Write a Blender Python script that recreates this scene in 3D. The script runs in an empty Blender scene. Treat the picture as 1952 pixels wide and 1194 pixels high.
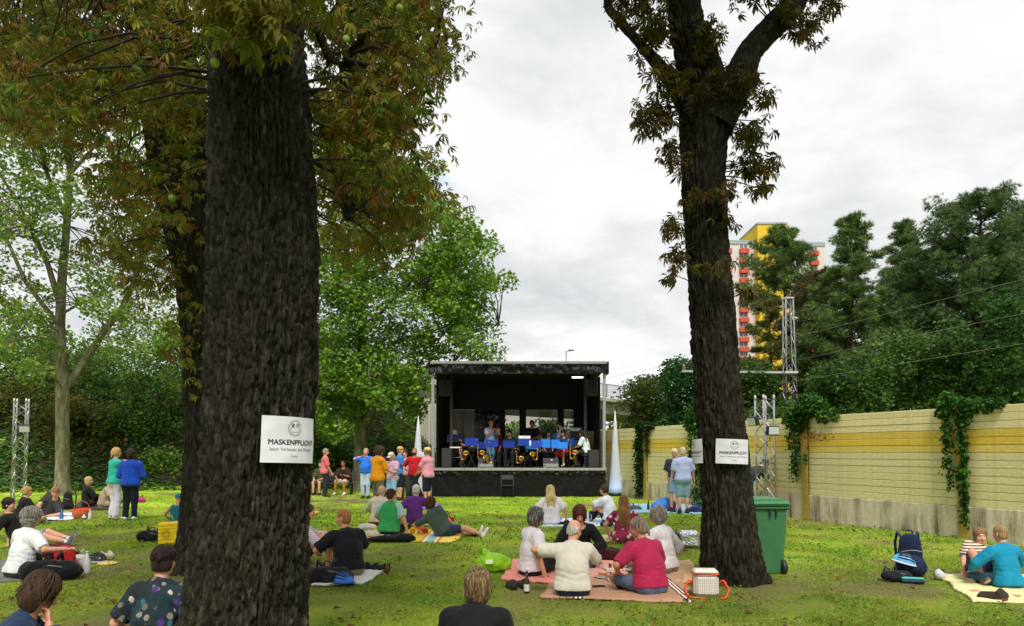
import bpy, math, random
import numpy as np
from mathutils import Vector
R = math.radians
rng = np.random.default_rng(7)
random.seed(7)
scene = bpy.context.scene
COL = scene.collection

# ------------------------------------------------------------ camera, sky, sun, exposure
FPX, CX, HOR, EYE, PITCH = 1420.0, 976.0, 862.0, 1.62, R(3.0)
PCY = HOR - FPX*math.tan(PITCH)
cam = bpy.data.cameras.new('camera'); camo = bpy.data.objects.new('camera', cam); COL.objects.link(camo)
cam.sensor_width = 36.0; cam.lens = 36.0*FPX/1952.0
cam.shift_y = (PCY-597.0)/1952.0
cam.clip_start = 0.05; cam.clip_end = 6000
camo.location = (0, 0, EYE); camo.rotation_euler = (R(90)+PITCH, 0, 0)
scene.camera = camo
SUN_EL, SUN_AZ = R(52), R(176)          # azimuth clockwise from +Y (behind the camera)
world = bpy.data.worlds.new('World'); scene.world = world; world.use_nodes = True
wn, wl = world.node_tree.nodes, world.node_tree.links
for n in list(wn): wn.remove(n)
def W(t, **k):
    n = wn.new(t)
    for a, b in k.items(): setattr(n, a, b)
    return n
w_out = W('ShaderNodeOutputWorld'); w_bg = W('ShaderNodeBackground'); w_bg.inputs['Strength'].default_value = 0.1
w_sky = W('ShaderNodeTexSky', sky_type='NISHITA', sun_disc=False)
w_sky.sun_elevation = SUN_EL; w_sky.sun_rotation = SUN_AZ; w_sky.air_density = 1.2; w_sky.dust_density = 2.0
w_tc = W('ShaderNodeTexCoord'); w_sep = W('ShaderNodeSeparateXYZ'); wl.new(w_tc.outputs['Generated'], w_sep.inputs[0])
def wmath(op, a, b):
    n = W('ShaderNodeMath', operation=op)
    for i, v in enumerate((a, b)):
        if isinstance(v, (int, float)): n.inputs[i].default_value = v
        else: wl.new(v, n.inputs[i])
    return n.outputs[0]
zc = wmath('ADD', wmath('MAXIMUM', w_sep.outputs['Z'], 0.0), 0.22)
w_cmb = W('ShaderNodeCombineXYZ')
wl.new(wmath('DIVIDE', w_sep.outputs['X'], zc), w_cmb.inputs[0]); wl.new(wmath('DIVIDE', w_sep.outputs['Y'], zc), w_cmb.inputs[1])
w_cmb.inputs[2].default_value = 3.7
def wnoise(scale, det, rough, dist=0.0):
    n = W('ShaderNodeTexNoise'); n.inputs['Scale'].default_value = scale; n.inputs['Detail'].default_value = det
    n.inputs['Roughness'].default_value = rough; n.inputs['Distortion'].default_value = dist
    wl.new(w_cmb.outputs[0], n.inputs['Vector']); return n.outputs['Fac']
n1 = wnoise(1.1, 7, 0.56, 0.25); n2 = wnoise(3.4, 6, 0.6, 0.3)
nmix = wmath('ADD', wmath('MULTIPLY', n1, 0.72), wmath('MULTIPLY', n2, 0.28))
w_ramp = W('ShaderNodeValToRGB'); wl.new(nmix, w_ramp.inputs[0])
cr = w_ramp.color_ramp
cr.elements[0].position = 0.38; cr.elements[0].color = (0.64, 0.68, 0.70, 1)
cr.elements[1].position = 0.66; cr.elements[1].color = (1.0, 1.0, 0.985, 1)
e = cr.elements.new(0.45); e.color = (0.78, 0.80, 0.81, 1)
e = cr.elements.new(0.53); e.color = (0.93, 0.935, 0.93, 1)
w_mul = W('ShaderNodeMix', data_type='RGBA', blend_type='MULTIPLY'); w_mul.inputs[0].default_value = 1.0
wl.new(w_ramp.outputs[0], w_mul.inputs[6]); w_mul.inputs[7].default_value = (4.1, 4.1, 4.1, 1)
w_gap = W('ShaderNodeMapRange'); w_gap.inputs[1].default_value = 0.685; w_gap.inputs[2].default_value = 0.80
wl.new(wnoise(2.3, 6, 0.6, 0.5), w_gap.inputs[0])
w_mix = W('ShaderNodeMix', data_type='RGBA'); wl.new(w_gap.outputs[0], w_mix.inputs[0])
wl.new(w_mul.outputs[2], w_mix.inputs[6]); wl.new(w_sky.outputs[0], w_mix.inputs[7])
wl.new(w_mix.outputs[2], w_bg.inputs[0]); wl.new(w_bg.outputs[0], w_out.inputs[0])
sun = bpy.data.lights.new('sun', 'SUN'); suno = bpy.data.objects.new('sun', sun); COL.objects.link(suno)
sun.energy = 1.5; sun.angle = R(18); sun.color = (1.0, 0.95, 0.87)
suno.rotation_euler = (R(90)-SUN_EL, 0, R(180)-SUN_AZ+R(180)); 
_sd = Vector((math.sin(SUN_AZ)*math.cos(SUN_EL), math.cos(SUN_AZ)*math.cos(SUN_EL), math.sin(SUN_EL)))
suno.rotation_euler = _sd.to_track_quat('Z', 'Y').to_euler(); suno.location = (0, 0, 40)
vs = scene.view_settings; vs.view_transform = 'Standard'; vs.look = 'None'; vs.gamma = 1.0; vs.exposure = 1.35; vs.use_curve_mapping = False
scene.cycles.use_denoising = True; scene.cycles.max_bounces = 6; scene.cycles.transparent_max_bounces = 8
scene.cycles.sample_clamp_indirect = 6.0

# ------------------------------------------------------------ pixel -> place
def ray(px, py):
    xc = (px-CX)/FPX; zc_ = (PCY-py)/FPX
    return np.array([xc, math.cos(PITCH)-zc_*math.sin(PITCH), math.sin(PITCH)+zc_*math.cos(PITCH)])
def at(px, py, D):
    d = ray(px, py); return np.array([0, 0, EYE]) + d*(D/d[1])
def G(px, py, z=0.0):
    d = ray(px, py); t = (z-EYE)/d[2]; p = np.array([0, 0, EYE])+d*t; return p
def proj(p):
    p = np.asarray(p, float)-np.array([0, 0, EYE])
    y = p[..., 1]*math.cos(PITCH)+p[..., 2]*math.sin(PITCH); z = -p[..., 1]*math.sin(PITCH)+p[..., 2]*math.cos(PITCH)
    y = np.where(np.abs(y) < 1e-6, 1e-6, y)
    return CX+FPX*p[..., 0]/y, PCY-FPX*z/y, y

# ------------------------------------------------------------ numpy noise
def _h(i, j, k, s):
    n = (i*374761393 + j*668265263 + k*2147483647 + s*1274126177) & 0xffffffff
    n = ((n ^ (n >> 13))*1274126177) & 0xffffffff
    return ((n ^ (n >> 16)) & 0xffff)/65535.0
def vnoise(p, s=0):
    p = np.asarray(p, float); f = np.floor(p); i = f.astype(np.int64); u = p-f; u = u*u*(3-2*u)
    x, y, z = i[..., 0], i[..., 1], i[..., 2]; a, b, c = u[..., 0], u[..., 1], u[..., 2]; r = 0
    for dx in (0, 1):
        for dy in (0, 1):
            for dz in (0, 1):
                r = r+_h(x+dx, y+dy, z+dz, s)*(a if dx else 1-a)*(b if dy else 1-b)*(c if dz else 1-c)
    return r
def fbm(p, oct=3, s=0):
    p = np.asarray(p, float); r = 0; a = 0.5; t = 0
    for o in range(oct): r = r+a*vnoise(p*(2**o), s+o); t += a; a *= .5
    return r/t
def unit(v):
    v = np.asarray(v, float); return v/(np.linalg.norm(v, axis=-1, keepdims=True)+1e-12)

# ------------------------------------------------------------ materials
_mats = {}
def newmat(name):
    m = bpy.data.materials.new(name); m.use_nodes = True; nt = m.node_tree
    return m, nt.nodes, nt.links, nt.nodes['Principled BSDF']
def lin(c):  # '#rrggbb' srgb -> linear
    if isinstance(c, str):
        c = [int(c[i:i+2], 16)/255 for i in (1, 3, 5)]
        return tuple(x/12.92 if x <= .04045 else ((x+.055)/1.055)**2.4 for x in c)
    return tuple(c)
def coords(N, L, stretch=(1, 1, 1), kind='Object'):
    tc = N.new('ShaderNodeTexCoord'); mp = N.new('ShaderNodeMapping'); mp.inputs['Scale'].default_value = stretch
    L.new(tc.outputs[kind], mp.inputs['Vector']); return mp.outputs[0]
def noise(N, L, vec, scale, det=4, rough=.55):
    n = N.new('ShaderNodeTexNoise'); n.inputs['Scale'].default_value = scale; n.inputs['Detail'].default_value = det; n.inputs['Roughness'].default_value = rough
    if vec is not None: L.new(vec, n.inputs['Vector'])
    return n.outputs['Fac']
def ramp(N, L, fac, stops, interp='LINEAR'):
    r = N.new('ShaderNodeValToRGB'); r.color_ramp.interpolation = interp; els = r.color_ramp.elements
    els[0].position, els[0].color = stops[0][0], (*lin(stops[0][1]), 1); els[1].position, els[1].color = stops[-1][0], (*lin(stops[-1][1]), 1)
    for p, c in stops[1:-1]: e = els.new(p); e.color = (*lin(c), 1)
    L.new(fac, r.inputs[0]); return r.outputs[0]
def bump(N, L, b, h, strength=.3, dist=.02):
    n = N.new('ShaderNodeBump'); n.inputs['Strength'].default_value = strength; n.inputs['Distance'].default_value = dist
    L.new(h, n.inputs['Height']); L.new(n.outputs[0], b.inputs['Normal'])
def mixc(N, L, fac, a, b, mode='MIX'):
    n = N.new('ShaderNodeMix'); n.data_type = 'RGBA'; n.blend_type = mode
    if isinstance(fac, (int, float)): n.inputs[0].default_value = fac
    else: L.new(fac, n.inputs[0])
    for i, v in ((6, a), (7, b)):
        if isinstance(v, (str, tuple)): n.inputs[i].default_value = (*lin(v)[:3], 1)
        else: L.new(v, n.inputs[i])
    return n.outputs[2]
def M(col, rough=.65, var=.18, scale=9, bmp=.0, bscale=None, metal=0, stretch=(1, 1, 1), spec=.4, bd=.01):
    key = (str(col), rough, var, scale, bmp, bscale, metal, stretch, spec)
    if key in _mats: return _mats[key]
    m, N, L, b = newmat('surface'); c = lin(col); v = coords(N, L, stretch)
    lo = tuple(max(0, x*(1-var)) for x in c); hi = tuple(min(1, x*(1+var)) for x in c)
    f = noise(N, L, v, scale, 5, .6)
    L.new(ramp(N, L, f, [(.3, lo), (.7, hi)]), b.inputs['Base Color'])
    b.inputs['Roughness'].default_value = rough; b.inputs['Metallic'].default_value = metal; b.inputs['Specular IOR Level'].default_value = spec
    if bmp: bump(N, L, b, noise(N, L, v, bscale or scale*4, 5, .65), bmp, bd)
    _mats[key] = m; return m
def cloth(col, rough=.85, wr=.6, var=.12):
    key = ('cloth', str(col), rough, wr, var)
    if key in _mats: return _mats[key]
    m, N, L, b = newmat('fabric'); c = lin(col); v = coords(N, L)
    f = noise(N, L, v, 7, 4, .6)
    L.new(ramp(N, L, f, [(.3, tuple(x*(1-var) for x in c)), (.7, tuple(min(1, x*(1+var)) for x in c))]), b.inputs['Base Color'])
    b.inputs['Roughness'].default_value = rough; b.inputs['Specular IOR Level'].default_value = .2; b.inputs['Sheen Weight'].default_value = .06
    v2 = coords(N, L, (1, 1, .6)); n = N.new('ShaderNodeTexNoise'); n.inputs['Scale'].default_value = 11; n.inputs['Detail'].default_value = 3; n.inputs['Distortion'].default_value = 1.2
    L.new(v2, n.inputs['Vector']); bump(N, L, b, n.outputs['Fac'], wr, .03)
    _mats[key] = m; return m
def banded(cols, axis=0, freq=1.0, kind='Object', rough=.85, warp=0.0, offs=0.0):
    """hard stripes of the listed (position, colour) stops repeating along an axis"""
    m, N, L, b = newmat('striped_fabric'); v = coords(N, L, (freq,)*3, kind); s = N.new('ShaderNodeSeparateXYZ'); L.new(v, s.inputs[0])
    a = N.new('ShaderNodeMath'); a.operation = 'ADD'; L.new(s.outputs[axis], a.inputs[0]); a.inputs[1].default_value = offs+50
    if warp:
        w = N.new('ShaderNodeMath'); w.operation = 'MULTIPLY_ADD'; L.new(noise(N, L, v, .6), w.inputs[0]); w.inputs[1].default_value = warp; L.new(a.outputs[0], w.inputs[2]); a = w
    fr = N.new('ShaderNodeMath'); fr.operation = 'FRACT'; L.new(a.outputs[0], fr.inputs[0])
    L.new(ramp(N, L, fr.outputs[0], cols, 'CONSTANT'), b.inputs['Base Color']); b.inputs['Roughness'].default_value = rough; b.inputs['Specular IOR Level'].default_value = .2
    bump(N, L, b, noise(N, L, coords(N, L), 9, 4), .35, .03)
    return m
def spots(base, dots, scale=14, rough=.85, thr=(.0, .28, .34), second=None):
    """printed fabric: voronoi blossoms in changing colours on a base"""
    m, N, L, b = newmat('printed_fabric'); v = coords(N, L); vo = N.new('ShaderNodeTexVoronoi'); vo.inputs['Scale'].default_value = scale; L.new(v, vo.inputs['Vector'])
    sep = N.new('ShaderNodeSeparateColor'); L.new(vo.outputs['Color'], sep.inputs[0])
    n = len(dots); dc = ramp(N, L, sep.outputs[0], [(i/n, c) for i, c in enumerate(dots)]+[(1.0, dots[-1])], 'CONSTANT')
    d2 = N.new('ShaderNodeMath'); d2.operation = 'MULTIPLY_ADD'; L.new(noise(N, L, v, scale*4, 3), d2.inputs[0]); d2.inputs[1].default_value = .22; L.new(vo.outputs['Distance'], d2.inputs[2])
    mr = N.new('ShaderNodeMapRange'); mr.inputs[1].default_value = thr[1]+.1; mr.inputs[2].default_value = thr[2]+.1; L.new(d2.outputs[0], mr.inputs[0])
    bc = ramp(N, L, noise(N, L, v, scale*.35, 3), [(.4, base), (.6, second or base)])
    L.new(mixc(N, L, mr.outputs[0], dc, bc), b.inputs['Base Color']); b.inputs['Roughness'].default_value = rough
    bump(N, L, b, noise(N, L, v, 10, 4), .4, .03)
    return m
def leafmat(name='leaf', trans=.42, rough=.55):
    m, N, L, b = newmat(name); a = N.new('ShaderNodeAttribute'); a.attribute_name = 'Col'
    v = coords(N, L); f = noise(N, L, v, 30, 2)
    c = mixc(N, L, .35, a.outputs['Color'], mixc(N, L, f, (.25, .25, .25), (1, 1, 1)), 'MULTIPLY')
    L.new(c, b.inputs['Base Color']); b.inputs['Roughness'].default_value = rough; b.inputs['Specular IOR Level'].default_value = .25
    t = N.new('ShaderNodeBsdfTranslucent'); L.new(c, t.inputs[0]); mx = N.new('ShaderNodeMixShader'); mx.inputs[0].default_value = trans
    L.new(b.outputs[0], mx.inputs[1]); L.new(t.outputs[0], mx.inputs[2]); L.new(mx.outputs[0], N['Material Output'].inputs[0])
    return m
LEAF = leafmat()

# ------------------------------------------------------------ mesh building
def link(o, parent=None):
    COL.objects.link(o)
    if parent is not None: o.parent = parent
    return o
def tag(o, label=None, cat=None, group=None, kind=None):
    if label: o['label'] = label
    if cat: o['category'] = cat
    if group: o['group'] = group
    if kind: o['kind'] = kind
    return o
def empty(name, loc=(0, 0, 0), rz=0.0):
    o = bpy.data.objects.new(name, None); o.empty_display_size = .1; o.location = [float(x) for x in loc]; o.rotation_euler = (0, 0, rz); return link(o)
def thing(name, label, cat, loc=(0, 0, 0), rz=0.0, group=None):
    return tag(empty(name, loc, rz), label, cat, group)
def mesh_np(name, V, F, mats, parent=None, smooth=False, fmat=None, col=None):
    """V (n,3), F (m,3|4) arrays -> object"""
    V = np.ascontiguousarray(V, dtype=np.float32); F = np.ascontiguousarray(F, dtype=np.int32); m, k = F.shape
    me = bpy.data.meshes.new(name); me.vertices.add(len(V)); me.vertices.foreach_set('co', V.ravel())
    me.loops.add(m*k); me.loops.foreach_set('vertex_index', F.ravel())
    me.polygons.add(m); me.polygons.foreach_set('loop_start', np.arange(0, m*k, k, dtype=np.int32))
    if not isinstance(mats, (list, tuple)): mats = [mats]
    for x in mats: me.materials.append(x)
    if fmat is not None: me.polygons.foreach_set('material_index', np.asarray(fmat, np.int32))
    if smooth: me.polygons.foreach_set('use_smooth', np.ones(m, bool))
    if col is not None:
        a = me.color_attributes.new('Col', 'FLOAT_COLOR', 'POINT'); c = np.ones((len(V), 4), np.float32); c[:, :3] = col; a.data.foreach_set('color', c.ravel())
    me.update(calc_edges=True); me.validate()
    o = bpy.data.objects.new(name, me); return link(o, parent)
def frame(d, up=(0, 0, 1)):
    d = unit(d); u = np.asarray(up, float)
    if abs(d @ u) > .98: u = np.array([1.0, 0, 0]) if abs(d[0]) < .9 else np.array([0, 1.0, 0])
    s = unit(np.cross(d, u)); return s, np.cross(s, d), d
class MB:
    """collects boxes, tubes, lathes, sheets; build() makes one mesh object"""
    def __init__(s): s.v, s.f, s.m, s.sm = [], [], [], []
    def add(s, V, F, mi=0, sm=False):
        o = len(s.v); s.v += [tuple(map(float, p)) for p in V]; s.f += [tuple(int(i)+o for i in f) for f in F]; s.m += [mi]*len(F); s.sm += [sm]*len(F); return s
    def box(s, c, size, mi=0, rz=0.0, rx=0.0, bev=0.0, taper=1.0, axes=None):
        x, y, z = [q/2 for q in size]
        if bev:
            b = min(bev, x*.9, y*.9, z*.9); V = []
            for sx in (-1, 1):
                for sy in (-1, 1):
                    for sz in (-1, 1):
                        V += [(sx*(x-b), sy*(y-b), sz*z), (sx*(x-b), sy*y, sz*(z-b)), (sx*x, sy*(y-b), sz*(z-b))]
            def I(sx, sy, sz, k): return (((sx > 0)*2+(sy > 0))*2+(sz > 0))*3+k
            F = []
            for z_ in (-1, 1): F.append([I(-1, -1, z_, 0), I(1, -1, z_, 0), I(1, 1, z_, 0), I(-1, 1, z_, 0)][::z_])
            for y_ in (-1, 1): F.append([I(-1, y_, -1, 1), I(-1, y_, 1, 1), I(1, y_, 1, 1), I(1, y_, -1, 1)][::y_])
            for x_ in (-1, 1): F.append([I(x_, -1, -1, 2), I(x_, 1, -1, 2), I(x_, 1, 1, 2), I(x_, -1, 1, 2)][::x_])
            for a in (-1, 1):
                for c_ in (-1, 1):
                    F.append([I(-1, a, c_, 0), I(1, a, c_, 0), I(1, a, c_, 1), I(-1, a, c_, 1)][::-a*c_])
                    F.append([I(a, -1, c_, 0), I(a, 1, c_, 0), I(a, 1, c_, 2), I(a, -1, c_, 2)][::a*c_])
                    F.append([I(a, c_, -1, 1), I(a, c_, 1, 1), I(a, c_, 1, 2), I(a, c_, -1, 2)][::a*c_*-1])
            for sx in (-1, 1):
                for sy in (-1, 1):
                    for sz in (-1, 1): F.append([I(sx, sy, sz, 0), I(sx, sy, sz, 1), I(sx, sy, sz, 2)][::-sx*sy*sz])
        else:
            V = [(sx*x, sy*y, sz*z) for sx in (-1, 1) for sy in (-1, 1) for sz in (-1, 1)]
            F = [(0, 1, 3, 2), (4, 6, 7, 5), (0, 4, 5, 1), (2, 3, 7, 6), (0, 2, 6, 4), (1, 5, 7, 3)]
        V = np.array(V, float)
        if taper != 1.0: k = 1+(taper-1)*(V[:, 2:3]/(2*z)+.5); V[:, :2] *= k
        if axes is not None: V = V @ np.array(axes, float)
        else:
            if rx: ca, sa = math.cos(rx), math.sin(rx); V = V @ np.array([[1, 0, 0], [0, ca, sa], [0, -sa, ca]])
            if rz: ca, sa = math.cos(rz), math.sin(rz); V = V @ np.array([[ca, sa, 0], [-sa, ca, 0], [0, 0, 1]])
        return s.add(V+np.array(c, float), F, mi)
    def bar(s, a, b, w, h=None, mi=0, up=(0, 0, 1)):
        a, b = np.asarray(a, float), np.asarray(b, float); S, U, D = frame(b-a, up); l = np.linalg.norm(b-a)
        return s.box((a+b)/2, (w, h or w, l), mi, axes=[S, U, D])
    def tube(s, pts, rad, n=8, mi=0, cap=True, sm=True, closed=False):
        pts = np.asarray(pts, float); k = len(pts); rad = np.broadcast_to(np.asarray(rad, float), (k,)); V = []; prev = None
        for i in range(k):
            t = (pts[(i+1) % k]-pts[i-1]) if closed else (pts[min(i+1, k-1)]-pts[max(i-1, 0)])
            S, U, D = frame(t)
            if prev is not None:
                S = unit(prev-D*(prev @ D)); U = np.cross(S, D)*-1; U = np.cross(D, S)
            prev = S
            for j in range(n):
                a = 2*math.pi*j/n; V.append(pts[i]+rad[i]*(math.cos(a)*S+math.sin(a)*U))
        F = []
        for i in range(k if closed else k-1):
            for j in range(n):
                a, b = i*n+j, i*n+(j+1) % n; c, d = ((i+1) % k)*n+(j+1) % n, ((i+1) % k)*n+j; F.append((a, b, c, d))
        if cap and not closed: F += [tuple(range(n))[::-1], tuple((k-1)*n+j for j in range(n))]
        return s.add(V, F, mi, sm)
    def lathe(s, prof, n=16, c=(0, 0, 0), mi=0, axes=None, sm=True, cap=True):
        V = [(r*math.cos(2*math.pi*j/n), r*math.sin(2*math.pi*j/n), z) for r, z in prof for j in range(n)]; k = len(prof)
        F = [(i*n+j, i*n+(j+1) % n, (i+1)*n+(j+1) % n, (i+1)*n+j) for i in range(k-1) for j in range(n)]
        if cap: F += [tuple(range(n))[::-1], tuple((k-1)*n+j for j in range(n))]
        V = np.array(V, float)
        if axes is not None: V = V @ np.array(axes, float)
        return s.add(V+np.array(c, float), F, mi, sm)
    def ell(s, c, r, n=12, mi=0, axes=None, noise_amp=0, seed=0):
        k = max(6, n//2+1); V = []
        for i in range(k+1):
            t = math.pi*i/k
            for j in range(n): a = 2*math.pi*j/n; V.append((math.sin(t)*math.cos(a), math.sin(t)*math.sin(a), -math.cos(t)))
        V = np.array(V)
        if noise_amp: V = V*(1+noise_amp*(fbm(V*2.2+seed*7.3, 3, seed)-.5)*2)[:, None]
        V = V*np.array(r, float)
        if axes is not None: V = V @ np.array(axes, float)
        F = [(i*n+j, i*n+(j+1) % n, (i+1)*n+(j+1) % n, (i+1)*n+j) for i in range(k) for j in range(n)]
        return s.add(V+np.array(c, float), F, mi, True)
    def build(s, name, mats, parent=None, label=None):
        me = bpy.data.meshes.new(name); me.from_pydata(s.v, [], s.f)
        if not isinstance(mats, (list, tuple)): mats = [mats]
        for x in mats: me.materials.append(x)
        me.polygons.foreach_set('material_index', s.m); me.polygons.foreach_set('use_smooth', s.sm); me.update()
        o = link(bpy.data.objects.new(name, me), parent)
        if label: o['label'] = label
        return o
def copy_tree(o, parent=None):
    c = o.copy(); link(c, None); c.parent = parent
    for ch in list(o.children): copy_tree(ch, c)
    return c
# ------------------------------------------------------------ ground, blankets' footprints, grass
def inpoly(x, y, poly):
    r = np.zeros(np.shape(x), bool); n = len(poly)
    for i in range(n):
        x1, y1 = poly[i]; x2, y2 = poly[(i+1) % n]
        c = ((y1 > y) != (y2 > y)); r ^= c & (x < (x2-x1)*(y-y1)/((y2-y1) if y2 != y1 else 1e-9)+x1)
    return r
def hill(x, y):
    """railway embankment rising behind the left half of the lawn"""
    edge = 31.5+np.clip((x+5)*.25, -3.5, 6)            # foot of the slope
    t = np.clip((y-edge)/13.0, 0, 1); t = t*t*(3-2*t)
    side = np.clip((-3.0-x)/5.0, 0, 1)
    return 5.6*t*side
PATCH = [(235, 1072, 1.5, .8), (420, 1120, 1.6, 1.2), (690, 1058, 1.3, .8), (1440, 1118, 1.0, .7), (760, 1075, .9, .5), (300, 1165, 1.2, .6), (1100, 1125, 1.2, .8),
         (620, 1135, 1.1, .5), (1290, 950, 3.5, .8), (1480, 985, 2.5, .8), (1700, 1018, 2.0, .5), (60, 985, 2.5, 2.0), (640, 955, 3, 1.2), (1000, 1060, .8, .5), (210, 1130, 1.1, .5)]
PATCH = [(*G(a, b)[:2], c, d) for a, b, c, d in PATCH]
def dirt(x, y):
    p = np.stack([x, y, np.zeros_like(x)], -1)
    n = fbm(p*.9, 4, 3); v = np.clip((n-.535)*5, 0, 1)*(.75-.25*np.clip((y-10)/10, 0, 1))
    for cx_, cy_, r1, a in PATCH:
        d = np.hypot(x-cx_, (y-cy_)*.8)/r1; v = np.maximum(v, np.clip(1.25-d+(n-.5)*1.8, 0, 1)*min(a, .95)*np.clip(.35+(fbm(p*3.2, 3, 9)-.35)*3, 0, 1))
    v = np.maximum(v, np.clip(1-np.abs((x+.3*y-12.85)/1.0), 0, 1)*.6*np.clip((n-.3)*3, 0, 1))
    return v
m, N, L, b = newmat('ground_material')
a = N.new('ShaderNodeAttribute'); a.attribute_name = 'Col'; v = coords(N, L)
f1 = noise(N, L, v, 22, 6, .7); f2 = noise(N, L, v, 90, 3, .6)
c = mixc(N, L, .8, a.outputs['Color'], ramp(N, L, f1, [(.3, (.35, .35, .3)), (.5, (.85, .85, .8)), (.72, (1, 1, 1))]), 'MULTIPLY')
L.new(c, b.inputs['Base Color']); b.inputs['Roughness'].default_value = .95; b.inputs['Specular IOR Level'].default_value = .1
bump(N, L, b, f2, .7, .03); GROUND = m
GREEN, YELL, DIRT = np.array([.235, .385, .028]), np.array([.50, .51, .075]), np.array([.20, .155, .085])
def lawn_col(x, y):
    p = np.stack([x, y, np.zeros_like(x)], -1); k = np.clip((fbm(p*.35, 3, 21)-.3)*2.2, 0, 1)[..., None]; k2 = np.clip((fbm(p*1.7, 3, 5)-.35)*2.2, 0, 1)[..., None]
    c = GREEN*(1-k2*.6)+YELL*k2*.6; c = c*(.84+.46*k); far = np.clip((y-9)/12, 0, 1)[..., None]; c = c*(1+.45*far)  # distant lawn painted brighter, standing in for the more open sky out there
    d = dirt(x, y)[..., None]; return c*(1-d)+DIRT*d
xs = np.concatenate([[-3000, -600, -200, -90, -50], np.arange(-28, 20.1, .16), [28, 50, 90, 200, 600, 3000]])
ys = np.concatenate([[-300, -60, -20, -6, 0], np.arange(2.5, 33, .16), np.arange(33.5, 60, 1.0), [70, 100, 200, 500, 1500, 5000]])
X, Y = np.meshgrid(xs, ys, indexing='ij'); Z = hill(X, Y)
near = (np.abs(X) < 29) & (Y > 2) & (Y < 34); p3 = np.stack([X, Y, X*0], -1)
Z = Z+near*((fbm(p3*1.3, 3, 2)-.5)*.03+(fbm(p3*6, 2, 4)-.5)*.012)
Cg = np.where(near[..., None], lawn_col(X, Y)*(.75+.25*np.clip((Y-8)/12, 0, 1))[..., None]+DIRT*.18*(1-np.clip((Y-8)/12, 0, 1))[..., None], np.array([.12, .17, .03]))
Cg = np.where((Z > .25)[..., None], np.array([.075, .06, .03])*(.6+.8*fbm(p3*1.1, 3, 8))[..., None], Cg)
nx, ny = X.shape; I = np.arange(nx*ny).reshape(nx, ny)
Fq = np.stack([I[:-1, :-1], I[1:, :-1], I[1:, 1:], I[:-1, 1:]], -1).reshape(-1, 4)
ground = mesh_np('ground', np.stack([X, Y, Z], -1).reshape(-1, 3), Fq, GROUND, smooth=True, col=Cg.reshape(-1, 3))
tag(ground, 'mown park lawn with worn brown patches and a leafy bank behind', 'lawn', kind='structure')

NOGRASS = []          # footprints (world polygons) that keep grass from poking through
def grass():
    N_ = 720000
    u = rng.random(N_); D = 4.2*(31.5/4.2)**(u**.80)
    w = .70*D+1.0; x = rng.uniform(-1, 1, N_)*w; y = D+rng.normal(0, .05, N_)
    d = dirt(x, y); keep = rng.random(N_) > d*1.02
    keep &= (x+.3*y < 12.7) & (hill(x, y) < .08)
    for poly in NOGRASS: keep &= ~inpoly(x, y, poly)
    x, y, D, d = x[keep], y[keep], D[keep], d[keep]; n = len(x)
    tuft = vnoise(np.stack([x*3.3, y*3.3, x*0], -1), 77)
    h = rng.uniform(.012, .034, n)*(.5+.9*tuft)*(1-.5*d)*(1+.25*np.clip(D/12-1, 0, 2)); wd = rng.uniform(.0030, .0055, n)*np.maximum(1, D/6.0)
    an = rng.uniform(0, 2*np.pi, n); lean = rng.uniform(.4, 2.4, n)*h; la = rng.uniform(0, 2*np.pi, n)
    bx = np.stack([np.cos(an)*wd, np.sin(an)*wd, np.zeros(n)], -1); p = np.stack([x, y, np.full(n, -.006)], -1)
    tip = p+np.stack([np.cos(la)*lean, np.sin(la)*lean, h], -1)
    V = np.stack([p-bx, p+bx, tip], 1).reshape(-1, 3); F = np.arange(n*3).reshape(-1, 3)
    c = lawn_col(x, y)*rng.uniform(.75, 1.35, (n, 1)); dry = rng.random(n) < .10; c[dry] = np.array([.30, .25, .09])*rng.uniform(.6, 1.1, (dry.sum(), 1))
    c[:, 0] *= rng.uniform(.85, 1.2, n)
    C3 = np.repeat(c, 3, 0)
    o = mesh_np('grass', V, F, GRASSM, col=C3); k_ = 60000; D = 4.2*(20/4.2)**rng.random(k_); x = rng.uniform(-1, 1, k_)*(.70*D+.6); q = (vnoise(np.stack([x*1.6, D*1.6, x*0], -1), 91) > .45) & (x+.3*D < 12.6) & (rng.random(k_) > dirt(x, D))
    for poly in NOGRASS: q &= ~inpoly(x, D, poly)
    P = np.stack([x, D, rng.uniform(.012, .04, k_)], -1)[q]; w_ = leafcloud('clover', P, DIAM, rng.uniform(.018, .040, len(P))*np.maximum(1, P[:, 1]/9), ['#7c9c36', '#6c8c2c', '#88a040', '#5c7c28', '#8c9448'], None, None, 1.2, 0); tag(w_, 'clover and low weeds growing between the grass', 'clover')
    tag(o, 'short mown grass covering the park lawn', 'grass', kind='stuff')
GRASSM = leafmat('grass_blade', .45, .7)
# ------------------------------------------------------------ bark, trunks, leaves
def barkmat(name, dark, mid, light, scale=1.0, rough=.95, bs=.8):
    m, N, L, b = newmat(name); a = N.new('ShaderNodeAttribute'); a.attribute_name = 'Col'
    v = coords(N, L, (1, 1, .28)); f = noise(N, L, v, 26*scale, 6, .7)
    c = ramp(N, L, f, [(.28, dark), (.5, mid), (.74, light)])
    L.new(mixc(N, L, .85, c, a.outputs['Color'], 'MULTIPLY'), b.inputs['Base Color'])
    b.inputs['Roughness'].default_value = rough; b.inputs['Specular IOR Level'].default_value = .15
    v2 = coords(N, L, (1, 1, .35)); bump(N, L, b, noise(N, L, v2, 70*scale, 5, .7), bs, .02)
    return m
BARK = barkmat('chestnut_bark', (.008, .007, .0055), (.034, .029, .021), (.105, .09, .068))
PLANE = barkmat('plane_bark', (.075, .07, .042), (.18, .165, .10), (.33, .31, .21), .35, .85, .3)
PINEB = barkmat('pine_bark', (.05, .03, .02), (.16, .095, .06), (.30, .20, .13), .8)
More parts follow.
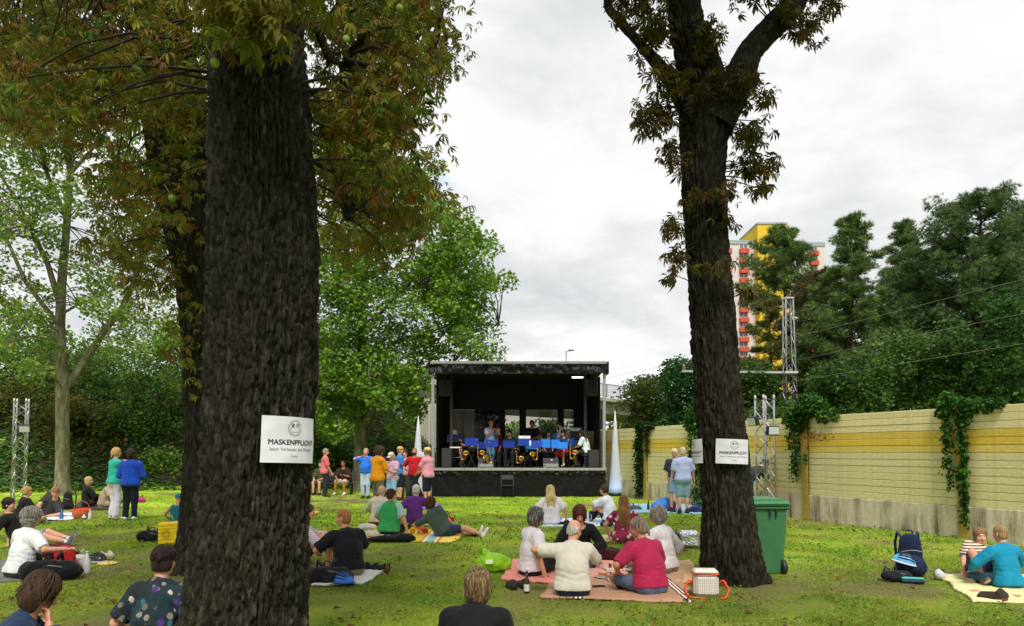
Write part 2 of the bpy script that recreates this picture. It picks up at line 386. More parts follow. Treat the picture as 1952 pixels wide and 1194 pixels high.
TWIG = M((.026, .021, .015), .9, .3, 20)
def resample(pts, rad, n):
    pts = np.asarray(pts, float); rad = np.asarray(rad, float)
    s = np.concatenate([[0], np.cumsum(np.linalg.norm(np.diff(pts, axis=0), axis=1))]); t = np.linspace(0, s[-1], n)
    P = np.stack([np.interp(t, s, pts[:, i]) for i in range(3)], -1); r = np.interp(t, s, rad)
    for _ in range(max(1, n//25)):
        Q = P.copy(); Q[1:-1] = (P[:-2]+P[1:-1]*2+P[2:])/4; P = Q
    return P, r, t
def trunk(name, pts, rad, mat, parent, nth=96, nz=200, plate=(.045, .11), depth=.02, flare=.35, lobes=5, seed=1, lump=.05, origin=(0, 0, 0)):
    P, r, t = resample(pts, rad, nz); th = np.linspace(0, 2*np.pi, nth, endpoint=False)
    TH, T = np.meshgrid(th, t, indexing='xy'); rr = np.repeat(r[:, None], nth, 1)
    z0 = P[0, 2]; zz = np.repeat((P[:, 2]-z0)[:, None], nth, 1)
    if flare: rr = rr*(1+flare*np.exp(-zz/.28)*(.75+.5*np.cos(lobes*TH+seed+.6*np.sin(2*TH))))
    q = np.stack([np.cos(TH)*1.3, np.sin(TH)*1.3, T*1.1], -1); rr = rr*(1+lump*2*(fbm(q*1.3+seed*11, 3, seed)-.5))
    # bark plates: jittered cells stretched along the trunk
    nu = max(6, int(round(2*np.pi*r.mean()/plate[0]))); U = TH/(2*np.pi)*nu; Vv = T/plate[1]
    wq = np.stack([np.cos(TH)*nu*.16, np.sin(TH)*nu*.16, Vv*.55], -1)
    U = U+(fbm(wq*1.6, 2, seed+3)-.5)*1.6; Vv = Vv+(fbm(wq*1.6+9, 2, seed+5)-.5)*1.5
    iu, iv = np.floor(U).astype(int), np.floor(Vv).astype(int); f1 = np.full(U.shape, 9.); f2 = np.full(U.shape, 9.); cid = np.zeros(U.shape)
    for du in (-1, 0, 1):
        for dv in (-1, 0, 1):
            a, b_ = iu+du, iv+dv; am = np.mod(a, nu)
            cu = a+_h(am, b_, am*0, seed); cv = b_+_h(am, b_, am*0+1, seed); d = np.hypot(U-cu, Vv-cv); h_ = _h(am, b_, am*0+2, seed)
            nearer = d < f1; f2 = np.where(nearer, f1, np.minimum(f2, d)); cid = np.where(nearer, h_, cid); f1 = np.where(nearer, d, f1)
    crack = np.clip((f2-f1)/.30, 0, 1); crack = crack*crack*(3-2*crack)
    rid = 1-np.abs(2*fbm(np.stack([np.cos(TH)*nu*.21, np.sin(TH)*nu*.21, Vv*.42], -1), 3, seed+8)-1); rid = np.clip((rid-.45)*1.9, 0, 1)
    rr = rr+depth*.55*(crack-.7)+depth*.35*(cid-.5)-depth*.9*rid*rid+depth*.5*(fbm(wq*5, 2, seed+9)-.5); crack = crack*(1-.75*rid*rid)
    tn = np.gradient(P, axis=0); S = np.zeros_like(P); Uu = np.zeros_like(P); pv = np.array([1.0, 0, 0])
    for i in range(nz):
        d = unit(tn[i]); s_ = unit(pv-d*(pv @ d)); S[i] = s_; Uu[i] = np.cross(d, s_); pv = s_
    V = P[:, None]+rr[..., None]*(np.cos(TH)[..., None]*S[:, None]+np.sin(TH)[..., None]*Uu[:, None])
    col = (.74+.42*cid)[..., None]*np.array([1, 1, 1])*(.62+.43*crack)[..., None]
    moss = np.clip((fbm(q*1.7+40, 3, seed+2)-.52)*4, 0, 1)[..., None]*.35; col = col*(1-moss)+np.array([.75, 1.0, .45])*moss*.9
    I = np.arange(nz*nth).reshape(nz, nth); J = np.roll(I, -1, 1)
    F = np.stack([I[:-1], J[:-1], J[1:], I[1:]], -1).reshape(-1, 4)
    return mesh_np(name, V.reshape(-1, 3)-np.asarray(origin), F, mat, parent, smooth=True, col=col.reshape(-1, 3))
def leaflet(dir2, ln, w, droop, curl, full=True):
    """folded obovate blade lying in xy from the origin along dir2, drooping in -z"""
    d = np.array([math.cos(dir2), math.sin(dir2), 0]); s = np.array([-d[1], d[0], 0]); V = []; E = []
    prof = [(0.0, .02), (.35, .55), (.70, 1.0), (1.0, .03)] if full else [(0, .05), (.62, 1.0), (1.0, .05)]
    for t, k in prof:
        c = d*ln*t*(1-.25*droop*t)+np.array([0, 0, -droop*ln*t*t]); up = np.array([0, 0, curl*w*k])
        V += [c-s*w*k+up, c, c+s*w*k+up]; E += [1, .35*t, 1]
    F = []; n = len(prof)
    for i in range(n-1):
        a = i*3
        for j in (0, 1): F += [(a+j, a+j+1, a+j+4), (a+j, a+j+4, a+j+3)]
    return np.array(V), np.array(F), np.array(E)
def chestnut_leaf(seed, full=True, k=7):
    r = random.Random(seed); V, F, E = [], [], []; o = 0
    for i in range(k):
        a = (i-(k-1)/2)*(4.6/k)+r.uniform(-.12, .12); ln = 1.0-.10*abs(i-(k-1)/2)+r.uniform(-.12, .08)
        v, f, e_ = leaflet(a, ln, .145*ln*r.uniform(.55, 1.15), r.uniform(.2, 1.1), r.uniform(-.6, 2.2), full); V.append(v); F.append(f+o); E.append(e_); o += len(v)
    return np.concatenate(V), np.concatenate(F), np.concatenate(E)
def lobed_leaf():
    pts = [(0, 0), (.30, -.12), (.28, .18), (.62, .22), (.38, .48), (.22, .55), (0, 1.0), (-.22, .55), (-.38, .48), (-.62, .22), (-.28, .18), (-.30, -.12)]
    V = np.array([(x, y, .12*abs(x)-.12*y*y) for x, y in [(0, .32)]+pts]); n = len(pts)
    F = np.array([(0, 1+i, 1+(i+1) % n) for i in range(n)]); return V, F, np.concatenate([[.1], np.full(n, .8)])
def simple_leaf():
    V = np.array([(0, 0, 0), (.32, .45, .08), (0, .5, 0), (-.32, .45, .08), (0, 1.0, -.12)], float)
    return V, np.array([(0, 1, 2), (0, 2, 3), (2, 1, 4), (2, 4, 3)]), np.array([.3, .9, .1, .9, .9])
def diamond_leaf():
    V = np.array([(0, 0, 0), (.36, .5, .10), (0, 1.0, -.1), (-.36, .5, .10)], float)
    return V, np.array([(0, 1, 2), (0, 2, 3)]), np.array([.2, .8, .8, .8])
def needle_tuft(n=16, seed=0):
    r = random.Random(seed); V, F = [], []
    for i in range(n):
        z = r.uniform(-.15, 1); a = r.uniform(0, 2*math.pi); q = math.sqrt(max(0, 1-z*z)); d = np.array([q*math.cos(a), q*math.sin(a), z]); s = unit(np.cross(d, [r.random()-.5, r.random()-.5, r.random()-.5]))*.05
        o = len(V); V += [d*.05-s, d*.05+s, d*r.uniform(.7, 1.1)]; F.append((o, o+1, o+2))
    return np.array(V), np.array(F), np.tile([.1, .1, .9], n)
def rots(n, tilt=1.0, down=0.0):
    """random frames: yaw uniform, tilt from horizontal; down pushes the leaf's y axis downward"""
    yaw = rng.uniform(0, 2*np.pi, n); y = np.stack([np.cos(yaw), np.sin(yaw), rng.normal(-down, .45*tilt, n)], -1); y = unit(y)
    z = np.stack([rng.normal(0, .5*tilt, n), rng.normal(0, .5*tilt, n), np.ones(n)], -1); x = unit(np.cross(y, z)); z = np.cross(x, y)
    return np.stack([x, y, z], 1)
def leafcloud(name, P, tmpl, size, pal, parent, edge=None, tilt=1.0, down=.2, mat=None, Rm=None, var=.3, kind='stuff', label=None, swap=False):
    """P (n,3) leaf places; tmpl list of (V,F,E); size (n,) ; pal list of colours"""
    n = len(P); size = np.broadcast_to(size, (n,)); which = rng.integers(0, len(tmpl), n); Rm = rots(n, tilt, down) if Rm is None else Rm
    pal = np.array([lin(c) for c in pal]); ci = rng.integers(0, len(pal), n); base = pal[ci]*rng.uniform(1-var, 1+var, (n, 1)); VV, FF, CC = [], [], []; o = 0
    for k, (V, F, E) in enumerate(tmpl):
        s = np.where(which == k)[0]
        if not len(s): continue
        V_ = V[:, [1, 0, 2]] if swap else V
        W_ = np.einsum('vi,nij->nvj', V_, Rm[s])*size[s, None, None]+P[s, None, :]
        c = np.repeat(base[s, None, :], len(V), 1)
        if edge is not None:
            ec = np.array(lin(edge)); amt = rng.uniform(.05, .75, (len(s), 1, 1))*E[None, :, None]; c = c*(1-amt)+ec*amt
        VV.append(W_.reshape(-1, 3)); CC.append(c.reshape(-1, 3)); FF.append((F[None]+(np.arange(len(s))*len(V))[:, None, None]+o).reshape(-1, 3)); o += len(s)*len(V)
    ob = mesh_np(name, np.concatenate(VV), np.concatenate(FF), mat or LEAF, parent, col=np.concatenate(CC))
    if kind: ob['kind'] = kind
    if label: ob['label'] = label
    return ob
def clump_points(C, rad, per, shell=.5, flat=.75):
    C = np.asarray(C, float); n = len(C); rad = np.broadcast_to(rad, (n,)); P = np.repeat(C, per, 0); d = unit(rng.normal(0, 1, (n*per, 3))); q = shell+(1-shell)*rng.random(n*per)**.6
    return P+d*(np.repeat(rad, per)*q)[:, None]*np.array([1, 1, flat])
def pix_points(poly, n, D0, D1, fn=None):
    """n places whose view direction falls in an image polygon, at depths D0..D1"""
    poly = np.array(poly, float); out = []; lo, hi = poly.min(0), poly.max(0)
    while len(out) < n:
        q = rng.uniform(lo, hi, (n*3, 2)); q = q[inpoly(q[:, 0], q[:, 1], poly)]
        for a in q[:n-len(out)]: out.append(at(a[0], a[1], rng.uniform(D0, D1)))
    return np.array(out)
def twigs(mb, starts, ends, r0, r1, sag=.15, n=5):
    for a, b_ in zip(starts, ends):
        a, b_ = np.asarray(a), np.asarray(b_); l = np.linalg.norm(b_-a); w = rng.normal(0, .05*l, 3); pts = []
        for i in range(n):
            t = i/(n-1); pts.append(a+(b_-a)*t+w*math.sin(math.pi*t)+np.array([0, 0, sag*l*math.sin(math.pi*t)]))
        mb.tube(pts, np.linspace(r0, r1, n), 5, cap=False)
def nearest_on(paths, p):
    best = None
    for path in paths:
        q = path[np.argmin(np.linalg.norm(path-p, axis=1))]; d = np.linalg.norm(q-p)
        if best is None or d < best[0]: best = (d, q)
    return best[1]
CH_FULL = [chestnut_leaf(i) for i in range(7)]; CH_LOW = [chestnut_leaf(i+20, False, 5) for i in range(4)]
LOBE = [lobed_leaf()]; SIMP = [simple_leaf()]; DIAM = [diamond_leaf()]; TUFT = [needle_tuft(18, i) for i in range(4)]
CH_PAL = ['#768a2c', '#8a9832', '#5c802c', '#90862c', '#7a7a2c', '#a0a03c', '#4e7828', '#86642a']
CH_EDGE = '#86602c'
def crown_above(poly_list, centre, rx, ry, z0, z1, n):
    """clump places in a crown ellipsoid that stay out of the picture (the crown goes on above the frame)"""
    out = []
    while len(out) < n:
        p = np.array([rng.uniform(-1, 1), rng.uniform(-1, 1), rng.uniform(-1, 1)])
        if p @ p > 1 or p @ p < .15: continue
        q = np.array([centre[0]+p[0]*rx, centre[1]+p[1]*ry, (z0+z1)/2+p[2]*(z1-z0)/2]); u, v_, y = proj(q)
        mg = 1.25*FPX/max(y, .5)
        if y > .2 and -mg < u < 1952+mg and -mg < v_ < 1194+mg: continue
        if y <= .8 and q[2] < 4.2: continue
        out.append(q)
    return np.array(out)

# ---- the big chestnut in the left foreground
def tree_front():
    D = 5.05; base = at(462, 860, D); base[2] = 0
    t = thing('chestnut_tree', 'massive dark horse chestnut trunk in the left foreground carrying the taped mask notice', 'tree', base)
    pts = [base+[-.03, 0, -.05]]+[at(x, y, D) for x, y in ((467, 1194), (488, 900), (499, 700), (503, 500), (499, 300), (490, 100), (486, 0), (488, -260), (495, -600))]
    w = [260, 226, 202, 206, 208, 196, 178, 178, 185, 150]; rad = [q/2*D/FPX for q in w]
    trunk('trunk', pts, rad, BARK, t, 300, 560, (.030, .115), .042, .14, 6, 4, .040, origin=base)
    top = pts[-1]; pathT = resample(pts, rad, 60)[0]; limbs = [pathT]
    mb = MB()
    for (x, y, d), r0 in (((250, -150, 6.3), .10), ((60, -40, 7.4), .09), ((720, -120, 6.0), .10), ((840, 40, 6.6), .07), ((-200, -300, 5.0), .10), ((640, -500, 3.2), .10), ((420, -900, 7.5), .13), ((900, -600, 6.0), .10), ((660, 420, 6.4), .045), ((720, 330, 6.2), .05)):
        e_ = at(x, y, d); s0 = pathT[np.argmin(np.abs(pathT[:, 2]-min(e_[2]-.5, top[2]-.05) if y < 200 else np.abs(pathT[:, 2]-(e_[2]+.9))))]
        P = np.array([s0+(e_-s0)*q+np.array([0, 0, .35*math.sin(math.pi*q)]) for q in np.linspace(0, 1, 12)]); P[1:-1] += rng.normal(0, .04, (10, 3)); limbs.append(P)
        mb.tube(P-base, np.linspace(r0, r0*.35, 12), 8, cap=False)
    # clumps: traced where the photograph shows foliage, at the limbs' distances
    regs = [([(-30, -30), (420, -30), (410, 130), (360, 190), (250, 210), (120, 190), (-30, 170)], 112, 4.8, 8.8),
            ([(-30, 140), (160, 170), (230, 230), (180, 270), (60, 260), (-30, 230)], 16, 5.0, 7.5),
            ([(240, 180), (400, 130), (395, 380), (330, 330), (260, 260)], 9, 5.6, 8.6),
            ([(390, -20), (580, -30), (560, 50), (500, 90), (440, 60), (395, 60)], 11, 4.2, 4.6),
            ([(575, -30), (890, -30), (872, 60), (850, 130), (800, 180), (790, 215), (735, 190), (640, 170), (585, 150)], 82, 5.0, 8.0),
            ([(590, 150), (760, 190), (770, 225), (735, 240), (780, 300), (820, 350), (760, 340), (690, 300), (600, 270)], 38, 5.0, 7.2),
            ([(640, 300), (800, 340), (850, 365), (800, 470), (740, 490), (700, 430), (640, 380)], 26, 6.0, 8.0),
            ([(200, 290), (300, 300), (330, 430), (250, 420)], 9, 6.0, 8.0)]
    C = np.concatenate([pix_points(p_, n_, a_, b_) for p_, n_, a_, b_ in regs])
    A = crown_above(None, (base[0]+.2, base[1]+.6), 5.2, 4.6, 3.6, 12.5, 140)
    near_ = np.array([nearest_on(limbs, c_) for c_ in C]); twigs(mb, near_-base, C-base, .016, .005, .12)
    far_ = np.array([nearest_on(limbs, c_) for c_ in A[:120]]); twigs(mb, far_-base, A[:120]-base, .03, .008, .1)
    mb.build('branches', TWIG, t)['kind'] = 'stuff'
    P = clump_points(C, rng.uniform(.20, .46, len(C)), 30, .12); sz = rng.uniform(.040, .100, len(P))
    # small leaves nearest the lens first: the nearest ones are objects of their own
    u, v_, y = proj(P); vis = (u > -20) & (u < 1970) & (v_ > -20) & (y < 6.2); order = np.where(vis)[0]; order = order[np.argsort(y[order])][:150]
    rest = np.ones(len(P), bool); rest[order] = False
    leafcloud('crown', P[rest]-base, CH_FULL, sz[rest], CH_PAL, t, CH_EDGE, 1.2, .5, swap=True)
    protos = []
    for i in range(6):
        o = leafcloud('leaf', np.zeros((1, 3)), [CH_FULL[i]], .115, [CH_PAL[i]], t, CH_EDGE, .4, .3, kind=None, swap=True); protos.append(o)
    for j, i in enumerate(order):
        o = protos[j] if j < 6 else protos[j % 6].copy()
        if j >= 6: link(o, t)
        o.location = P[i]-base; o.rotation_euler = (rng.uniform(-.7, .7), rng.uniform(-.7, .7), rng.uniform(0, 6.28)); s = rng.uniform(.6, 1.15); o.scale = (s, s, s)
    PA = clump_points(A, rng.uniform(.5, .8, len(A)), 14, .2)
    leafcloud('upper_crown', PA-base, CH_LOW, rng.uniform(.18, .30, len(PA)), CH_PAL, t, CH_EDGE, 1.0, .3, swap=True)
    # spiny green husks and curled brown leaves hanging at the edge
    husk = None
    for x, y, d in ((545, 20, 4.3), (660, 75, 5.0), (792, 148, 5.2), (665, 300, 5.2), (682, 288, 5.4), (748, 302, 5.3), (328, 378, 5.6), (762, 16, 5.0), (727, 182, 5.4), (496, 122, 4.4), (410, 120, 4.4)):
        if husk is None: h_ = MB(); h_.ell((0, 0, 0), (.026, .026, .03), 12, noise_amp=.15); h_.tube([(0, 0, .028), (.004, 0, .07), (0, .01, .12)], .003, 5); husk = h_.build('chestnut_husk', M('#8fa03a', .6, .2, 60, .6, 220), t); o = husk
        else: o = husk.copy(); link(o, t)
        o.location = at(x, y, d)-base; o.rotation_euler = (rng.uniform(-.4, .4), rng.uniform(-.4, .4), rng.uniform(0, 6))
    for i, (x, y, d) in enumerate(((795, 225, 5.5), (800, 205, 5.5), (770, 270, 5.4), (650, 340, 5.0), (675, 350, 5.0), (700, 330, 5.0), (720, 345, 5.2), (610, 310, 4.9), (600, 340, 4.9), (690, 300, 5.2))):
        v_, f_, e_ = leaflet(0, .19, .013, rng.uniform(.5, 1.3), 3.0); o = mesh_np('curled_leaf', v_, f_, CURLED, t); o.location = at(x, y, d)-base; o.rotation_euler = (rng.uniform(-1, 1), rng.uniform(-.3, .8), rng.uniform(0, 6.28))
CURLED = M('#4a3018', .8, .3, 40, .4)

def tree_second():
    D = 10.4; base = G(392, 1086); t = thing('chestnut_tree', 'forked horse chestnut partly hidden behind the big front trunk', 'tree', base)
    f = D/FPX
    pts = [base+[0, 0, -.05]]+[at(x, y, D) for x, y in ((398, 1000), (402, 850), (400, 700), (392, 560), (378, 440), (352, 330), (335, 240), (320, 120), (300, -60), (280, -400))]
    rad = [60*f, 52*f, 48*f, 48*f, 52*f, 60*f, 62*f, 62*f, 55*f, 45*f, 30*f]
    trunk('trunk', pts, rad, BARK, t, 130, 260, (.045, .13), .034, .30, 5, 9, .05, origin=base)
    p2 = [at(x, y, D+.1) for x, y in ((385, 470), (425, 380), (455, 260), (480, 60), (500, -300))]
    trunk('limb', p2, [46*f, 44*f, 40*f, 36*f, 22*f], BARK, t, 60, 90, (.06, .14), .02, 0, 5, 12, .05, origin=base)
    limbs = [np.array(pts[4:]), np.array(p2)]; mb = MB()
    regs = [([(250, 130), (400, 120), (400, 230), (330, 240), (270, 220)], 12, 9.2, 10.0), ([(255, 400), (330, 420), (345, 560), (290, 600), (240, 560), (230, 470)], 9, 8.6, 11.5), ([(330, 560), (390, 570), (395, 740), (350, 720)], 4, 9.5, 10.0),
            ([(170, 260), (260, 280), (300, 420), (240, 520), (190, 480)], 14, 8.5, 12), ([(-30, 60), (240, 80), (240, 230), (60, 260), (-30, 220)], 40, 9, 13), ([(600, 200), (760, 230), (800, 400), (780, 480), (700, 520), (620, 440)], 30, 9, 12)]
    C = np.concatenate([pix_points(p_, n_, a_, b_) for p_, n_, a_, b_ in regs]); A = crown_above(None, base[:2], 5.5, 5, 6, 14, 150)
    twigs(mb, np.array([nearest_on(limbs, c_) for c_ in C])-base, C-base, .025, .006); twigs(mb, np.array([nearest_on(limbs, c_) for c_ in A[:90]])-base, A[:90]-base, .04, .01)
    mb.build('branches', TWIG, t)['kind'] = 'stuff'
    P = clump_points(C, rng.uniform(.35, .6, len(C)), 26, .2); leafcloud('crown', P-base, CH_FULL, rng.uniform(.07, .15, len(P)), CH_PAL[:6]+['#7a5a22'], t, CH_EDGE, 1.2, .5, swap=True)
    PA = clump_points(A, .8, 14, .2); leafcloud('upper_crown', PA-base, CH_LOW, rng.uniform(.22, .34, len(PA)), CH_PAL, t, CH_EDGE, swap=True)

def tree_right():
    D = 9.3; base = G(1398, 1108); t = thing('chestnut_tree', 'gnarled horse chestnut right of the stage with sprouting leaf tufts and two notices', 'tree', base); f = D/FPX
    pts = [base+[0, 0, -.06]]+[at(x, y, D) for x, y in ((1393, 1040), (1386, 950), (1379, 860), (1368, 740), (1358, 600), (1347, 461), (1341, 335), (1343, 215), (1338, 150), (1312, 60), (1302, 0), (1300, -250), (1310, -600))]
    rad = [q*f for q in (60, 53, 48, 46, 44, 42.5, 41.5, 42, 50, 46, 34, 32, 28, 15)]
    trunk('trunk', pts, rad, BARK, t, 200, 420, (.036, .12), .040, .26, 6, 21, .06, origin=base)
    p2 = [at(x, y, D-.1) for x, y in ((1362, 240), (1402, 165), (1432, 95), (1475, 50), (1512, 10), (1525, -60), (1520, -300))]
    trunk('limb', p2, [38*f, 32*f, 25*f, 24*f, 25*f, 24*f, 12*f], BARK, t, 64, 110, (.05, .12), .018, 0, 5, 31, .05, origin=base)
    p3 = [at(x, y, D) for x, y in ((1315, 210), (1275, 148), (1222, 86), (1182, 42), (1158, 15), (1160, -30), (1150, -200))]
    trunk('limb', p3, [22*f, 15*f, 10*f, 9.5*f, 9*f, 8*f, 4*f], BARK, t, 36, 70, (.05, .1), .008, 0, 5, 33, .05, origin=base)
    limbs = [np.array(pts[4:]), np.array(p2), np.array(p3)]; mb = MB()
    k = [([(1205, 60), (1275, 10), (1290, 150), (1275, 230), (1240, 180)], 13), ([(1218, 200), (1290, 230), (1300, 320), (1262, 300), (1225, 270)], 12), ([(1390, 140), (1470, 140), (1465, 190), (1400, 210)], 11),
         ([(1385, 210), (1455, 225), (1470, 330), (1460, 375), (1395, 375)], 17), ([(1275, 130), (1410, 130), (1400, 200), (1320, 225), (1280, 190)], 13), ([(1268, 400), (1300, 400), (1306, 600), (1290, 590), (1268, 500)], 6),
         ([(1330, 0), (1375, 10), (1370, 130), (1335, 120)], 8), ([(1225, -20), (1275, -20), (1275, 90), (1230, 60)], 7), ([(1480, -20), (1600, -30), (1590, 50), (1560, 100), (1510, 80)], 13), ([(1400, -30), (1470, -30), (1460, 10), (1410, 10)], 3),
         ([(1150, -20), (1230, -20), (1215, 10), (1170, 60)], 4), ([(1305, 330), (1390, 340), (1385, 420), (1310, 420)], 5), ([(1340, 500), (1400, 500), (1410, 560), (1350, 560)], 3), ([(1400, 540), (1420, 540), (1420, 610), (1400, 610)], 2)]
    C = np.concatenate([pix_points(p_, n_, D-.55, D-.05) for p_, n_ in k]); A = crown_above(None, (base[0]+.3, base[1]), 4.2, 4, 6.8, 13, 140)
    twigs(mb, np.array([nearest_on(limbs, c_) for c_ in C])-base, C-base, .012, .004, .1); twigs(mb, np.array([nearest_on(limbs, c_) for c_ in A[:90]])-base, A[:90]-base, .04, .01)
    mb.build('branches', TWIG, t)['kind'] = 'stuff'
    pal = ['#5c6428', '#666026', '#5a4c24', '#4a5e28', '#6c6a2a', '#5e5428']
    P = clump_points(C, rng.uniform(.12, .24, len(C)), 10, .1); sz = rng.uniform(.075, .145, len(P))
    order = rng.permutation(len(P))[:110]; rest = np.ones(len(P), bool); rest[order] = False
    leafcloud('crown', P[rest]-base, CH_FULL, sz[rest], pal, t, '#6a4422', 1.2, .5, swap=True)
    protos = [leafcloud('leaf', np.zeros((1, 3)), [CH_FULL[i]], .14, [pal[i]], t, '#6a4422', .4, .3, kind=None, swap=True) for i in range(6)]
    for j, i in enumerate(order):
        o = protos[j] if j < 6 else protos[j % 6].copy()
        if j >= 6: link(o, t)
        o.location = P[i]-base; o.rotation_euler = (rng.uniform(-.9, .9), rng.uniform(-.9, .9), rng.uniform(0, 6.28)); s = rng.uniform(.7, 1.2); o.scale = (s, s, s)
    PA = clump_points(A, .7, 14, .2); leafcloud('upper_crown', PA-base, CH_LOW, rng.uniform(.2, .3, len(PA)), CH_PAL, t, CH_EDGE, swap=True)
    return base

GREENP = ['#4f7a22', '#5d8a28', '#457020', '#6c962e', '#3a5f1e']
def plane_tree_left():
    D = 27.7; base = G(118, 946); f = D/FPX; t = thing('plane_tree', 'plane tree with pale smooth trunk and airy crown at the left', 'tree', base)
    main = [base+[0, 0, -.05]]+[at(x, y, D) for x, y in ((119, 900), (119, 740), (114, 640), (116, 560), (127, 430), (135, 310), (140, 200), (138, 0), (140, -300))]
    trunk('trunk', main, [q*f for q in (15.5, 12.5, 12, 9.5, 8.5, 7, 5.5, 4.5, 3.5, 2)], PLANE, t, 40, 120, (.3, .5), .008, .25, 5, 41, .05, origin=base)
    L_ = [np.array(main[3:])]
    for pts, r in (([(122, 745), (160, 690), (200, 630), (235, 585), (262, 520), (290, 455), (310, 380)], 8), ([(114, 580), (90, 500), (60, 440), (30, 380), (-20, 300)], 6), ([(112, 650), (60, 600), (0, 570), (-40, 560)], 4), ([(116, 600), (150, 580), (200, 560), (262, 530)], 3),
                   ([(128, 420), (90, 330), (50, 260), (30, 180)], 4), ([(135, 330), (180, 280), (230, 210), (250, 150)], 4), ([(112, 620), (50, 540), (10, 450), (-30, 420)], 5)):
        P = [at(x, y, D+rng.uniform(-.8, .8)*(i > 0)) for i, (x, y) in enumerate(pts)]; L_.append(np.array(P)); trunk('limb', P, np.linspace(r*f, r*f*.35, len(P)), PLANE, t, 20, 50, (.3, .5), .004, 0, 5, 43, .06, origin=base)
    regs = [([(-40, 220), (120, 150), (250, 200), (300, 330), (310, 420), (330, 560), (240, 600), (130, 600), (-40, 600)], 215), ([(-40, 180), (110, 180), (120, 420), (-40, 480)], 70), ([(150, 540), (340, 560), (330, 640), (250, 720), (180, 660)], 30), ([(-40, 560), (120, 600), (100, 720), (-40, 720)], 40), ([(-60, -200), (300, -200), (320, 0), (-60, 0)], 50)]
    C = np.concatenate([pix_points(p_, n_, D-3.2, D+3.2) for p_, n_ in regs]); mb = MB(); twigs(mb, np.array([nearest_on(L_, c_) for c_ in C])-base, C-base, .03, .008, .1, 4); mb.build('branches', PLANE_TW, t)['kind'] = 'stuff'
    P = clump_points(C, rng.uniform(.35, .75, len(C)), 42, .15); leafcloud('crown', P-base, LOBE, rng.uniform(.09, .17, len(P)), ['#72983a', '#86a842', '#628632', '#98b04a', '#848a40'], t, None, 1.3, .3)
PLANE_TW = M((.13, .12, .08), .9, .3, 6)
def plane_tree_mid():
    D = 31.0; base = at(686, 928, D); base[2] = hill(base[0], base[1]); f = D/FPX; t = thing('plane_tree', 'broad bright green plane tree standing left of the stage', 'tree', base)
    main = [base+[0, 0, -.1]]+[at(x, y, D) for x, y in ((688, 850), (684, 800), (688, 700), (690, 560), (692, 460), (690, 330), (690, 180))]
    trunk('trunk', main, [q*f for q in (16, 12.5, 12, 8, 6.5, 5, 3.5, 1.5)], PLANE, t, 36, 90, (.3, .5), .008, .2, 5, 51, .05, origin=base); L_ = [np.array(main[2:])]
    for pts, r in (([(684, 815), (708, 790), (718, 765), (735, 745), (790, 735), (860, 700)], 6), ([(682, 805), (650, 785), (610, 760), (560, 750)], 5), ([(690, 640), (740, 580), (800, 520), (860, 470), (900, 440)], 4), ([(690, 600), (640, 540), (590, 480)], 4), ([(688, 700), (760, 650), (860, 620), (950, 620)], 4), ([(691, 500), (740, 420), (790, 340)], 3)):
        P = [at(x, y, D+rng.uniform(-.9, .9)*(i > 0)) for i, (x, y) in enumerate(pts)]; L_.append(np.array(P)); trunk('limb', P, np.linspace(r*f, r*f*.3, len(P)), PLANE, t, 16, 40, (.3, .5), .004, 0, 5, 53, .06, origin=base)
    regs = [([(560, 300), (700, 250), (790, 300), (850, 320), (875, 370), (850, 420), (760, 470), (640, 500), (560, 500)], 92), ([(840, 430), (880, 415), (945, 460), (930, 500), (970, 540), (960, 580), (920, 600), (850, 590), (800, 540)], 70),
            ([(560, 480), (700, 470), (850, 480), (900, 600), (960, 640), (985, 655), (960, 680), (850, 690), (800, 700), (700, 690), (560, 700)], 205), ([(560, 680), (830, 690), (810, 745), (740, 775), (690, 790), (650, 840), (600, 830), (560, 800)], 92), ([(830, 740), (800, 760), (790, 850), (760, 860), (755, 780)], 10)]
    C = np.concatenate([pix_points(p_, n_, D-3, D+3) for p_, n_ in regs]); mb = MB(); twigs(mb, np.array([nearest_on(L_, c_) for c_ in C])-base, C-base, .03, .008, .1, 4); mb.build('branches', PLANE_TW, t)['kind'] = 'stuff'
    P = clump_points(C, rng.uniform(.45, .9, len(C)), 110, .5); leafcloud('crown', P-base, LOBE, rng.uniform(.10, .18, len(P)), ['#7ca43a', '#90b444', '#6a9234', '#a2be54', '#5c842e'], t, None, 1.2, .3)

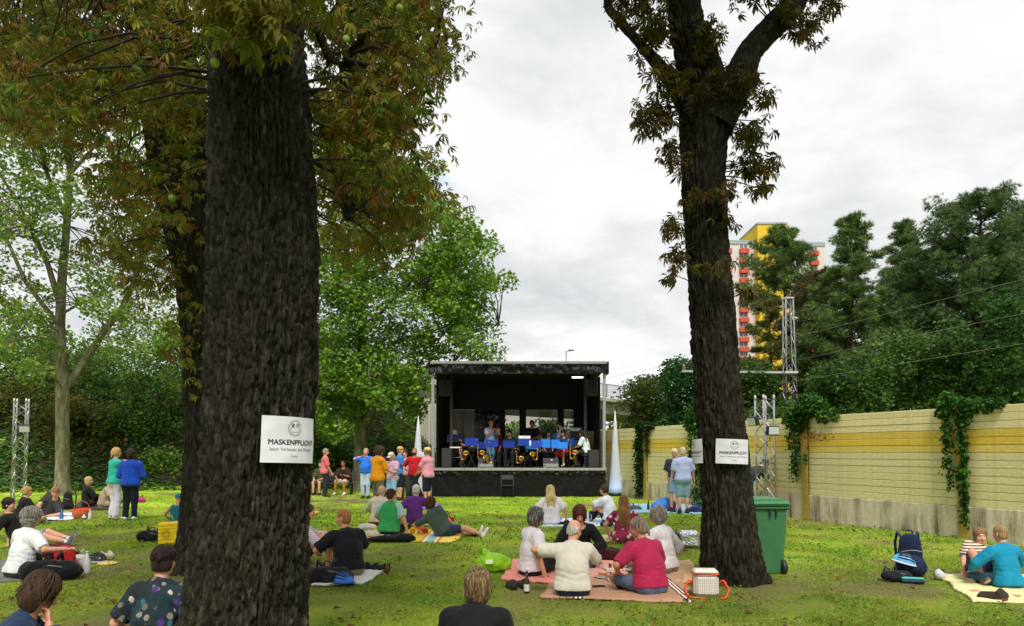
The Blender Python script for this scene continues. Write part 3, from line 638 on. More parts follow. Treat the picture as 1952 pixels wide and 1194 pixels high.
def pine(px, top, bot, w, D, label, shape='cone', trunk_px=None, seed=0, pal=None, sparse=1.0, zt=None):
    """a pine whose crown spans image rows top..bot, w px wide at depth D"""
    f = D/FPX; base = at(px, 860, D); base[2] = 0; tp = at(px+(trunk_px or 0), top, D); t = thing('pine_tree', label, 'tree', base); H = tp[2]; zb = at(px, bot, D)[2]; W_ = w*f/2
    path = np.array([base+(tp-base)*q for q in np.linspace(0, 1, 10)]); path[1:-1, 0] += rng.normal(0, .05, 8)
    trunk('trunk', path, np.linspace(.26 if D > 30 else .2, .04, 10), PINEB, t, 18, 60, (.12, .2), .02, .2, 5, 60+seed, .05, origin=base)
    mb = MB(); tips = []; rads = []; nb = int(36*sparse)
    for i in range(nb):
        q = (i+.5)/nb; z = zb+(H-zb)*q**.9
        if shape == 'cone': r = W_*(1.02-.88*q)*rng.uniform(.55, 1.15)
        elif shape == 'umbrella': r = W_*math.sin(math.pi*min(1, .34+.60*q))*rng.uniform(.45, 1.1)
        else: r = W_*math.sqrt(max(.05, 1-(2*q-.80)**2/1.45))*rng.uniform(.5, 1.08)
        a = i*2.4+rng.uniform(-.5, .5); o = path[min(9, int(9*min(1, max(0, (z-r*.3)/H))))].copy(); o[2] = max(.5, z-r*.3); e_ = np.array([o[0]+r*math.cos(a), o[1]+r*math.sin(a), z+rng.uniform(-.05, .22)*r])
        m_ = (o+e_)/2+np.array([0, 0, -.08*r]); mb.tube([o-base, m_-base, e_-base], [.055, .04, .012], 5, cap=False)
        for s in ((.45, .75, 1.0) if r > 1.2 else (.6, 1.0)): tips.append(o+(e_-o)*s+rng.normal(0, .08, 3)); rads.append(rng.uniform(.36, .66)*(.55+.28*min(r, 2.6))*max(1, D/46))
    tips.append(tp-[0, 0, .25]); rads.append(.35*max(1, D/46)); tips.append(tp-[0, 0, .7]); rads.append(.5*max(1, D/46))
    mb.build('branches', PINEB, t)['kind'] = 'stuff'; tips = np.array(tips); P = clump_points(tips, np.array(rads), 36, .25, .62)
    n = len(P); out = unit(P-np.array([base[0], base[1], 0])*[1, 1, 0]-np.array([0, 0, 1])*(P[:, 2:3]-.4)); y = unit(np.stack([P[:, 0]-base[0], P[:, 1]-base[1], np.full(n, .9)*np.hypot(P[:, 0]-base[0], P[:, 1]-base[1])+.3], -1)+rng.normal(0, .35, (n, 3)))
    x = unit(np.cross(y, rng.normal(0, 1, (n, 3)))); Rm = np.stack([x, np.cross(y, x), y], 1)
    leafcloud('crown', P-base, TUFT, rng.uniform(.17, .32, n)*max(1, D/42), pal or ['#607c3e', '#527036', '#708a46', '#80944e', '#486430'], t, None, Rm=Rm, mat=NEEDLE)
NEEDLE = leafmat('needles', .15, .6)
def bush(name, label, C, rad, per, size, pal, tmpl=None, base=None, stems=True, cat='bush', group=None, shell=.6, part='foliage', down=.2):
    C = np.asarray(C, float); b0 = base if base is not None else np.array([C[:, 0].mean(), C[:, 1].mean(), max(0, C[:, 2].min()-.6)])
    t = thing(name, label, cat, b0, group=group); b0 = np.asarray(b0, float)
    if stems:
        mb = MB(); k = min(len(C), 14); sel = rng.permutation(len(C))[:k]; twigs(mb, np.repeat([[0, 0, -.05]], k, 0)+rng.normal(0, .12, (k, 3))*[1, 1, 0], C[sel]-b0, .045, .012, .05, 5); mb.build('stem', TWIG, t)['kind'] = 'stuff'
    P = clump_points(C, rad, per, shell); leafcloud(part, P-b0, tmpl or SIMP, size*rng.uniform(.7, 1.3, len(P)), pal, t, None, 1.3, down, var=.4); return t
def grow(px0, px1, ytop, ybot, D0, D1, n): return pix_points([(px0, ytop+.25*(ybot-ytop)), (px0+.25*(px1-px0), ytop), (px0+.7*(px1-px0), ytop+.06*(ybot-ytop)), (px1, ytop+.3*(ybot-ytop)), (px1, ybot), (px0, ybot)], n, D0, D1)
def backdrop_plants():
    dk = ['#587e34', '#688e3c', '#4c7032', '#769846', '#6a7a3e']; md = ['#76a03a', '#88b246', '#648c32', '#9aba52']; br = ['#6a6a2c', '#58682c', '#7a6a30', '#4e6428']
    # shrubs on the bank, left to right, each a plant of its own
    spec = [(-40, 90, 640, 760, 40, 43, md, 'round green shrub high on the bank behind the left truss tower'), (100, 220, 650, 770, 40, 43, md, 'bright shrub high on the bank left of the leaning limb'), (180, 320, 780, 900, 33.5, 35.5, dk, 'leafy green shrub at the foot of the bank behind the standing pair'), (-40, 70, 850, 930, 32.5, 34, md, 'low nettle thicket at the foot of the bank by the truss tower'), (260, 370, 870, 940, 32, 33.5, md, 'low nettle thicket at the foot of the bank beside the forked chestnut'), (-60, 130, 600, 760, 38, 41, md, 'light green shrub on the bank at the left edge of the view'), (40, 220, 640, 800, 36, 39, dk, 'dark shrub on the bank behind the pale plane trunk'), (150, 330, 590, 760, 39, 42, md, 'tall green shrub on the bank right of the pale plane trunk'),
            (230, 380, 680, 850, 34.5, 37, dk, 'dark shrub low on the bank behind the two standing people'), (-60, 90, 730, 850, 34, 36, br, 'brownish shrub low on the bank behind the left truss tower'), (90, 240, 770, 880, 33, 35, br, 'brown leafed shrub low on the bank beside the plane trunk'),
            (280, 400, 600, 740, 38, 41, md, 'green shrub on the bank beside the forked chestnut'), (560, 660, 780, 930, 34, 37, dk, 'dark shrub behind the bench'), (600, 720, 840, 930, 33.5, 36, dk, 'low dark shrub under the broad plane tree'), (700, 790, 845, 925, 34, 36, ['#3f5a22', '#4d6828', '#34491e'], 'low green shrub in front of the concrete wall')]
    for a, b_, c, d, D0, D1, pal, lab in spec:
        C = grow(a, b_, c, d, D0, D1, 60); cx_ = at((a+b_)/2, 862, (D0+D1)/2); cx_[2] = float(hill(cx_[0], cx_[1]))
        bush('shrub', lab, C, rng.uniform(.5, .95, len(C)), 85, .17, pal, base=cx_, group='shrubs on the bank', tmpl=DIAM, shell=.7)
    # ivy and leaf litter over the bank
    n = 44000; x = rng.uniform(-30, -2, n); y = rng.uniform(28, 46, n); z = hill(x, y); k = (z > .06) & (fbm(np.stack([x*.5, y*.5, x*0], -1), 3, 61) > .34); P = np.stack([x, y, z+rng.uniform(.02, .35, n)*fbm(np.stack([x, y, x*0], -1)*.9, 2, 66)], -1)[k]
    o = leafcloud('ivy_ground_cover', P, DIAM, rng.uniform(.14, .26, len(P)), ['#44702e', '#568438', '#386228', '#689444'], None, None, .7, .1); tag(o, 'ivy and low green growth covering the bank', 'ivy')
    n = 6000; x = rng.uniform(-30, -2, n); y = rng.uniform(28, 44, n); z = hill(x, y); k = z > .05; P = np.stack([x, y, z+.03], -1)[k]
    o = leafcloud('leaf_litter', P, DIAM, rng.uniform(.12, .22, len(P)), ['#5c4020', '#6d4c26', '#4a3820', '#7a5a30'], None, None, .5, 0); tag(o, 'brown dead leaves lying on the bank', 'leaves')
    # right of the stage and beyond the sound barrier
    rt = ['#4c6e30', '#5c7e38', '#406028', '#6a863c']; dk = ['#405e2a', '#4c6c30', '#365224', '#5a7634']
    R_ = [(1195, 1290, 715, 830, 44, 48, ['#4d6226', '#5a6a2a', '#3c5420'], 'olive bush beside the bridge right of the stage'), (1270, 1345, 690, 830, 38, 42, ['#2f5a24', '#3a6a2a', '#284a20'], 'dark green bush left of the gnarled chestnut behind the barrier'), (1395, 1470, 690, 800, 36, 38, dk, 'dark conifer bush behind the right chestnut trunk'),
          (1440, 1560, 775, 825, 33, 36, dk, 'dark bush below the lattice mast'), (1560, 1700, 690, 810, 33, 37, dk, 'dark undergrowth bush under the slender pine'), (1660, 1800, 640, 790, 34, 38, rt, 'mixed green bush between the pines'), (1780, 1880, 620, 790, 33, 36, dk, 'dense dark bush behind the second ivy post'), (1860, 2010, 560, 790, 30, 33, ['#3a5e28', '#486a2e', '#2e4e24'], 'bright green bush at the right edge of the picture'),
          (1512, 1600, 590, 740, 46, 50, ['#5c6a2e', '#6a7434', '#4a5a28'], 'yellowish tree crown in front of the tower block'), (1680, 1790, 520, 700, 52, 56, dk, 'dark tree crown filling the gap between the pines'), (1870, 2000, 500, 680, 52, 56, dk, 'dark tree crown behind the huge pine'), (1600, 1720, 560, 720, 48, 52, rt, 'green tree crown behind the slender pine'), (1398, 1440, 690, 770, 46, 49, br, 'brownish tree crown beside the red balconies')]
    for a, b_, c, d, D0, D1, pal, lab in R_:
        C = grow(a, b_, c, d, D0, D1, 60); cx_ = at((a+b_)/2, 862, (D0+D1)/2); cx_[2] = 0
        bush('bush', lab, C, rng.uniform(.55, 1.0, len(C)), 110, .20, pal, base=cx_, group='bushes beyond the sound barrier', tmpl=DIAM, shell=.65)
    for px, top, w, D, pal, lab in ((985, 813, 50, 78, md, 'distant tree seen through the left stage window'), (1044, 803, 36, 76, dk, 'distant dark tree seen through the middle stage window'), (1178, 798, 60, 80, ['#7a8a30', '#8a9638', '#6a7a2c'], 'distant yellowish tree under the bridge'), (905, 780, 100, 60, br, 'distant tree seen through the leftmost stage window'), (1100, 812, 40, 82, dk, 'distant low tree seen through the right stage window')):
        C = grow(px-w/2, px+w/2, top, 858, D-2, D+2, 40); c0 = at(px, 862, D); c0[2] = 0; bush('distant_tree', lab, C, rng.uniform(.8, 1.4, len(C)), 40, .4, pal, base=c0, tmpl=DIAM, cat='tree')
    pine(1496, 436, 590, 175, 60, 'dark pine with flat top in front of the tower block', 'umbrella', seed=1, sparse=1.0)
    pine(1622, 412, 740, 215, 44, 'slender pine with bare reddish trunk behind the barrier', 'cone', seed=2, sparse=2.0)
    pine(1722, 425, 790, 190, 62, 'narrow pointed pine between the slender pine and the big one', 'cone', seed=3, sparse=1.7)
    pine(1868, 368, 800, 310, 42, 'huge dark pine at the right edge behind the barrier', 'dome', seed=4, sparse=4.2, pal=['#567040', '#486438', '#647e48', '#728a50'])
    pine(1780, 470, 800, 210, 46, 'dark pine left of the huge pine', 'dome', seed=5, sparse=2.2, pal=['#607c44', '#526e3a', '#728a4a'])
    pine(1960, 400, 800, 170, 50, 'dark pine cut by the right edge of the picture', 'dome', seed=6, sparse=2.4)
    pine(1468, 575, 760, 110, 55, 'sparse pine crown crossing the lower yellow shaft', 'dome', seed=9, sparse=.55, pal=['#6a7034', '#5a6a30', '#7a7a3c'])
    pine(1432, 690, 800, 70, 52, 'low pine peeking out beside the right chestnut trunk', 'cone', seed=7, sparse=.7, pal=['#4a5a2c', '#5a6030', '#3c4a26'])
    pine(1562, 520, 800, 150, 50, 'thin brownish pine between mast and slender pine', 'dome', seed=8, sparse=1.5, pal=['#4f5a2c', '#5d5a2e', '#3e4c28', '#6a5a30'])
# ------------------------------------------------------------ sound barrier
def dirtymat(name, col, streak, rough=.85, sc=3.0, amt=.6):
    m, N, L, b = newmat(name); v = coords(N, L, (1, 1, .10)); f = noise(N, L, v, sc, 6, .65); v2 = coords(N, L); f2 = noise(N, L, v2, .9, 4)
    k = N.new('ShaderNodeMath'); k.operation = 'MULTIPLY'; L.new(ramp(N, L, f, [(.44, (0, 0, 0)), (.60, (1, 1, 1))]), k.inputs[0]); L.new(ramp(N, L, f2, [(.30, (0, 0, 0)), (.55, (1, 1, 1))]), k.inputs[1])
    k2 = N.new('ShaderNodeMath'); k2.operation = 'MULTIPLY'; L.new(k.outputs[0], k2.inputs[0]); k2.inputs[1].default_value = amt
    base = ramp(N, L, noise(N, L, v2, 14, 5), [(.3, tuple(x*.86 for x in lin(col))), (.7, tuple(min(1, x*1.1) for x in lin(col)))])
    L.new(mixc(N, L, k2.outputs[0], base, streak), b.inputs['Base Color']); b.inputs['Roughness'].default_value = rough; b.inputs['Specular IOR Level'].default_value = .25
    bump(N, L, b, noise(N, L, v2, 60, 4), .15, .01); return m
CONC = dirtymat('stained_concrete', (.66, .58, .42), (.07, .055, .035), .9, 3.2, .85)
CONC2 = dirtymat('pale_concrete', (.52, .48, .40), (.22, .20, .15), .9, 2.0, .5)
def boardmat(c): return dirtymat('barrier_board', c, tuple(x*.72 for x in lin(c)), .6, .7, .35)
CREAM, OLIVE = boardmat((.80, .69, .36)), boardmat((.72, .645, .33)); YEL = [boardmat(c) for c in ((.76, .58, .13), (.76, .53, .07), (.74, .53, .09))]
POSTM = dirtymat('ochre_post', (.44, .30, .06), (.16, .11, .03), .6, 3, .5)
FP = [np.array(p) for p in ((10.0, 10.3), (8.56, 14.1), (7.10, 17.9), (5.86, 21.75), (4.65, 25.6), (3.52, 29.45), (2.40, 33.3))]
fence = thing('sound_barrier', 'long yellow and cream plank sound barrier on a stained concrete plinth', 'fence', (FP[1][0], FP[1][1], 0))
fo = np.array([FP[1][0], FP[1][1], 0])
BH = 1.87/13
for i in range(len(FP)-1):
    a, b_ = FP[i], FP[i+1]; d = unit(b_-a); l = np.linalg.norm(b_-a); n_ = np.array([-d[1], d[0]]); rz = math.atan2(d[1], d[0]); mid = (a+b_)/2
    mb = MB(); mb.box((0, 0, .28), (l-.16, .16, .64), bev=.01); o = mb.build('concrete_plinth', CONC, fence); o.location = (mid[0]-fo[0], mid[1]-fo[1], 0); o.rotation_euler = (0, 0, rz)
    bm_ = None
    for k in range(13):
        mt = OLIVE if k < 7 else (YEL[k-7] if k < 10 else CREAM)
        if bm_ is None: mb = MB(); mb.box((0, 0, 0), (l-.14, .10, BH-.007), bev=.008); bm_ = mb.build('plank', mt, fence); o = bm_
        else:
            o = bpy.data.objects.new('plank', bm_.data); link(o, fence); o.material_slots[0].link = 'OBJECT'; o.material_slots[0].material = mt
        o.location = (mid[0]-fo[0]+rng.normal(0, .002), mid[1]-fo[1], .60+BH*(k+.5)); o.rotation_euler = (rng.normal(0, .012), 0, rz)
    mb = MB(); mb.box((0, 0, 0), (l-.14, .05, 1.86)); o = mb.build('backing_panel', M((.16, .14, .07)), fence); o.location = (mid[0]-fo[0], mid[1]-fo[1], .60+.93); o.rotation_euler = (0, 0, rz)
for p in FP:
    d = unit(FP[2]-FP[1]); rz = math.atan2(d[1], d[0]); mb = MB(); mb.box((0, -.11, 1.24), (.20, .02, 2.55)); mb.box((0, 0, 1.24), (.02, .20, 2.55)); mb.box((0, .11, 1.24), (.20, .02, 2.55)); o = mb.build('post', POSTM, fence); o.location = (p[0]-fo[0], p[1]-fo[1], 0); o.rotation_euler = (0, 0, rz)
# ivy on the posts
IVYP = ['#3a6a22', '#4a7c2a', '#2e561e', '#5a8a30', '#264a1c']
def ivy_on(p, label, drops, head, per=26, size=.085, dark=False, red=None):
    base = np.array([p[0], p[1], 0.0]); pal = IVYP if not dark else ['#26421c', '#2e4a20', '#1f381a', '#3a5424']; d = unit(FP[2]-FP[1]); nrm = np.array([-d[1], d[0]]);
    if nrm[0] > 0: nrm = -nrm
    t = thing('ivy', label, 'ivy', base); mb = MB(); P = []
    for off, z1, z0, w in drops:                       # trailing strands down the face
        q = np.array([*(base[:2]+d*off+nrm*.17), 0]); n = 9; pts = [q+np.array([*(d*rng.normal(0, w*.4)), z1+(z0-z1)*i/(n-1)]) for i in range(n)]; mb.tube(np.array(pts)-base, .008, 4, cap=False)
        m_ = int(per*abs(z1-z0)*4); s = rng.random(m_); c = np.array([np.interp(s, np.linspace(0, 1, n), [pt[k] for pt in pts]) for k in range(3)]).T; P.append(c+rng.normal(0, 1, (m_, 3))*[w*.5, w*.5, .06]*np.array([abs(d[0])+.3, abs(d[1])+.3, 1]))
    for off, z, r, n in head:
        c = np.array([*(base[:2]+d*off+nrm*.05), z]); dv = unit(rng.normal(0, 1, (n, 3))); P.append(c+dv*r*(.6+.4*rng.random((n, 1)))*np.array([.9, .9, .75]))
    mb.build('stem', TWIG, t); P = np.concatenate(P); leafcloud('foliage', P-base, DIAM, size*rng.uniform(.7, 1.3, len(P)), pal, t, None, 1.3, .6, var=.4)
    if red is not None: c = np.array([*(base[:2]+d*red[0]+nrm*.2), red[1]]); Q = c+rng.normal(0, 1, (90, 3))*[.25, .25, .09]; leafcloud('red_foliage', Q-base, DIAM, .07, ['#8a3a1c', '#7a2e18', '#6a4a20'], t, None, 1.2, .5)
ivy_on(FP[2], 'bushy ivy mound topping the barrier post right of the bin', [(.25, 2.3, .95, .10), (.4, 2.2, 1.0, .09), (.15, 2.2, 1.2, .1), (-.1, 1.6, 1.35, .05)], [(.1, 2.55, .42, 900), (-.25, 2.70, .36, 700), (.35, 2.45, .36, 600), (-.6, 2.45, .22, 240), (-.05, 2.85, .28, 400), (.12, 2.25, .3, 500), (-.95, 2.44, .12, 90)], red=(-.55, 2.02))
ivy_on(FP[1], 'ivy trailing down the barrier post nearest the right edge', [(-.08, 2.4, .25, .05), (-.12, 2.3, .4, .05), (.28, 2.4, 1.3, .07), (.2, 2.2, .9, .05), (-.05, 2.3, .6, .05)], [(.15, 2.55, .26, 420), (-.2, 2.48, .22, 320), (-.5, 2.46, .17, 220), (-.75, 2.50, .13, 130), (.35, 2.4, .2, 200), (.25, 2.7, .16, 150), (-.05, 2.3, .2, 260)])
ivy_on(FP[4], 'dark ivy column hugging the barrier post near the stage', [(.3, 2.4, .1, .16), (.4, 2.4, .1, .14), (.22, 2.4, .2, .12), (-.2, 2.4, 1.6, .12)], [(.2, 2.5, .3, 420), (-.2, 2.5, .25, 260), (-.5, 2.48, .16, 130)], 42, .10, True)
ivy_on(FP[3], 'tall dark ivy on the barrier post beside the gnarled chestnut', [(.5, 2.5, .1, .2), (.7, 2.5, .1, .18), (.3, 2.5, .2, .2), (.9, 2.4, .9, .12)], [(.7, 2.75, .42, 800), (.5, 3.1, .35, 500), (.9, 2.5, .35, 420)], 40, .09)

# ------------------------------------------------------------ bridge, ramp wall, street lamp, tower block, mast
STEEL = M((.42, .43, .44), .45, .12, 12, metal=.8); GALV = M((.55, .56, .57), .5, .12, 20, metal=.6); DARKM = M((.02, .02, .022), .5, .2, 20)
br_a, br_b = at(960, 862, 50), at(1330, 862, 72); br_a[2] = br_b[2] = 0; bd = unit(br_b-br_a); br = thing('bridge', 'concrete road bridge with steel railing passing behind the stage', 'bridge', br_a)
bl = np.linalg.norm(br_b-br_a); brz = math.atan2(bd[1], bd[0]); br.rotation_euler = (0, 0, brz)
mb = MB(); mb.box((bl/2-6, 4.0, 5.15), (bl+16, 8, .9), bev=.03); mb.build('girder', CONC2, br)
mb = MB(); mb.box((bl/2-6, 4.0, 5.76), (bl+16, 9.2, .30), bev=.03); mb.build('deck_slab', CONC2, br)
rl = None
for k in range(int(bl/2)+8):
    mb = MB()
    if rl is None:
        mb.box((0, 0, .55), (.07, .07, 1.1)); mb.bar((0, 0, 1.08), (2, 0, 1.08), .06); mb.bar((0, 0, .15), (2, 0, .15), .04)
        for j in range(1, 13): mb.bar((j*2/13, 0, .15), (j*2/13, 0, 1.08), .022)
        rl = mb.build('railing', M((.14, .16, .19), .5), br); o = rl
    else: o = rl.copy(); link(o, br)
    o.location = (-14+k*2, -.45, 5.90)
for x in (14.5, 24): mb = MB(); mb.lathe([(.42, -.1), (.42, 4.72)], 20, (x, 3.2, 0)); mb.build('pier', CONC2, br)
wa, wb = at(640, 862, 41), at(905, 862, 44); w = thing('retaining_wall', 'pale concrete ramp wall behind the plane tree left of the stage', 'wall', (wa[0], wa[1], 0))
wd = unit((wb-wa)*[1, 1, 0]); wl_ = np.linalg.norm((wb-wa)[:2]); nseg = 9
for k in range(nseg):
    h0, h1 = 3.6+1.7*k/nseg, 3.6+1.7*(k+1)/nseg; x0, x1 = wl_*k/nseg+.012, wl_*(k+1)/nseg-.012
    mb = MB(); V = [(x0, 0, -.2), (x1, 0, -.2), (x1, 0, h1), (x0, 0, h0), (x0, .4, -.2), (x1, .4, -.2), (x1, .4, h1), (x0, .4, h0)]
    mb.add(V, [(0, 1, 2, 3), (5, 4, 7, 6), (3, 2, 6, 7), (1, 5, 6, 2), (4, 0, 3, 7)]); mb.build('panel', CONC2, w)
w.rotation_euler = (0, 0, math.atan2(wd[1], wd[0]))
lp = at(1080, 862, 66); s = thing('street_lamp', 'slim street lamp rising above the stage roof', 'lamp', (lp[0], lp[1], 6.0)); mb = MB(); mb.tube([(0, 0, 0), (0, 0, 4.6)], [.07, .05], 8); mb.build('pole', STEEL, s); mb = MB(); mb.bar((0, 0, 4.56), (.55, 0, 4.66), .07); mb.build('arm', STEEL, s); mb = MB(); mb.box((.45, 0, 4.68), (.5, .18, .09), bev=.02); mb.build('lamp_head', DARKM, s)

TD = 210.0
def tw(px, py, dD=0): return at(px, py, TD+dD)
tb = tw(1400, 862); tb[2] = 0; tower = thing('tower_block', 'tall residential tower block with yellow stair shaft and red balconies', 'building', tb)
RENDER_ = M((.62, .57, .54), .9, .06, 2); YTOW = M((.68, .46, .03), .85, .08, 1.5); TRIMM = M((.30, .36, .34), .7)
def slab(name, x0, x1, ytop, dep0, dep1, mat):
    a, c = tw(x0, ytop, dep0), tw(x1, ytop, dep0); mb = MB(); mb.box(((a[0]+c[0])/2-tb[0], (a[1]-tb[1])+(dep1-dep0)/2, a[2]/2), (c[0]-a[0], dep1-dep0, a[2])); return mb.build(name, mat, tower), a, c
wl1, A0, A1 = slab('wall', 1360, 1443, 466, 0, 22, RENDER_); sh_, S0, S1 = slab('stair_shaft', 1443.5, 1500, 428, -3, 20, YTOW); wr, B0, B1 = slab('wall', 1500.5, 1572, 470, 1, 22, RENDER_); slab('lift_tower', 1438, 1452, 437, 4, 18, RENDER_)
for nm, a, c, h in (('parapet', A0, A1, 1.2), ('parapet', B0, B1, 1.2), ('parapet', S0, S1, .5)):
    mb = MB(); mb.box(((a[0]+c[0])/2-tb[0], a[1]-tb[1]+8, a[2]+h/2), (c[0]-a[0]+.3, 16.4, h)); mb.build(nm, TRIMM, tower)
GLASS_FAR = M((.12, .15, .18), .15, .3, 2, spec=.8); WHITE = M((.78, .78, .76), .6); REDB = M((.50, .075, .04), .7, .15, 3)
def tower_column(pxc, wdt, y0, wall_y, n, col0=None):
    bal = pan = None
    for k in range(n):
        y = y0+k*18.7; c = tw(pxc, y+6, wall_y); c2 = tw(pxc, y-5, wall_y)
        mb = MB()
        if bal is None:
            mb.box((0, -.55, 0), (wdt, 1.1, 1.35), bev=.04); bal = mb.build('balcony', REDB, tower); o = bal; mb = MB()
            for sx in (-1, 1): mb.box((sx*wdt*.22, -.06, 0), (wdt*.36, .12, 1.15), 0)
            gb = mb; mb = MB(); mb.box((0, -.02, 0), (wdt*.9, .06, 1.3)); pan = mb.build('window', WHITE, tower); gb.build('pane', GLASS_FAR, pan); q = pan
        else: o = bal.copy(); link(o, tower); q = copy_tree(pan, tower)
        o.location = c-tb; q.location = c2-tb
tower_column(1417.5, 2.6, 474, 0, 20); tower_column(1551, 2.4, 478, 1, 18); tower_column(1385, 2.6, 474, 0, 18)

# catenary mast
def lattice(mb, h, w0, w1, step, r, c=(0, 0, 0), n=4):
    cs = [(-1, -1), (1, -1), (1, 1), (-1, 1)]; c = np.array(c, float)
    def pt(k, z): q = w0+(w1-w0)*z/h; return c+np.array([cs[k % 4][0]*q/2, cs[k % 4][1]*q/2, z])
    for k in range(4): mb.tube([pt(k, 0), pt(k, h)], r, 6)
    z = 0; i = 0
    while z < h-.05:
        z2 = min(h, z+step)
        for k in range(4):
            mb.tube([pt(k+(i % 2), z), pt(k+1-(i % 2), z2)], r*.55, 5, cap=False)
        z = z2; i += 1
mp_ = at(1508, 862, 35.0); mast = thing('catenary_mast', 'grey lattice railway mast with a cross arm behind the barrier', 'mast', (mp_[0], mp_[1], 0)); MASTH = at(1508, 570, 35)[2]
mb = MB(); lattice(mb, MASTH, .62, .34, .55, .034); mb.build('lattice_tower', GALV, mast); za = at(1508, 711, 35)[2]; arm_e = at(1300, 708, 37.5)-np.array([mp_[0], mp_[1], 0])
mb = MB(); mb.bar((.3, -.1, za), arm_e, .13, .10); mb.box((0, 0, za), (.6, .6, .1)); mb.build('cross_arm', GALV, mast); mb = MB(); mb.lathe([(.05, 0), (.10, .05), (.05, .1), (.10, .15), (.05, .2), (.1, .25), (.05, .3)], 10, arm_e+np.array([.1, 0, .05])); mb.build('insulator', M((.25, .14, .08), .3), mast)
mb = MB(); mb.box((0, 0, MASTH+.02), (.42, .42, .06)); mb.build('cap_plate', GALV, mast)
def rail_pt(D, z, X0=23.3): return np.array([X0-.29*D, D, z])
WIREM = M((.26, .27, .24), .5, metal=.2)
for z, X0, lab, r in ((7.08, 23.3, 'upper overhead railway wire crossing in front of the pines', .006), (5.98, 23.3, 'lower overhead railway wire crossing in front of the pines', .006), (4.9, 22.6, 'faint lowest railway wire below the other two', .006)):
    mb = MB(); pts = [rail_pt(D, z+.10*math.cos((D-20)/6), X0) for D in np.linspace(16, 62, 40)]; mb.tube(pts, r, 5); o = mb.build('overhead_wire', WIREM); tag(o, lab, 'wire')

# ------------------------------------------------------------ stage
SD = 27.0; SX0, SX1 = (824-CX)*SD/FPX, (1153-CX)*SD/FPX; SC = (SX0+SX1)/2; SW = SX1-SX0; DECK = 1.04; SDEP = 4.4
BLACK = M((.012, .012, .013), .85, .3, 5); TARP = M((.005, .005, .006), .42, .25, 3, .6, 5, spec=.22, bd=.06)
stage = thing('stage', 'black mobile trailer stage with open front and draped skirt', 'stage', (SC, SD, 0))
mb = MB(); mb.box((0, SDEP/2, DECK-.06), (SW-.06, SDEP, .12)); mb.build('deck', M((.03, .028, .026), .6, .3, 6), stage)
mb = MB(); mb.box((0, -.03, DECK-.045), (SW+.10, .06, .10), bev=.01); mb.build('deck_edge', M((.40, .39, .36), .4, .15, 10, metal=.5), stage)
def drape(name, x0, x1, z0, z1, y, fold, nx_=160, nz_=14, mat=TARP, seed=0, amp=.04, parent=stage, top_amp=1.0):
    xs_ = np.linspace(x0, x1, nx_); zs_ = np.linspace(z0, z1, nz_); X_, Z_ = np.meshgrid(xs_, zs_, indexing='ij'); k = (Z_-z0)/(z1-z0)
    q = np.stack([X_*fold, k*1.4+X_*.3, X_*0+seed], -1); Y_ = y-amp*2*(fbm(q, 3, seed)-.5)*(.3+.9*k*top_amp)
    Zj = Z_+np.where(k < .02, (vnoise(q*2, seed+4)-.5)*.04, 0)
    I_ = np.arange(nx_*nz_).reshape(nx_, nz_); F_ = np.stack([I_[:-1, :-1], I_[1:, :-1], I_[1:, 1:], I_[:-1, 1:]], -1).reshape(-1, 4)
    return mesh_np(name, np.stack([X_, Y_, Zj], -1).reshape(-1, 3), F_, mat, parent, smooth=True)
drape('skirt', -SW/2, SW/2, .02, DECK-.10, -.05, 3, 220, 16, seed=3, amp=.05)
drape('skirt_ruffle', -SW/2, SW/2, DECK-.22, DECK-.09, -.09, 16, 300, 6, seed=5, amp=.10)
for sx in (-1, 1):
    mb = MB(); mb.box((sx*(SW/2-.01), SDEP/2, DECK/2), (.03, SDEP, DECK-.12)); mb.build('side_skirt', BLACK, stage)
RZ = at(976, 690, SD-.3)[2]; FZ = at(976, 713, SD-.3)[2]
RW = (1160-818)*(SD-.3)/FPX
mb = MB(); V = [(-RW/2, -.34, RZ-.05), (RW/2, -.34, RZ-.05), (SW/2, SDEP, RZ-.32), (-SW/2, SDEP, RZ-.32)]; V += [(x, y, z-.10) for x, y, z in V]; mb.add(V, [(0, 1, 2, 3), (7, 6, 5, 4), (0, 4, 5, 1), (1, 5, 6, 2), (2, 6, 7, 3), (3, 7, 4, 0)]); mb.build('roof', BLACK, stage)
mb = MB(); mb.box((0, -.38, RZ-.04), (RW-.08, .07, .10), bev=.01); mb.build('roof_edge', M((.30, .30, .28), .4, .12, 8, metal=.4), stage)
drape('roof_fascia', -RW/2, RW/2, FZ, RZ-.09, -.40, 6, 200, 10, seed=9, amp=.16)
for sx in (-1, 1):
    mb = MB(); mb.box((sx*RW/2, -.05, (FZ+RZ)/2), (.05, .7, RZ-FZ)); mb.build('fascia_end', TARP, stage)
    mb = MB(); mb.bar((sx*(SW/2-.04), .02, DECK), (sx*(RW/2-.12), -.22, FZ+.05), .11, .10); mb.build('front_post', M((.40, .41, .40), .45, .1, 12, metal=.5), stage)
    mb = MB(); mb.box((sx*(SW/2-.05), SDEP/2+.5, (DECK+RZ-.4)/2), (.04, SDEP-1.05, RZ-.4-DECK)); mb.build('side_curtain', BLACK, stage)
    mb = MB(); mb.bar((sx*(SW/2-.62), .9, DECK), (sx*(SW/2-.62), .9, RZ-.3), .10); mb.build('inner_post', DARKM, stage)
    mb = MB(); mb.box((sx*(SW/2-.40), .65, FZ-.42), (.42, .4, .62), bev=.03, taper=1.0); mb.box((sx*(SW/2-.40), .44, FZ-.42), (.34, .02, .52), 1); mb.box((sx*(SW/2-.40), .65, FZ-.02), (.05, .05, .3)); mb.build('hanging_speaker', [DARKM, BLACK], stage)
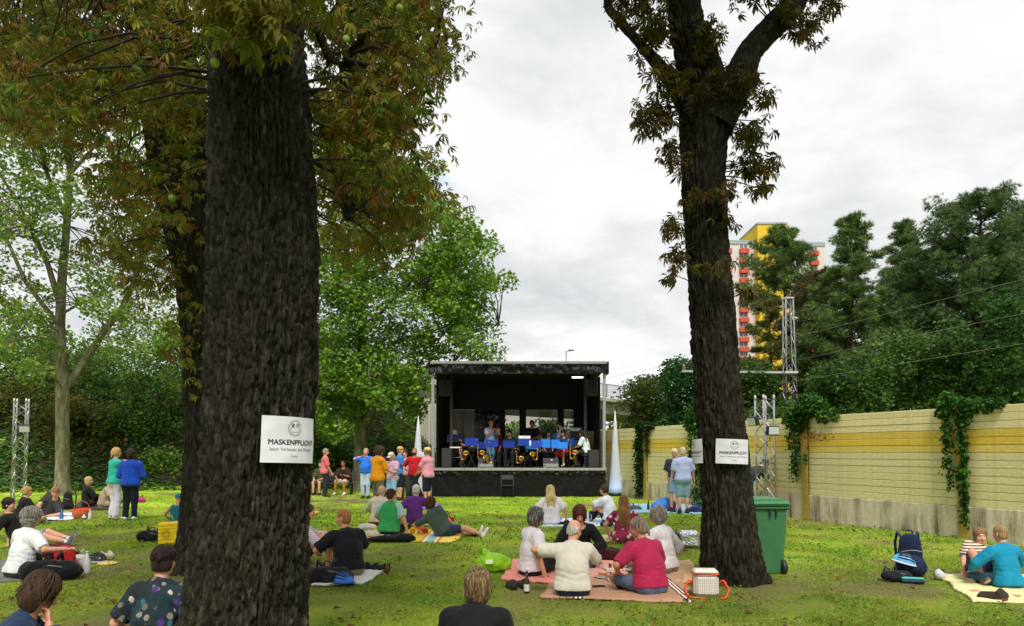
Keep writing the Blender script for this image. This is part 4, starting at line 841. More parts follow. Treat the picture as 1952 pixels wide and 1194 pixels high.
mb = MB(); mb.box((SW/2-.95, .35, FZ-.06), (.40, .10, .04)); lampm, N, L, b = newmat('lamp_tube'); b.inputs['Base Color'].default_value = (.9, .9, .9, 1); b.inputs['Emission Color'].default_value = (1, 1, 1, 1); b.inputs['Emission Strength'].default_value = 2.0; mb.build('strip_light', lampm, stage)
# back wall with dark window film
BW = SW-.1; by = SDEP-.35; zt = at(976, 782, SD+SDEP)[2]-.0; zb = DECK
mb = MB(); mb.box((0, by, (zt+RZ-.4)/2), (BW, .06, RZ-.4-zt)); mb.build('back_wall', BLACK, stage)
def filmmat(q):
    film, N, L, b = newmat('dark_window_film'); tr = N.new('ShaderNodeBsdfTransparent'); tr.inputs[0].default_value = (q, q*.98, q*.88, 1); gl = N.new('ShaderNodeBsdfGlossy'); gl.inputs['Color'].default_value = (.35, .35, .35, 1); gl.inputs['Roughness'].default_value = .08
    mx = N.new('ShaderNodeMixShader'); mx.inputs[0].default_value = .05; L.new(tr.outputs[0], mx.inputs[1]); L.new(gl.outputs[0], mx.inputs[2]); L.new(mx.outputs[0], N['Material Output'].inputs[0]); return film
def bx_(px): return (px-CX)*(SD+by)/FPX-SC
for a, c, h in ((846, 860, 0), (949, 963, 0), (990, 1003, 0), (1063, 1075, .0), (1093, 1153, 0)):
    mb = MB(); mb.box(((bx_(a)+bx_(c))/2, by, (zt+zb)/2), (bx_(c)-bx_(a), .07, zt-zb+.02)); mb.build('window_mullion', BLACK, stage)
for a, c, h in ((860, 949, .14), (963, 990, 0), (1003, 1063, 0), (1075, 1093, -.1)):
    mb = MB(); mb.box(((bx_(a)+bx_(c))/2, by, (zt+zb)/2), (bx_(c)-bx_(a)-.004, .015, zt-zb-.01)); o = mb.build('window', filmmat(.20 if a == 860 else .70), stage)
mb = MB(); mb.box((0, by+.01, DECK+.30), (BW, .05, .6)); mb.build('back_panel', BLACK, stage)

def on_deck(px, D): p = at(px, 880, D); return np.array([p[0], D, DECK])
# loudspeakers, wedge monitors
for px, D, wd, h, lab in ((852, 27.45, .60, .72, 'black floor loudspeaker at the left front of the stage'), (1131, 27.45, .66, .66, 'black floor loudspeaker at the right front of the stage')):
    p = on_deck(px, D); t = thing('loudspeaker', lab, 'speaker', p, group='floor loudspeakers'); mb = MB(); mb.box((0, 0, h/2), (wd*.62, .4, h), bev=.02); mb.build('cabinet', DARKM, t); mb = MB(); mb.box((0, -.205, h/2), (wd*.55, .012, h*.9)); mb.build('grille', M((.03, .03, .032), .7, .3, 200), t)
for px, lab in ((926, 'grey wedge monitor beside the leaning saxophone'), (1050, 'grey wedge monitor at the right of the stage front')):
    p = on_deck(px, 27.35); t = thing('wedge_monitor', lab, 'speaker', p, group='wedge monitors'); mb = MB(); V = [(-.28, -.18, 0), (.28, -.18, 0), (.28, .22, 0), (-.28, .22, 0), (-.28, -.10, .16), (.28, -.10, .16), (.28, .20, .36), (-.28, .20, .36)]; mb.add(V, [(0, 1, 5, 4), (4, 5, 6, 7), (1, 2, 6, 5), (3, 0, 4, 7), (2, 3, 7, 6), (0, 3, 2, 1)]); mb.build('cabinet', M((.05, .05, .052), .5, .2, 15), t)
    mb = MB(); mb.box((.02, -.16, .09), (.44, .03, .12), 0, rx=-.3); mb.build('handle_plate', M((.16, .17, .17), .5), t); mb = MB(); mb.ell((.03, -.0, .28), (.035, .03, .03), 10); mb.build('knob', WHITE, t)
# music stands
STB, STN, STL = cloth('#1c3a98', .8, .2), cloth('#2044a4', .8, .2), cloth('#2a7ad8', .8, .2)
def music_stand(px, ytop, D, w, h, mat, label, paper=None, tilt=0.0):
    c = at(px, ytop, D); base = np.array([c[0], D, DECK]); t = thing('music_stand', label, 'music stand', base, group='music stands of the band'); zt_ = c[2]-DECK
    mb = MB(); mb.tube([(0, .08, .25), (0, .06, zt_-h*.5)], .014, 6)
    mb.build('pole', DARKM, t)
    for k in range(3): a = k*2.1+.5; mb = MB(); mb.tube([(0, .08, .32), (.26*math.cos(a), .08+.26*math.sin(a), .012)], .010, 5); mb.build('leg', DARKM, t)
    mb = MB(); mb.box((0, .03, zt_-h/2), (w, .03, h), rx=-.22, bev=.008); mb.build('desk', mat, t)
    mb = MB(); mb.box((0, -.03, zt_-h), (w, .07, .015)); mb.build('lip', DARKM, t)
    if paper: mb = MB(); mb.box((paper[0], .075, zt_+paper[1]), (paper[2], .006, paper[3]), rx=-.25); mb.build('sheet_music', M((.75, .74, .76), .8), t)
for a in ((899, 835, 28.1, .52, .30, STB, 'dark blue music stand left of the trombone player'), (937, 838, 28.1, .50, .28, STB, 'dark blue music stand in front of the trombone player'), (1000, 836, 28.0, .50, .28, STB, 'dark blue music stand with white sheets mid stage', (0, .02, .44, .16)), (1023, 840, 27.9, .42, .26, STN, 'blue music stand with slanting white paper', (-.12, -.10, .3, .2)),
          (1040, 837, 28.0, .36, .34, STL, 'bright blue music stand behind the right wedge monitor'), (1059, 838, 28.05, .32, .34, STL, 'bright blue music stand next to the red skirt'), (1063, 828, 28.9, .40, .3, STL, 'bright blue music stand in the second row'), (1085, 836, 28.3, .40, .28, STN, 'blue music stand above the red skirt'), (1105, 839, 28.1, .46, .28, cloth('#0d2c48', .8, .2), 'teal dark music stand before the seated white shirt player'), (1098, 822, 29.2, .42, .32, DARKM, 'black music stand with large white sheets', (0, -.02, .40, .30)), (918, 842, 28.6, .44, .28, STN, 'blue music stand between the two left saxophones'), (970, 840, 28.4, .46, .28, STB, 'blue music stand left of the drum kit'), (1012, 844, 28.5, .42, .26, STL, 'bright blue music stand in front of the black tee'), (1072, 843, 27.8, .40, .26, STL, 'bright blue low music stand left of the red skirt'), (866, 828, 28.2, .56, .30, cloth('#0c1a3a', .8, .2), 'navy music stand at the far left of the band')):
    music_stand(*a)
# saxophones
BRASS = M((.55, .34, .09), .28, .25, 12, metal=.95)
def sax(px, ytop, ybot, D, label, tilt=0.0, flip=1):
    a, b_ = at(px, ytop, D), at(px, ybot, D); L_ = a[2]-b_[2]; base = np.array([b_[0], D, b_[2]]); t = thing('saxophone', label, 'saxophone', base, group='saxophones on the stage'); t.rotation_euler = (0, tilt, 0)
    k = L_; pts = [(0, 0, k), (0, 0, k*.75), (.0, 0, k*.35), (.0, 0, k*.12), (.03*flip, -.02, k*.03), (.09*flip, -.04, .0+.02), (.14*flip, -.07, k*.08), (.16*flip, -.09, k*.22), (.17*flip, -.13, k*.36)]
    mb = MB(); mb.tube(pts, [.010, .017, .025, .031, .034, .037, .040, .045, .062], 12, cap=False); bd_ = mb.build('tube', BRASS, t)
    c = np.array(pts[-1]); d = unit(np.array([.1*flip, -.8, .6])); mb = MB(); A_ = frame(d); mb.lathe([(.04, -.06), (.062, 0), (.098, .03), (.102, .036), (.085, .02), (.04, -.03)], 16, c, axes=A_, cap=False); mb.build('bell', BRASS, t)
    mb = MB(); mb.tube([(0, 0, k), (.0, -.02, k+.05), (-.05*flip, -.05, k+.07), (-.10*flip, -.06, k+.04)], [.012, .011, .010, .009], 8); mb.build('neck', BRASS, t)
    mb = MB()
    for q in range(6): mb.lathe([(.022, 0), (.022, .012)], 8, (-.0, -.045, k*(.25+.085*q)), axes=[(1, 0, 0), (0, 0, 1), (0, -1, 0)])
    mb.build('keys', BRASS, bd_)['kind'] = 'stuff'
sax(880, 842, 878, 27.7, 'saxophone on its stand beside the white stool'); sax(911, 842, 876, 27.75, 'saxophone between the two left music stands'); sax(938, 846, 884, 27.3, 'large golden saxophone leaning by the left monitor', -.22, -1); sax(985, 858, 884, 27.6, 'small saxophone in the dark middle of the stage'); sax(1024, 846, 878, 27.5, 'saxophone with wide bell right of centre stage', 0, -1); sax(1087, 842, 876, 27.5, 'saxophone with wide bell by the red skirt'); 
# stool, chair in front
def stool():
    p = on_deck(868, 27.5); t = thing('bar_stool', 'white high stool at the left of the stage', 'stool', p); wm = M((.62, .60, .52), .5); mb = MB(); mb.box((0, 0, .74), (.40, .34, .06), bev=.02); mb.build('seat', wm, t)
    for sx in (-1, 1):
        for sy in (-1, 1): mb = MB(); mb.tube([(sx*.16, sy*.13, .72), (sx*.22, sy*.18, 0)], .016, 6); mb.build('leg', wm, t)
    for sy in (-1, 1): mb = MB(); mb.tube([(-.19, sy*.155, .38), (.19, sy*.155, .38)], .012, 6); mb.build('rung', wm, t)
stool()
def fold_chair(loc, rz, label, seat_up=False):
    t = thing('folding_chair', label, 'chair', loc, rz, 'black folding chairs'); w_ = .22
    for sx in (-1, 1):
        mb = MB(); mb.tube([(sx*w_, .02, 0), (sx*w_, -.16, .45), (sx*w_, -.24, .80)], .013, 6); mb.build('back_post', DARKM, t); mb = MB(); mb.tube([(sx*w_, -.26, 0), (sx*w_, .16, .44)], .013, 6); mb.build('leg', DARKM, t)
    mb = MB(); mb.box((0, -.225, .72), (.42, .03, .18), bev=.012, rx=.2); mb.build('backrest', DARKM, t); mb = MB(); mb.box((0, -.0, .44), (.42, .38, .03), bev=.01); mb.build('seat', DARKM, t)
p = G(967, 948); fold_chair((p[0], 26.45, 0), R(180), 'black folding chair standing against the stage skirt')
# backline: dark drum kit and amplifiers that read as clutter mid stage
p = on_deck(1000, 28.8); t = thing('drum_kit', 'dark drum kit in the shade behind the music stands', 'drums', p)
for x, y, z, r, h, nm in ((0, 0, .28, .28, .4, 'bass_drum'), (-.35, .1, .55, .16, .2, 'tom_drum'), (.38, .05, .5, .2, .3, 'floor_drum')):
    mb = MB()
    if nm == 'bass_drum': mb.lathe([(r, -h/2), (r, h/2)], 20, (x, y, z), axes=[(1, 0, 0), (0, 0, 1), (0, 1, 0)])
    else: mb.lathe([(r, -h/2), (r, h/2)], 18, (x, y, z))
    mb.build(nm, M((.03, .02, .02), .3), t)
for x, y, z in ((-.6, .1, .95), (.62, .1, 1.0)): mb = MB(); mb.lathe([(.22, 0), (.05, .03), (.0, .035)], 18, (x, y, z)); mb.build('cymbal', BRASS, t); mb = MB(); mb.tube([(x, y, 0), (x, y, z+.04)], .012, 6); mb.build('cymbal_stand', GALV, t)

# ------------------------------------------------------------ light cones, truss towers, bin
STRETCH, N, L, b = newmat('white_stretch_fabric'); b.inputs['Base Color'].default_value = (.72, .76, .82, 1); b.inputs['Roughness'].default_value = .7
_t = N.new('ShaderNodeBsdfTranslucent'); _t.inputs[0].default_value = (.8, .84, .9, 1); _m = N.new('ShaderNodeMixShader'); _m.inputs[0].default_value = .4; L.new(b.outputs[0], _m.inputs[1]); L.new(_t.outputs[0], _m.inputs[2]); L.new(_m.outputs[0], N['Material Output'].inputs[0])
def cone(px, ytop, ybot, w, D, label):
    b_ = at(px, 862, D); b_[2] = 0; H = at(px, ytop, D)[2]; t = thing('light_cone', label, 'light cone', b_, group='tall fabric light cones'); m = STRETCH
    r = w*D/FPX/2; mb = MB(); mb.lathe([(r, .12), (r*1.0, .3), (r*.62, H*.45), (r*.28, H*.8), (.012, H)], 24); mb.build('fabric', m, t); ld = bpy.data.lights.new('led_light', 'POINT'); ld.energy = 0.9; ld.color = (.25, .55, 1.0); ld.shadow_soft_size = .05; lo = link(bpy.data.objects.new('led_light', ld), t); lo.location = (0, 0, .35); mb = MB(); mb.lathe([(r*1.02, 0), (r*1.02, .12)], 24); mb.build('base', DARKM, t)
cone(797, 793, 950, 30, 26.6, 'white light cone left of the stage behind the waiting people'); cone(1173, 783, 942, 25, 27.6, 'white and pale blue light cone right of the stage')
def truss(px, D, ytop, label, floods):
    b_ = at(px, 862, D); b_[2] = 0; H = at(px, ytop, D)[2]; t = thing('truss_tower', label, 'truss', b_); mb = MB(); lattice(mb, H-.06, .30, .30, .26, .024); mb.build('truss', M((.66, .67, .68), .35, .1, 20, metal=.7), t)
    mb = MB(); mb.box((0, 0, .012), (.55, .55, .02)); mb.build('base_plate', STEEL, t)
    for sx in (-1, 1):
        for sy in (-1, 1): mb = MB(); mb.lathe([(.030, 0), (.030, .06), (.016, .12)], 8, (sx*.15, sy*.15, H-.07)); mb.build('spigot', GALV, t)
    t.rotation_euler = (0, 0, .35)
    for i, (fx, fy, yaw, tilt) in enumerate(floods):
        c = at(fx, fy, D-.15); f = thing('floodlight', ('left' if i == 0 else 'right')+' black floodlight clamped to the truss tower beside the bin' if len(floods) > 1 else 'black floodlight clamped to the truss tower at the left edge', 'floodlight', c, yaw, 'floodlights on the trusses')
        mb = MB(); mb.box((0, 0, 0), (.30, .12, .22), bev=.02, rx=tilt); mb.build('housing', DARKM, f); mb = MB(); mb.box((0, -.063*math.cos(tilt), -.063*math.sin(tilt)), (.25, .012, .17), rx=tilt); mb.build('glass', M((.62, .66, .66), .12, .3, 60, spec=.8), f); mb = MB(); mb.bar((0, .04, 0), (.0, .16, .05), .03); mb.build('bracket', DARKM, f)
truss(38, 22.0, 763, 'silver truss tower at the left edge of the lawn', [(47, 817, R(25), .45)])
truss(1459, 17.6, 757, 'silver truss tower beside the green bin', [(1436, 803, R(-70), .3), (1473, 821, R(8), .1)])
def bin_():
    b_ = G(1447, 1090); t = thing('wheelie_bin', 'green wheeled rubbish bin behind the right chestnut trunk', 'bin', b_, R(4)); t.scale = (.93, .93, .95); gm = M((.045, .17, .065), .45, .12, 6, .1, 60); mb = MB()
    H = 1.0; V = []
    for z, wx, wy in ((.02, .24, .26), (.90, .285, .34), (.96, .30, .355)): V += [(-wx, -wy, z), (wx, -wy, z), (wx, wy, z), (-wx, wy, z)]
    F_ = [(3, 2, 1, 0)]+[(k*4+j, k*4+(j+1) % 4, k*4+4+(j+1) % 4, k*4+4+j) for k in range(2) for j in range(4)]+[(8, 9, 10, 11)]; mb.add(V, F_); mb.build('bin_body', gm, t)
    mb = MB(); mb.box((0, 0, .93), (.64, .76, .05), bev=.02); mb.build('rim', gm, t)
    mb = MB(); mb.box((0, -.02, .995), (.66, .80, .07), bev=.03, taper=.93); mb.box((0, -.02, 1.04), (.5, .6, .03), bev=.01); mb.build('lid', M((.055, .20, .08), .45, .12, 6, .1, 60), t)
    for sx in (-1, 1): mb = MB(); mb.lathe([(.10, -.03), (.105, -.02), (.105, .02), (.10, .03)], 18, (sx*.18+.06, -.27, .105), axes=[(0, 1, 0), (0, 0, 1), (1, 0, 0)]); mb.build('wheel', DARKM, t)
    for k in (.03, .12): mb = MB(); mb.box((k, -.355, .86), (.025, .02, .11)); mb.build('handle_slot', DARKM, t)
bin_()

# ------------------------------------------------------------ notices on the trunks
PAPER = M((.70, .71, .76), .45, .05, 8, .05); INK = M((.02, .02, .025), .6); GREYI = M((.16, .16, .18), .6); SOFT = M((.45, .45, .48), .6)
def text_mesh(s, size, bold=0.0):
    cu = bpy.data.curves.new('text', 'FONT'); cu.body = s; cu.size = size; cu.align_x = 'CENTER'; cu.align_y = 'CENTER'; cu.resolution_u = 3; cu.offset = bold; o = bpy.data.objects.new('text', cu); COL.objects.link(o)
    bpy.context.view_layer.update(); me = bpy.data.meshes.new_from_object(o.evaluated_get(bpy.context.evaluated_depsgraph_get())); V = np.array([v.co[:] for v in me.vertices]); F = [tuple(p.vertices) for p in me.polygons]
    bpy.data.objects.remove(o); bpy.data.curves.remove(cu); bpy.data.meshes.remove(me); return V, F
def notice(C, Rr, phi, label, tilt=0.0):
    """A3 sheet bent round a trunk axis C (world), radius Rr, centred at angle phi from the camera side"""
    base = C+np.array([Rr*math.sin(phi), -Rr*math.cos(phi), 0]); t = thing('mask_notice', label, 'sign', base, group='mask notices on the trunks'); Wd, Hd = .42, .297; R2 = Rr*1.0
    def bend(V, off):
        V = np.asarray(V, float); x = V[:, 0]*math.cos(tilt)-V[:, 1]*math.sin(tilt); z = V[:, 0]*math.sin(tilt)+V[:, 1]*math.cos(tilt); a = phi+x/R2; r = R2+off+(V[:, 2] if V.shape[1] > 2 else 0); cc = C-np.array([math.sin(phi), -math.cos(phi), 0])*(R2-Rr)
        return np.stack([cc[0]+r*np.sin(a), cc[1]-r*np.cos(a), cc[2]+z], -1)-base
    n = 60; u = np.linspace(-Wd/2, Wd/2, n); w_ = np.linspace(-Hd/2, Hd/2, 42); U_, W_ = np.meshgrid(u, w_, indexing='ij'); ripf = lambda a_, b_: (fbm(np.stack([a_*9, b_*9, a_*0+phi*3], -1), 2, 5)-.5)*.012; rip = ripf(U_, W_)
    f = bend(np.stack([U_.ravel(), W_.ravel(), rip.ravel()], -1), .004); g = bend(np.stack([U_.ravel(), W_.ravel(), rip.ravel()], -1), -.002); I_ = np.arange(n*42).reshape(n, 42); F_ = np.stack([I_[:-1, :-1], I_[1:, :-1], I_[1:, 1:], I_[:-1, 1:]], -1).reshape(-1, 4)
    mesh_np('sheet', np.concatenate([f, g]), np.concatenate([F_, F_[:, ::-1]+n*42]), PAPER, t, smooth=True)
    def put(name, V, F, mat, x, y, lift=False):
        V = np.array(V, float); lf = V[:, 2] if lift else 0; V = V[:, :2]+[x, y]; z = ripf(V[:, 0], V[:, 1])+lf; mb = MB(); mb.add(bend(np.column_stack([V, z]), .0062), F); mb.build(name, mat, t)
    for s, sz, y, mat, bo in (('MASKENPFLICHT', .047, -.018, INK, 1), ('beim Verlassen des Platzes!', .030, -.062, GREYI, 0), ('Danke!', .018, -.105, GREYI, 0)):
        V, F = text_mesh(s, sz, 0)
        if bo: n0 = len(V); V = np.concatenate([V+[dx_, dy_, k_*.0003-V[0, 2]] for k_, (dx_, dy_) in enumerate(((0, 0), (.0011, .0007), (-.0011, -.0007)))]); F = [tuple(i_+n0*k_ for i_ in f_) for k_ in range(3) for f_ in F]
        put('lettering', V, F, mat, .01, y, bo)
    def disc(r, n=24, a0=0, a1=2*math.pi, r_in=0):
        th = np.linspace(a0, a1, n); V = [(r*math.cos(q), r*math.sin(q)) for q in th]+[(r_in*math.cos(q), r_in*math.sin(q)) for q in th]; return V, [(i, i+1, n+i+1, n+i) for i in range(n-1)]
    fx, fy = .01, .078
    put('face_outline', *disc(.052, 30, r_in=.044), SOFT, fx, fy); V, F = disc(.008, 12); put('eye', V, F, INK, fx-.017, fy+.012); V, F = [(-.012, 0), (.012, 0), (.012, .004), (-.012, .004)], [(0, 1, 2, 3)]; put('winking_eye', V, F, INK, fx+.019, fy+.011)
    for sx in (-1, 1): V, F = disc(.018, 8, .5, 2.5, .0145); put('eyebrow', V, F, INK, fx+sx*.019, fy+.010)
    V, F = [(-.034, -.030), (.034, -.030), (.036, .004), (-.036, .004), (-.030, -.026), (.030, -.026), (.032, .0005), (-.032, .0005)], [(0, 1, 5, 4), (1, 2, 6, 5), (2, 3, 7, 6), (3, 0, 4, 7)]; put('drawn_mask', V, F, SOFT, fx, fy)
# ------------------------------------------------------------ people: smooth distance fields -> one skin per layer
class Field:
    def __init__(s, lo, hi, h):
        s.h = h; s.lo = np.asarray(lo, float)-3*h; n = np.ceil((np.asarray(hi)+3*h-s.lo)/h).astype(int)+1; s.n = n
        s.ax = [s.lo[i]+h*np.arange(n[i]) for i in range(3)]; s.F = np.full(n, .25)
    def sub(s, lo, hi):
        sl = []
        for i in range(3):
            a = max(0, int((lo[i]-s.lo[i])/s.h)-1); b_ = min(s.n[i], int((hi[i]-s.lo[i])/s.h)+3)
            if b_ <= a: return None, None
            sl.append(slice(a, b_))
        g = np.stack(np.meshgrid(s.ax[0][sl[0]], s.ax[1][sl[1]], s.ax[2][sl[2]], indexing='ij'), -1); return tuple(sl), g
    def put(s, sl, d, k, mode='u'):
        f = s.F[sl]
        if mode == 'u':
            if k > 0: q = np.clip(.5+.5*(f-d)/k, 0, 1); s.F[sl] = f*(1-q)+d*q-k*q*(1-q)
            else: s.F[sl] = np.minimum(f, d)
        else:   # subtract
            d = -d; q = np.clip(.5-.5*(f-d)/max(k, 1e-4), 0, 1); s.F[sl] = f*(1-q)+d*q+max(k, 1e-4)*q*(1-q)
    def cone(s, a, b_, r1, r2, k=.02, n=None, ratio=1.0, cut=None, mode='u'):
        a, b_ = np.asarray(a, float), np.asarray(b_, float); m_ = max(r1, r2)+k+3*s.h; sl, g = s.sub(np.minimum(a, b_)-m_, np.maximum(a, b_)+m_)
        if sl is None: return
        ba = b_-a; pa = g-a; t = np.clip(pa @ ba/(ba @ ba+1e-12), 0, 1); q = pa-t[..., None]*ba
        if n is not None: q = q+(q @ n)[..., None]*n*(ratio-1)
        d = np.linalg.norm(q, axis=-1)-(r1+(r2-r1)*t)
        if n is not None: d = d/(1+(ratio-1)*.5)
        if cut is not None: d = np.maximum(d, (g-cut[0]) @ cut[1])
        s.put(sl, d, k, mode)
    def ell(s, c, r, A=None, k=.02, mode='u'):
        c = np.asarray(c, float); r = np.asarray(r, float); m_ = r.max()+k+3*s.h; sl, g = s.sub(c-m_, c+m_)
        if sl is None: return
        p = g-c
        if A is not None: p = p @ np.asarray(A).T
        q = p/r; l = np.linalg.norm(q, axis=-1); d = l*(l-1)/(np.linalg.norm(q/r, axis=-1)+1e-9); s.put(sl, d, k, mode)
    def grid(s): return np.stack(np.meshgrid(*s.ax, indexing='ij'), -1)
    def plane(s, p, n):   # keep the side where (x-p).n < 0
        s.F = np.maximum(s.F, (s.grid()-np.asarray(p)) @ np.asarray(n))
    def net(s):
        F = s.F; F[0], F[-1], F[:, 0], F[:, -1], F[:, :, 0], F[:, :, -1] = [.05]*6
        ins = F < 0; C8 = [(i, j, k) for i in (0, 1) for j in (0, 1) for k in (0, 1)]; nx, ny, nz = F.shape
        cnt = sum(ins[i:nx-1+i, j:ny-1+j, k:nz-1+k].astype(np.int8) for i, j, k in C8); act = (cnt > 0) & (cnt < 8); idx = np.argwhere(act)
        if len(idx) == 0: return np.zeros((0, 3)), np.zeros((0, 4), int)
        val = {c: F[idx[:, 0]+c[0], idx[:, 1]+c[1], idx[:, 2]+c[2]] for c in C8}; pos = np.zeros((len(idx), 3)); num = np.zeros(len(idx))
        for c in C8:
            for a in range(3):
                if c[a] == 0:
                    e_ = list(c); e_[a] = 1; fa, fb = val[c], val[tuple(e_)]; x = (fa < 0) != (fb < 0); t = np.where(x, fa/(fa-fb+1e-20), 0); p = np.tile(np.array(c, float), (len(idx), 1)); p[:, a] = t; pos += p*x[:, None]; num += x
        V = s.lo+s.h*(idx+pos/num[:, None]); ID = np.full(act.shape, -1); ID[act] = np.arange(len(idx)); Q = []
        for a in range(3):
            o = [0, 0, 0]; o[a] = 1; A_ = ins[:nx-o[0], :ny-o[1], :nz-o[2]]; B_ = ins[o[0]:, o[1]:, o[2]:]; e_ = np.argwhere(A_ != B_); b1, b2 = (a+1) % 3, (a+2) % 3
            e_ = e_[(e_[:, b1] > 0) & (e_[:, b2] > 0) & (e_[:, b1] < F.shape[b1]-1) & (e_[:, b2] < F.shape[b2]-1)]
            fl = A_[e_[:, 0], e_[:, 1], e_[:, 2]]
            def cell(d1, d2): q = e_.copy(); q[:, b1] -= d1; q[:, b2] -= d2; return ID[q[:, 0], q[:, 1], q[:, 2]]
            q = np.stack([cell(1, 1), cell(0, 1), cell(0, 0), cell(1, 0)], -1); q[~fl] = q[~fl][:, ::-1]; Q.append(q)
        return V, np.concatenate(Q)
def rotx(v, a): c, s = math.cos(a), math.sin(a); return np.array([v[0], v[1]*c-v[2]*s, v[1]*s+v[2]*c])
def rotz(v, a): c, s = math.cos(a), math.sin(a); return np.array([v[0]*c-v[1]*s, v[0]*s+v[1]*c, v[2]])
def ik(a, tgt, l1, l2, pole):
    a, tgt, pole = np.asarray(a, float), np.asarray(tgt, float), np.asarray(pole, float); d = tgt-a; L_ = np.linalg.norm(d); dm = min(max(L_, abs(l1-l2)+.03), (l1+l2)*.995); d = d/(L_+1e-9)
    x = (l1*l1-l2*l2+dm*dm)/(2*dm); y = math.sqrt(max(0, l1*l1-x*x)); p = pole-d*(pole @ d); p = p/(np.linalg.norm(p)+1e-9); return a+d*x+p*y, a+d*dm
def skinmat(c):
    key = ('skin', c)
    if key in _mats: return _mats[key]
    m, N, L, b = newmat('skin'); v = coords(N, L); q = lin(c); L.new(ramp(N, L, noise(N, L, v, 18, 4), [(.3, tuple(x*y for x, y in zip(q, (.88, .80, .78)))), (.7, q)]), b.inputs['Base Color']); b.inputs['Roughness'].default_value = .5; b.inputs['Specular IOR Level'].default_value = .35; b.inputs['Subsurface Weight'].default_value = .0
    _mats[key] = m; return m
def hairmat(c, c2=None):
    key = ('hair', c, c2)
    if key in _mats: return _mats[key]
    m, N, L, b = newmat('hair'); v = coords(N, L, (1, 1, .10)); f = noise(N, L, v, 70, 5, .7); q = lin(c); q2 = lin(c2) if c2 else tuple(min(1, x*1.7+.01) for x in q)
    L.new(ramp(N, L, f, [(.32, tuple(x*.35 for x in q)), (.5, q), (.66, q2)]), b.inputs['Base Color']); b.inputs['Roughness'].default_value = .45; b.inputs['Specular IOR Level'].default_value = .35; bump(N, L, b, f, .9, .02); _mats[key] = m; return m
EYEM, LIPM = M((.03, .025, .02), .2, .1, 5), {}
DEFAULT = dict(h=1.0, g=1.0, pz=.93, pl=0, cl=0, roll=0, tw=0, hy=0, hp=0, hr=0, skin='#d9a184', hair='short', hc='#4a3520', hc2=None, feet=[(-.10, .0, .08), (.10, .0, .08)], kp=[(-.1, 1, .1), (.1, 1, .1)], hands=[(-.27, .06, .84), (.27, .06, .84)],
               ep=[(-.6, -.7, -.2), (.6, -.7, -.2)], top=None, sleeve=.5, topl=.10, neck=.078, bot=None, leg=1.0, shoe='#2a2522', sock=None, belly=0.0, bust=0.0, curl=.5, fd=[None, None], hat=None, mask=None, glasses=False, beard=None, loose=0.0, topcut=None, collar=False, strap=None, bust_low=False, vest=None)
SIT_X = dict(pz=.13, pl=6, cl=18, feet=[(.16, .34, .07), (-.16, .42, .06)], kp=[(-1, .35, .25), (1, .35, .25)], hands=[(-.30, .36, .24), (.30, .36, .24)], ep=[(-1, -.4, -.2), (1, -.4, -.2)])
SIT_UP = dict(pz=.13, pl=-8, cl=14, feet=[(-.12, .50, .08), (.12, .55, .08)], kp=[(-.15, .3, 1), (.15, .3, 1)], hands=[(-.16, .46, .42), (.14, .46, .40)], ep=[(-1, -.2, -.5), (1, -.2, -.5)])
SIT_FWD = dict(pz=.13, pl=-8, cl=6, feet=[(-.10, .82, .09), (.12, .85, .09)], kp=[(-.1, .1, 1), (.1, .1, 1)], hands=[(-.26, .30, .22), (.26, .30, .22)])
SIT_SIDE = dict(pz=.13, pl=-2, cl=8, feet=[(.42, .18, .06), (.55, .10, .06)], kp=[(-.2, 1, .1), (.35, 1, .1)], hands=[(-.10, .35, .22), (.35, .05, .10)])
CHAIR = dict(pz=.50, pl=2, cl=10, feet=[(-.13, .42, .08), (.13, .42, .08)], kp=[(-.1, 1, .6), (.1, 1, .6)], hands=[(-.14, .36, .62), (.14, .36, .62)])
NP = [0]
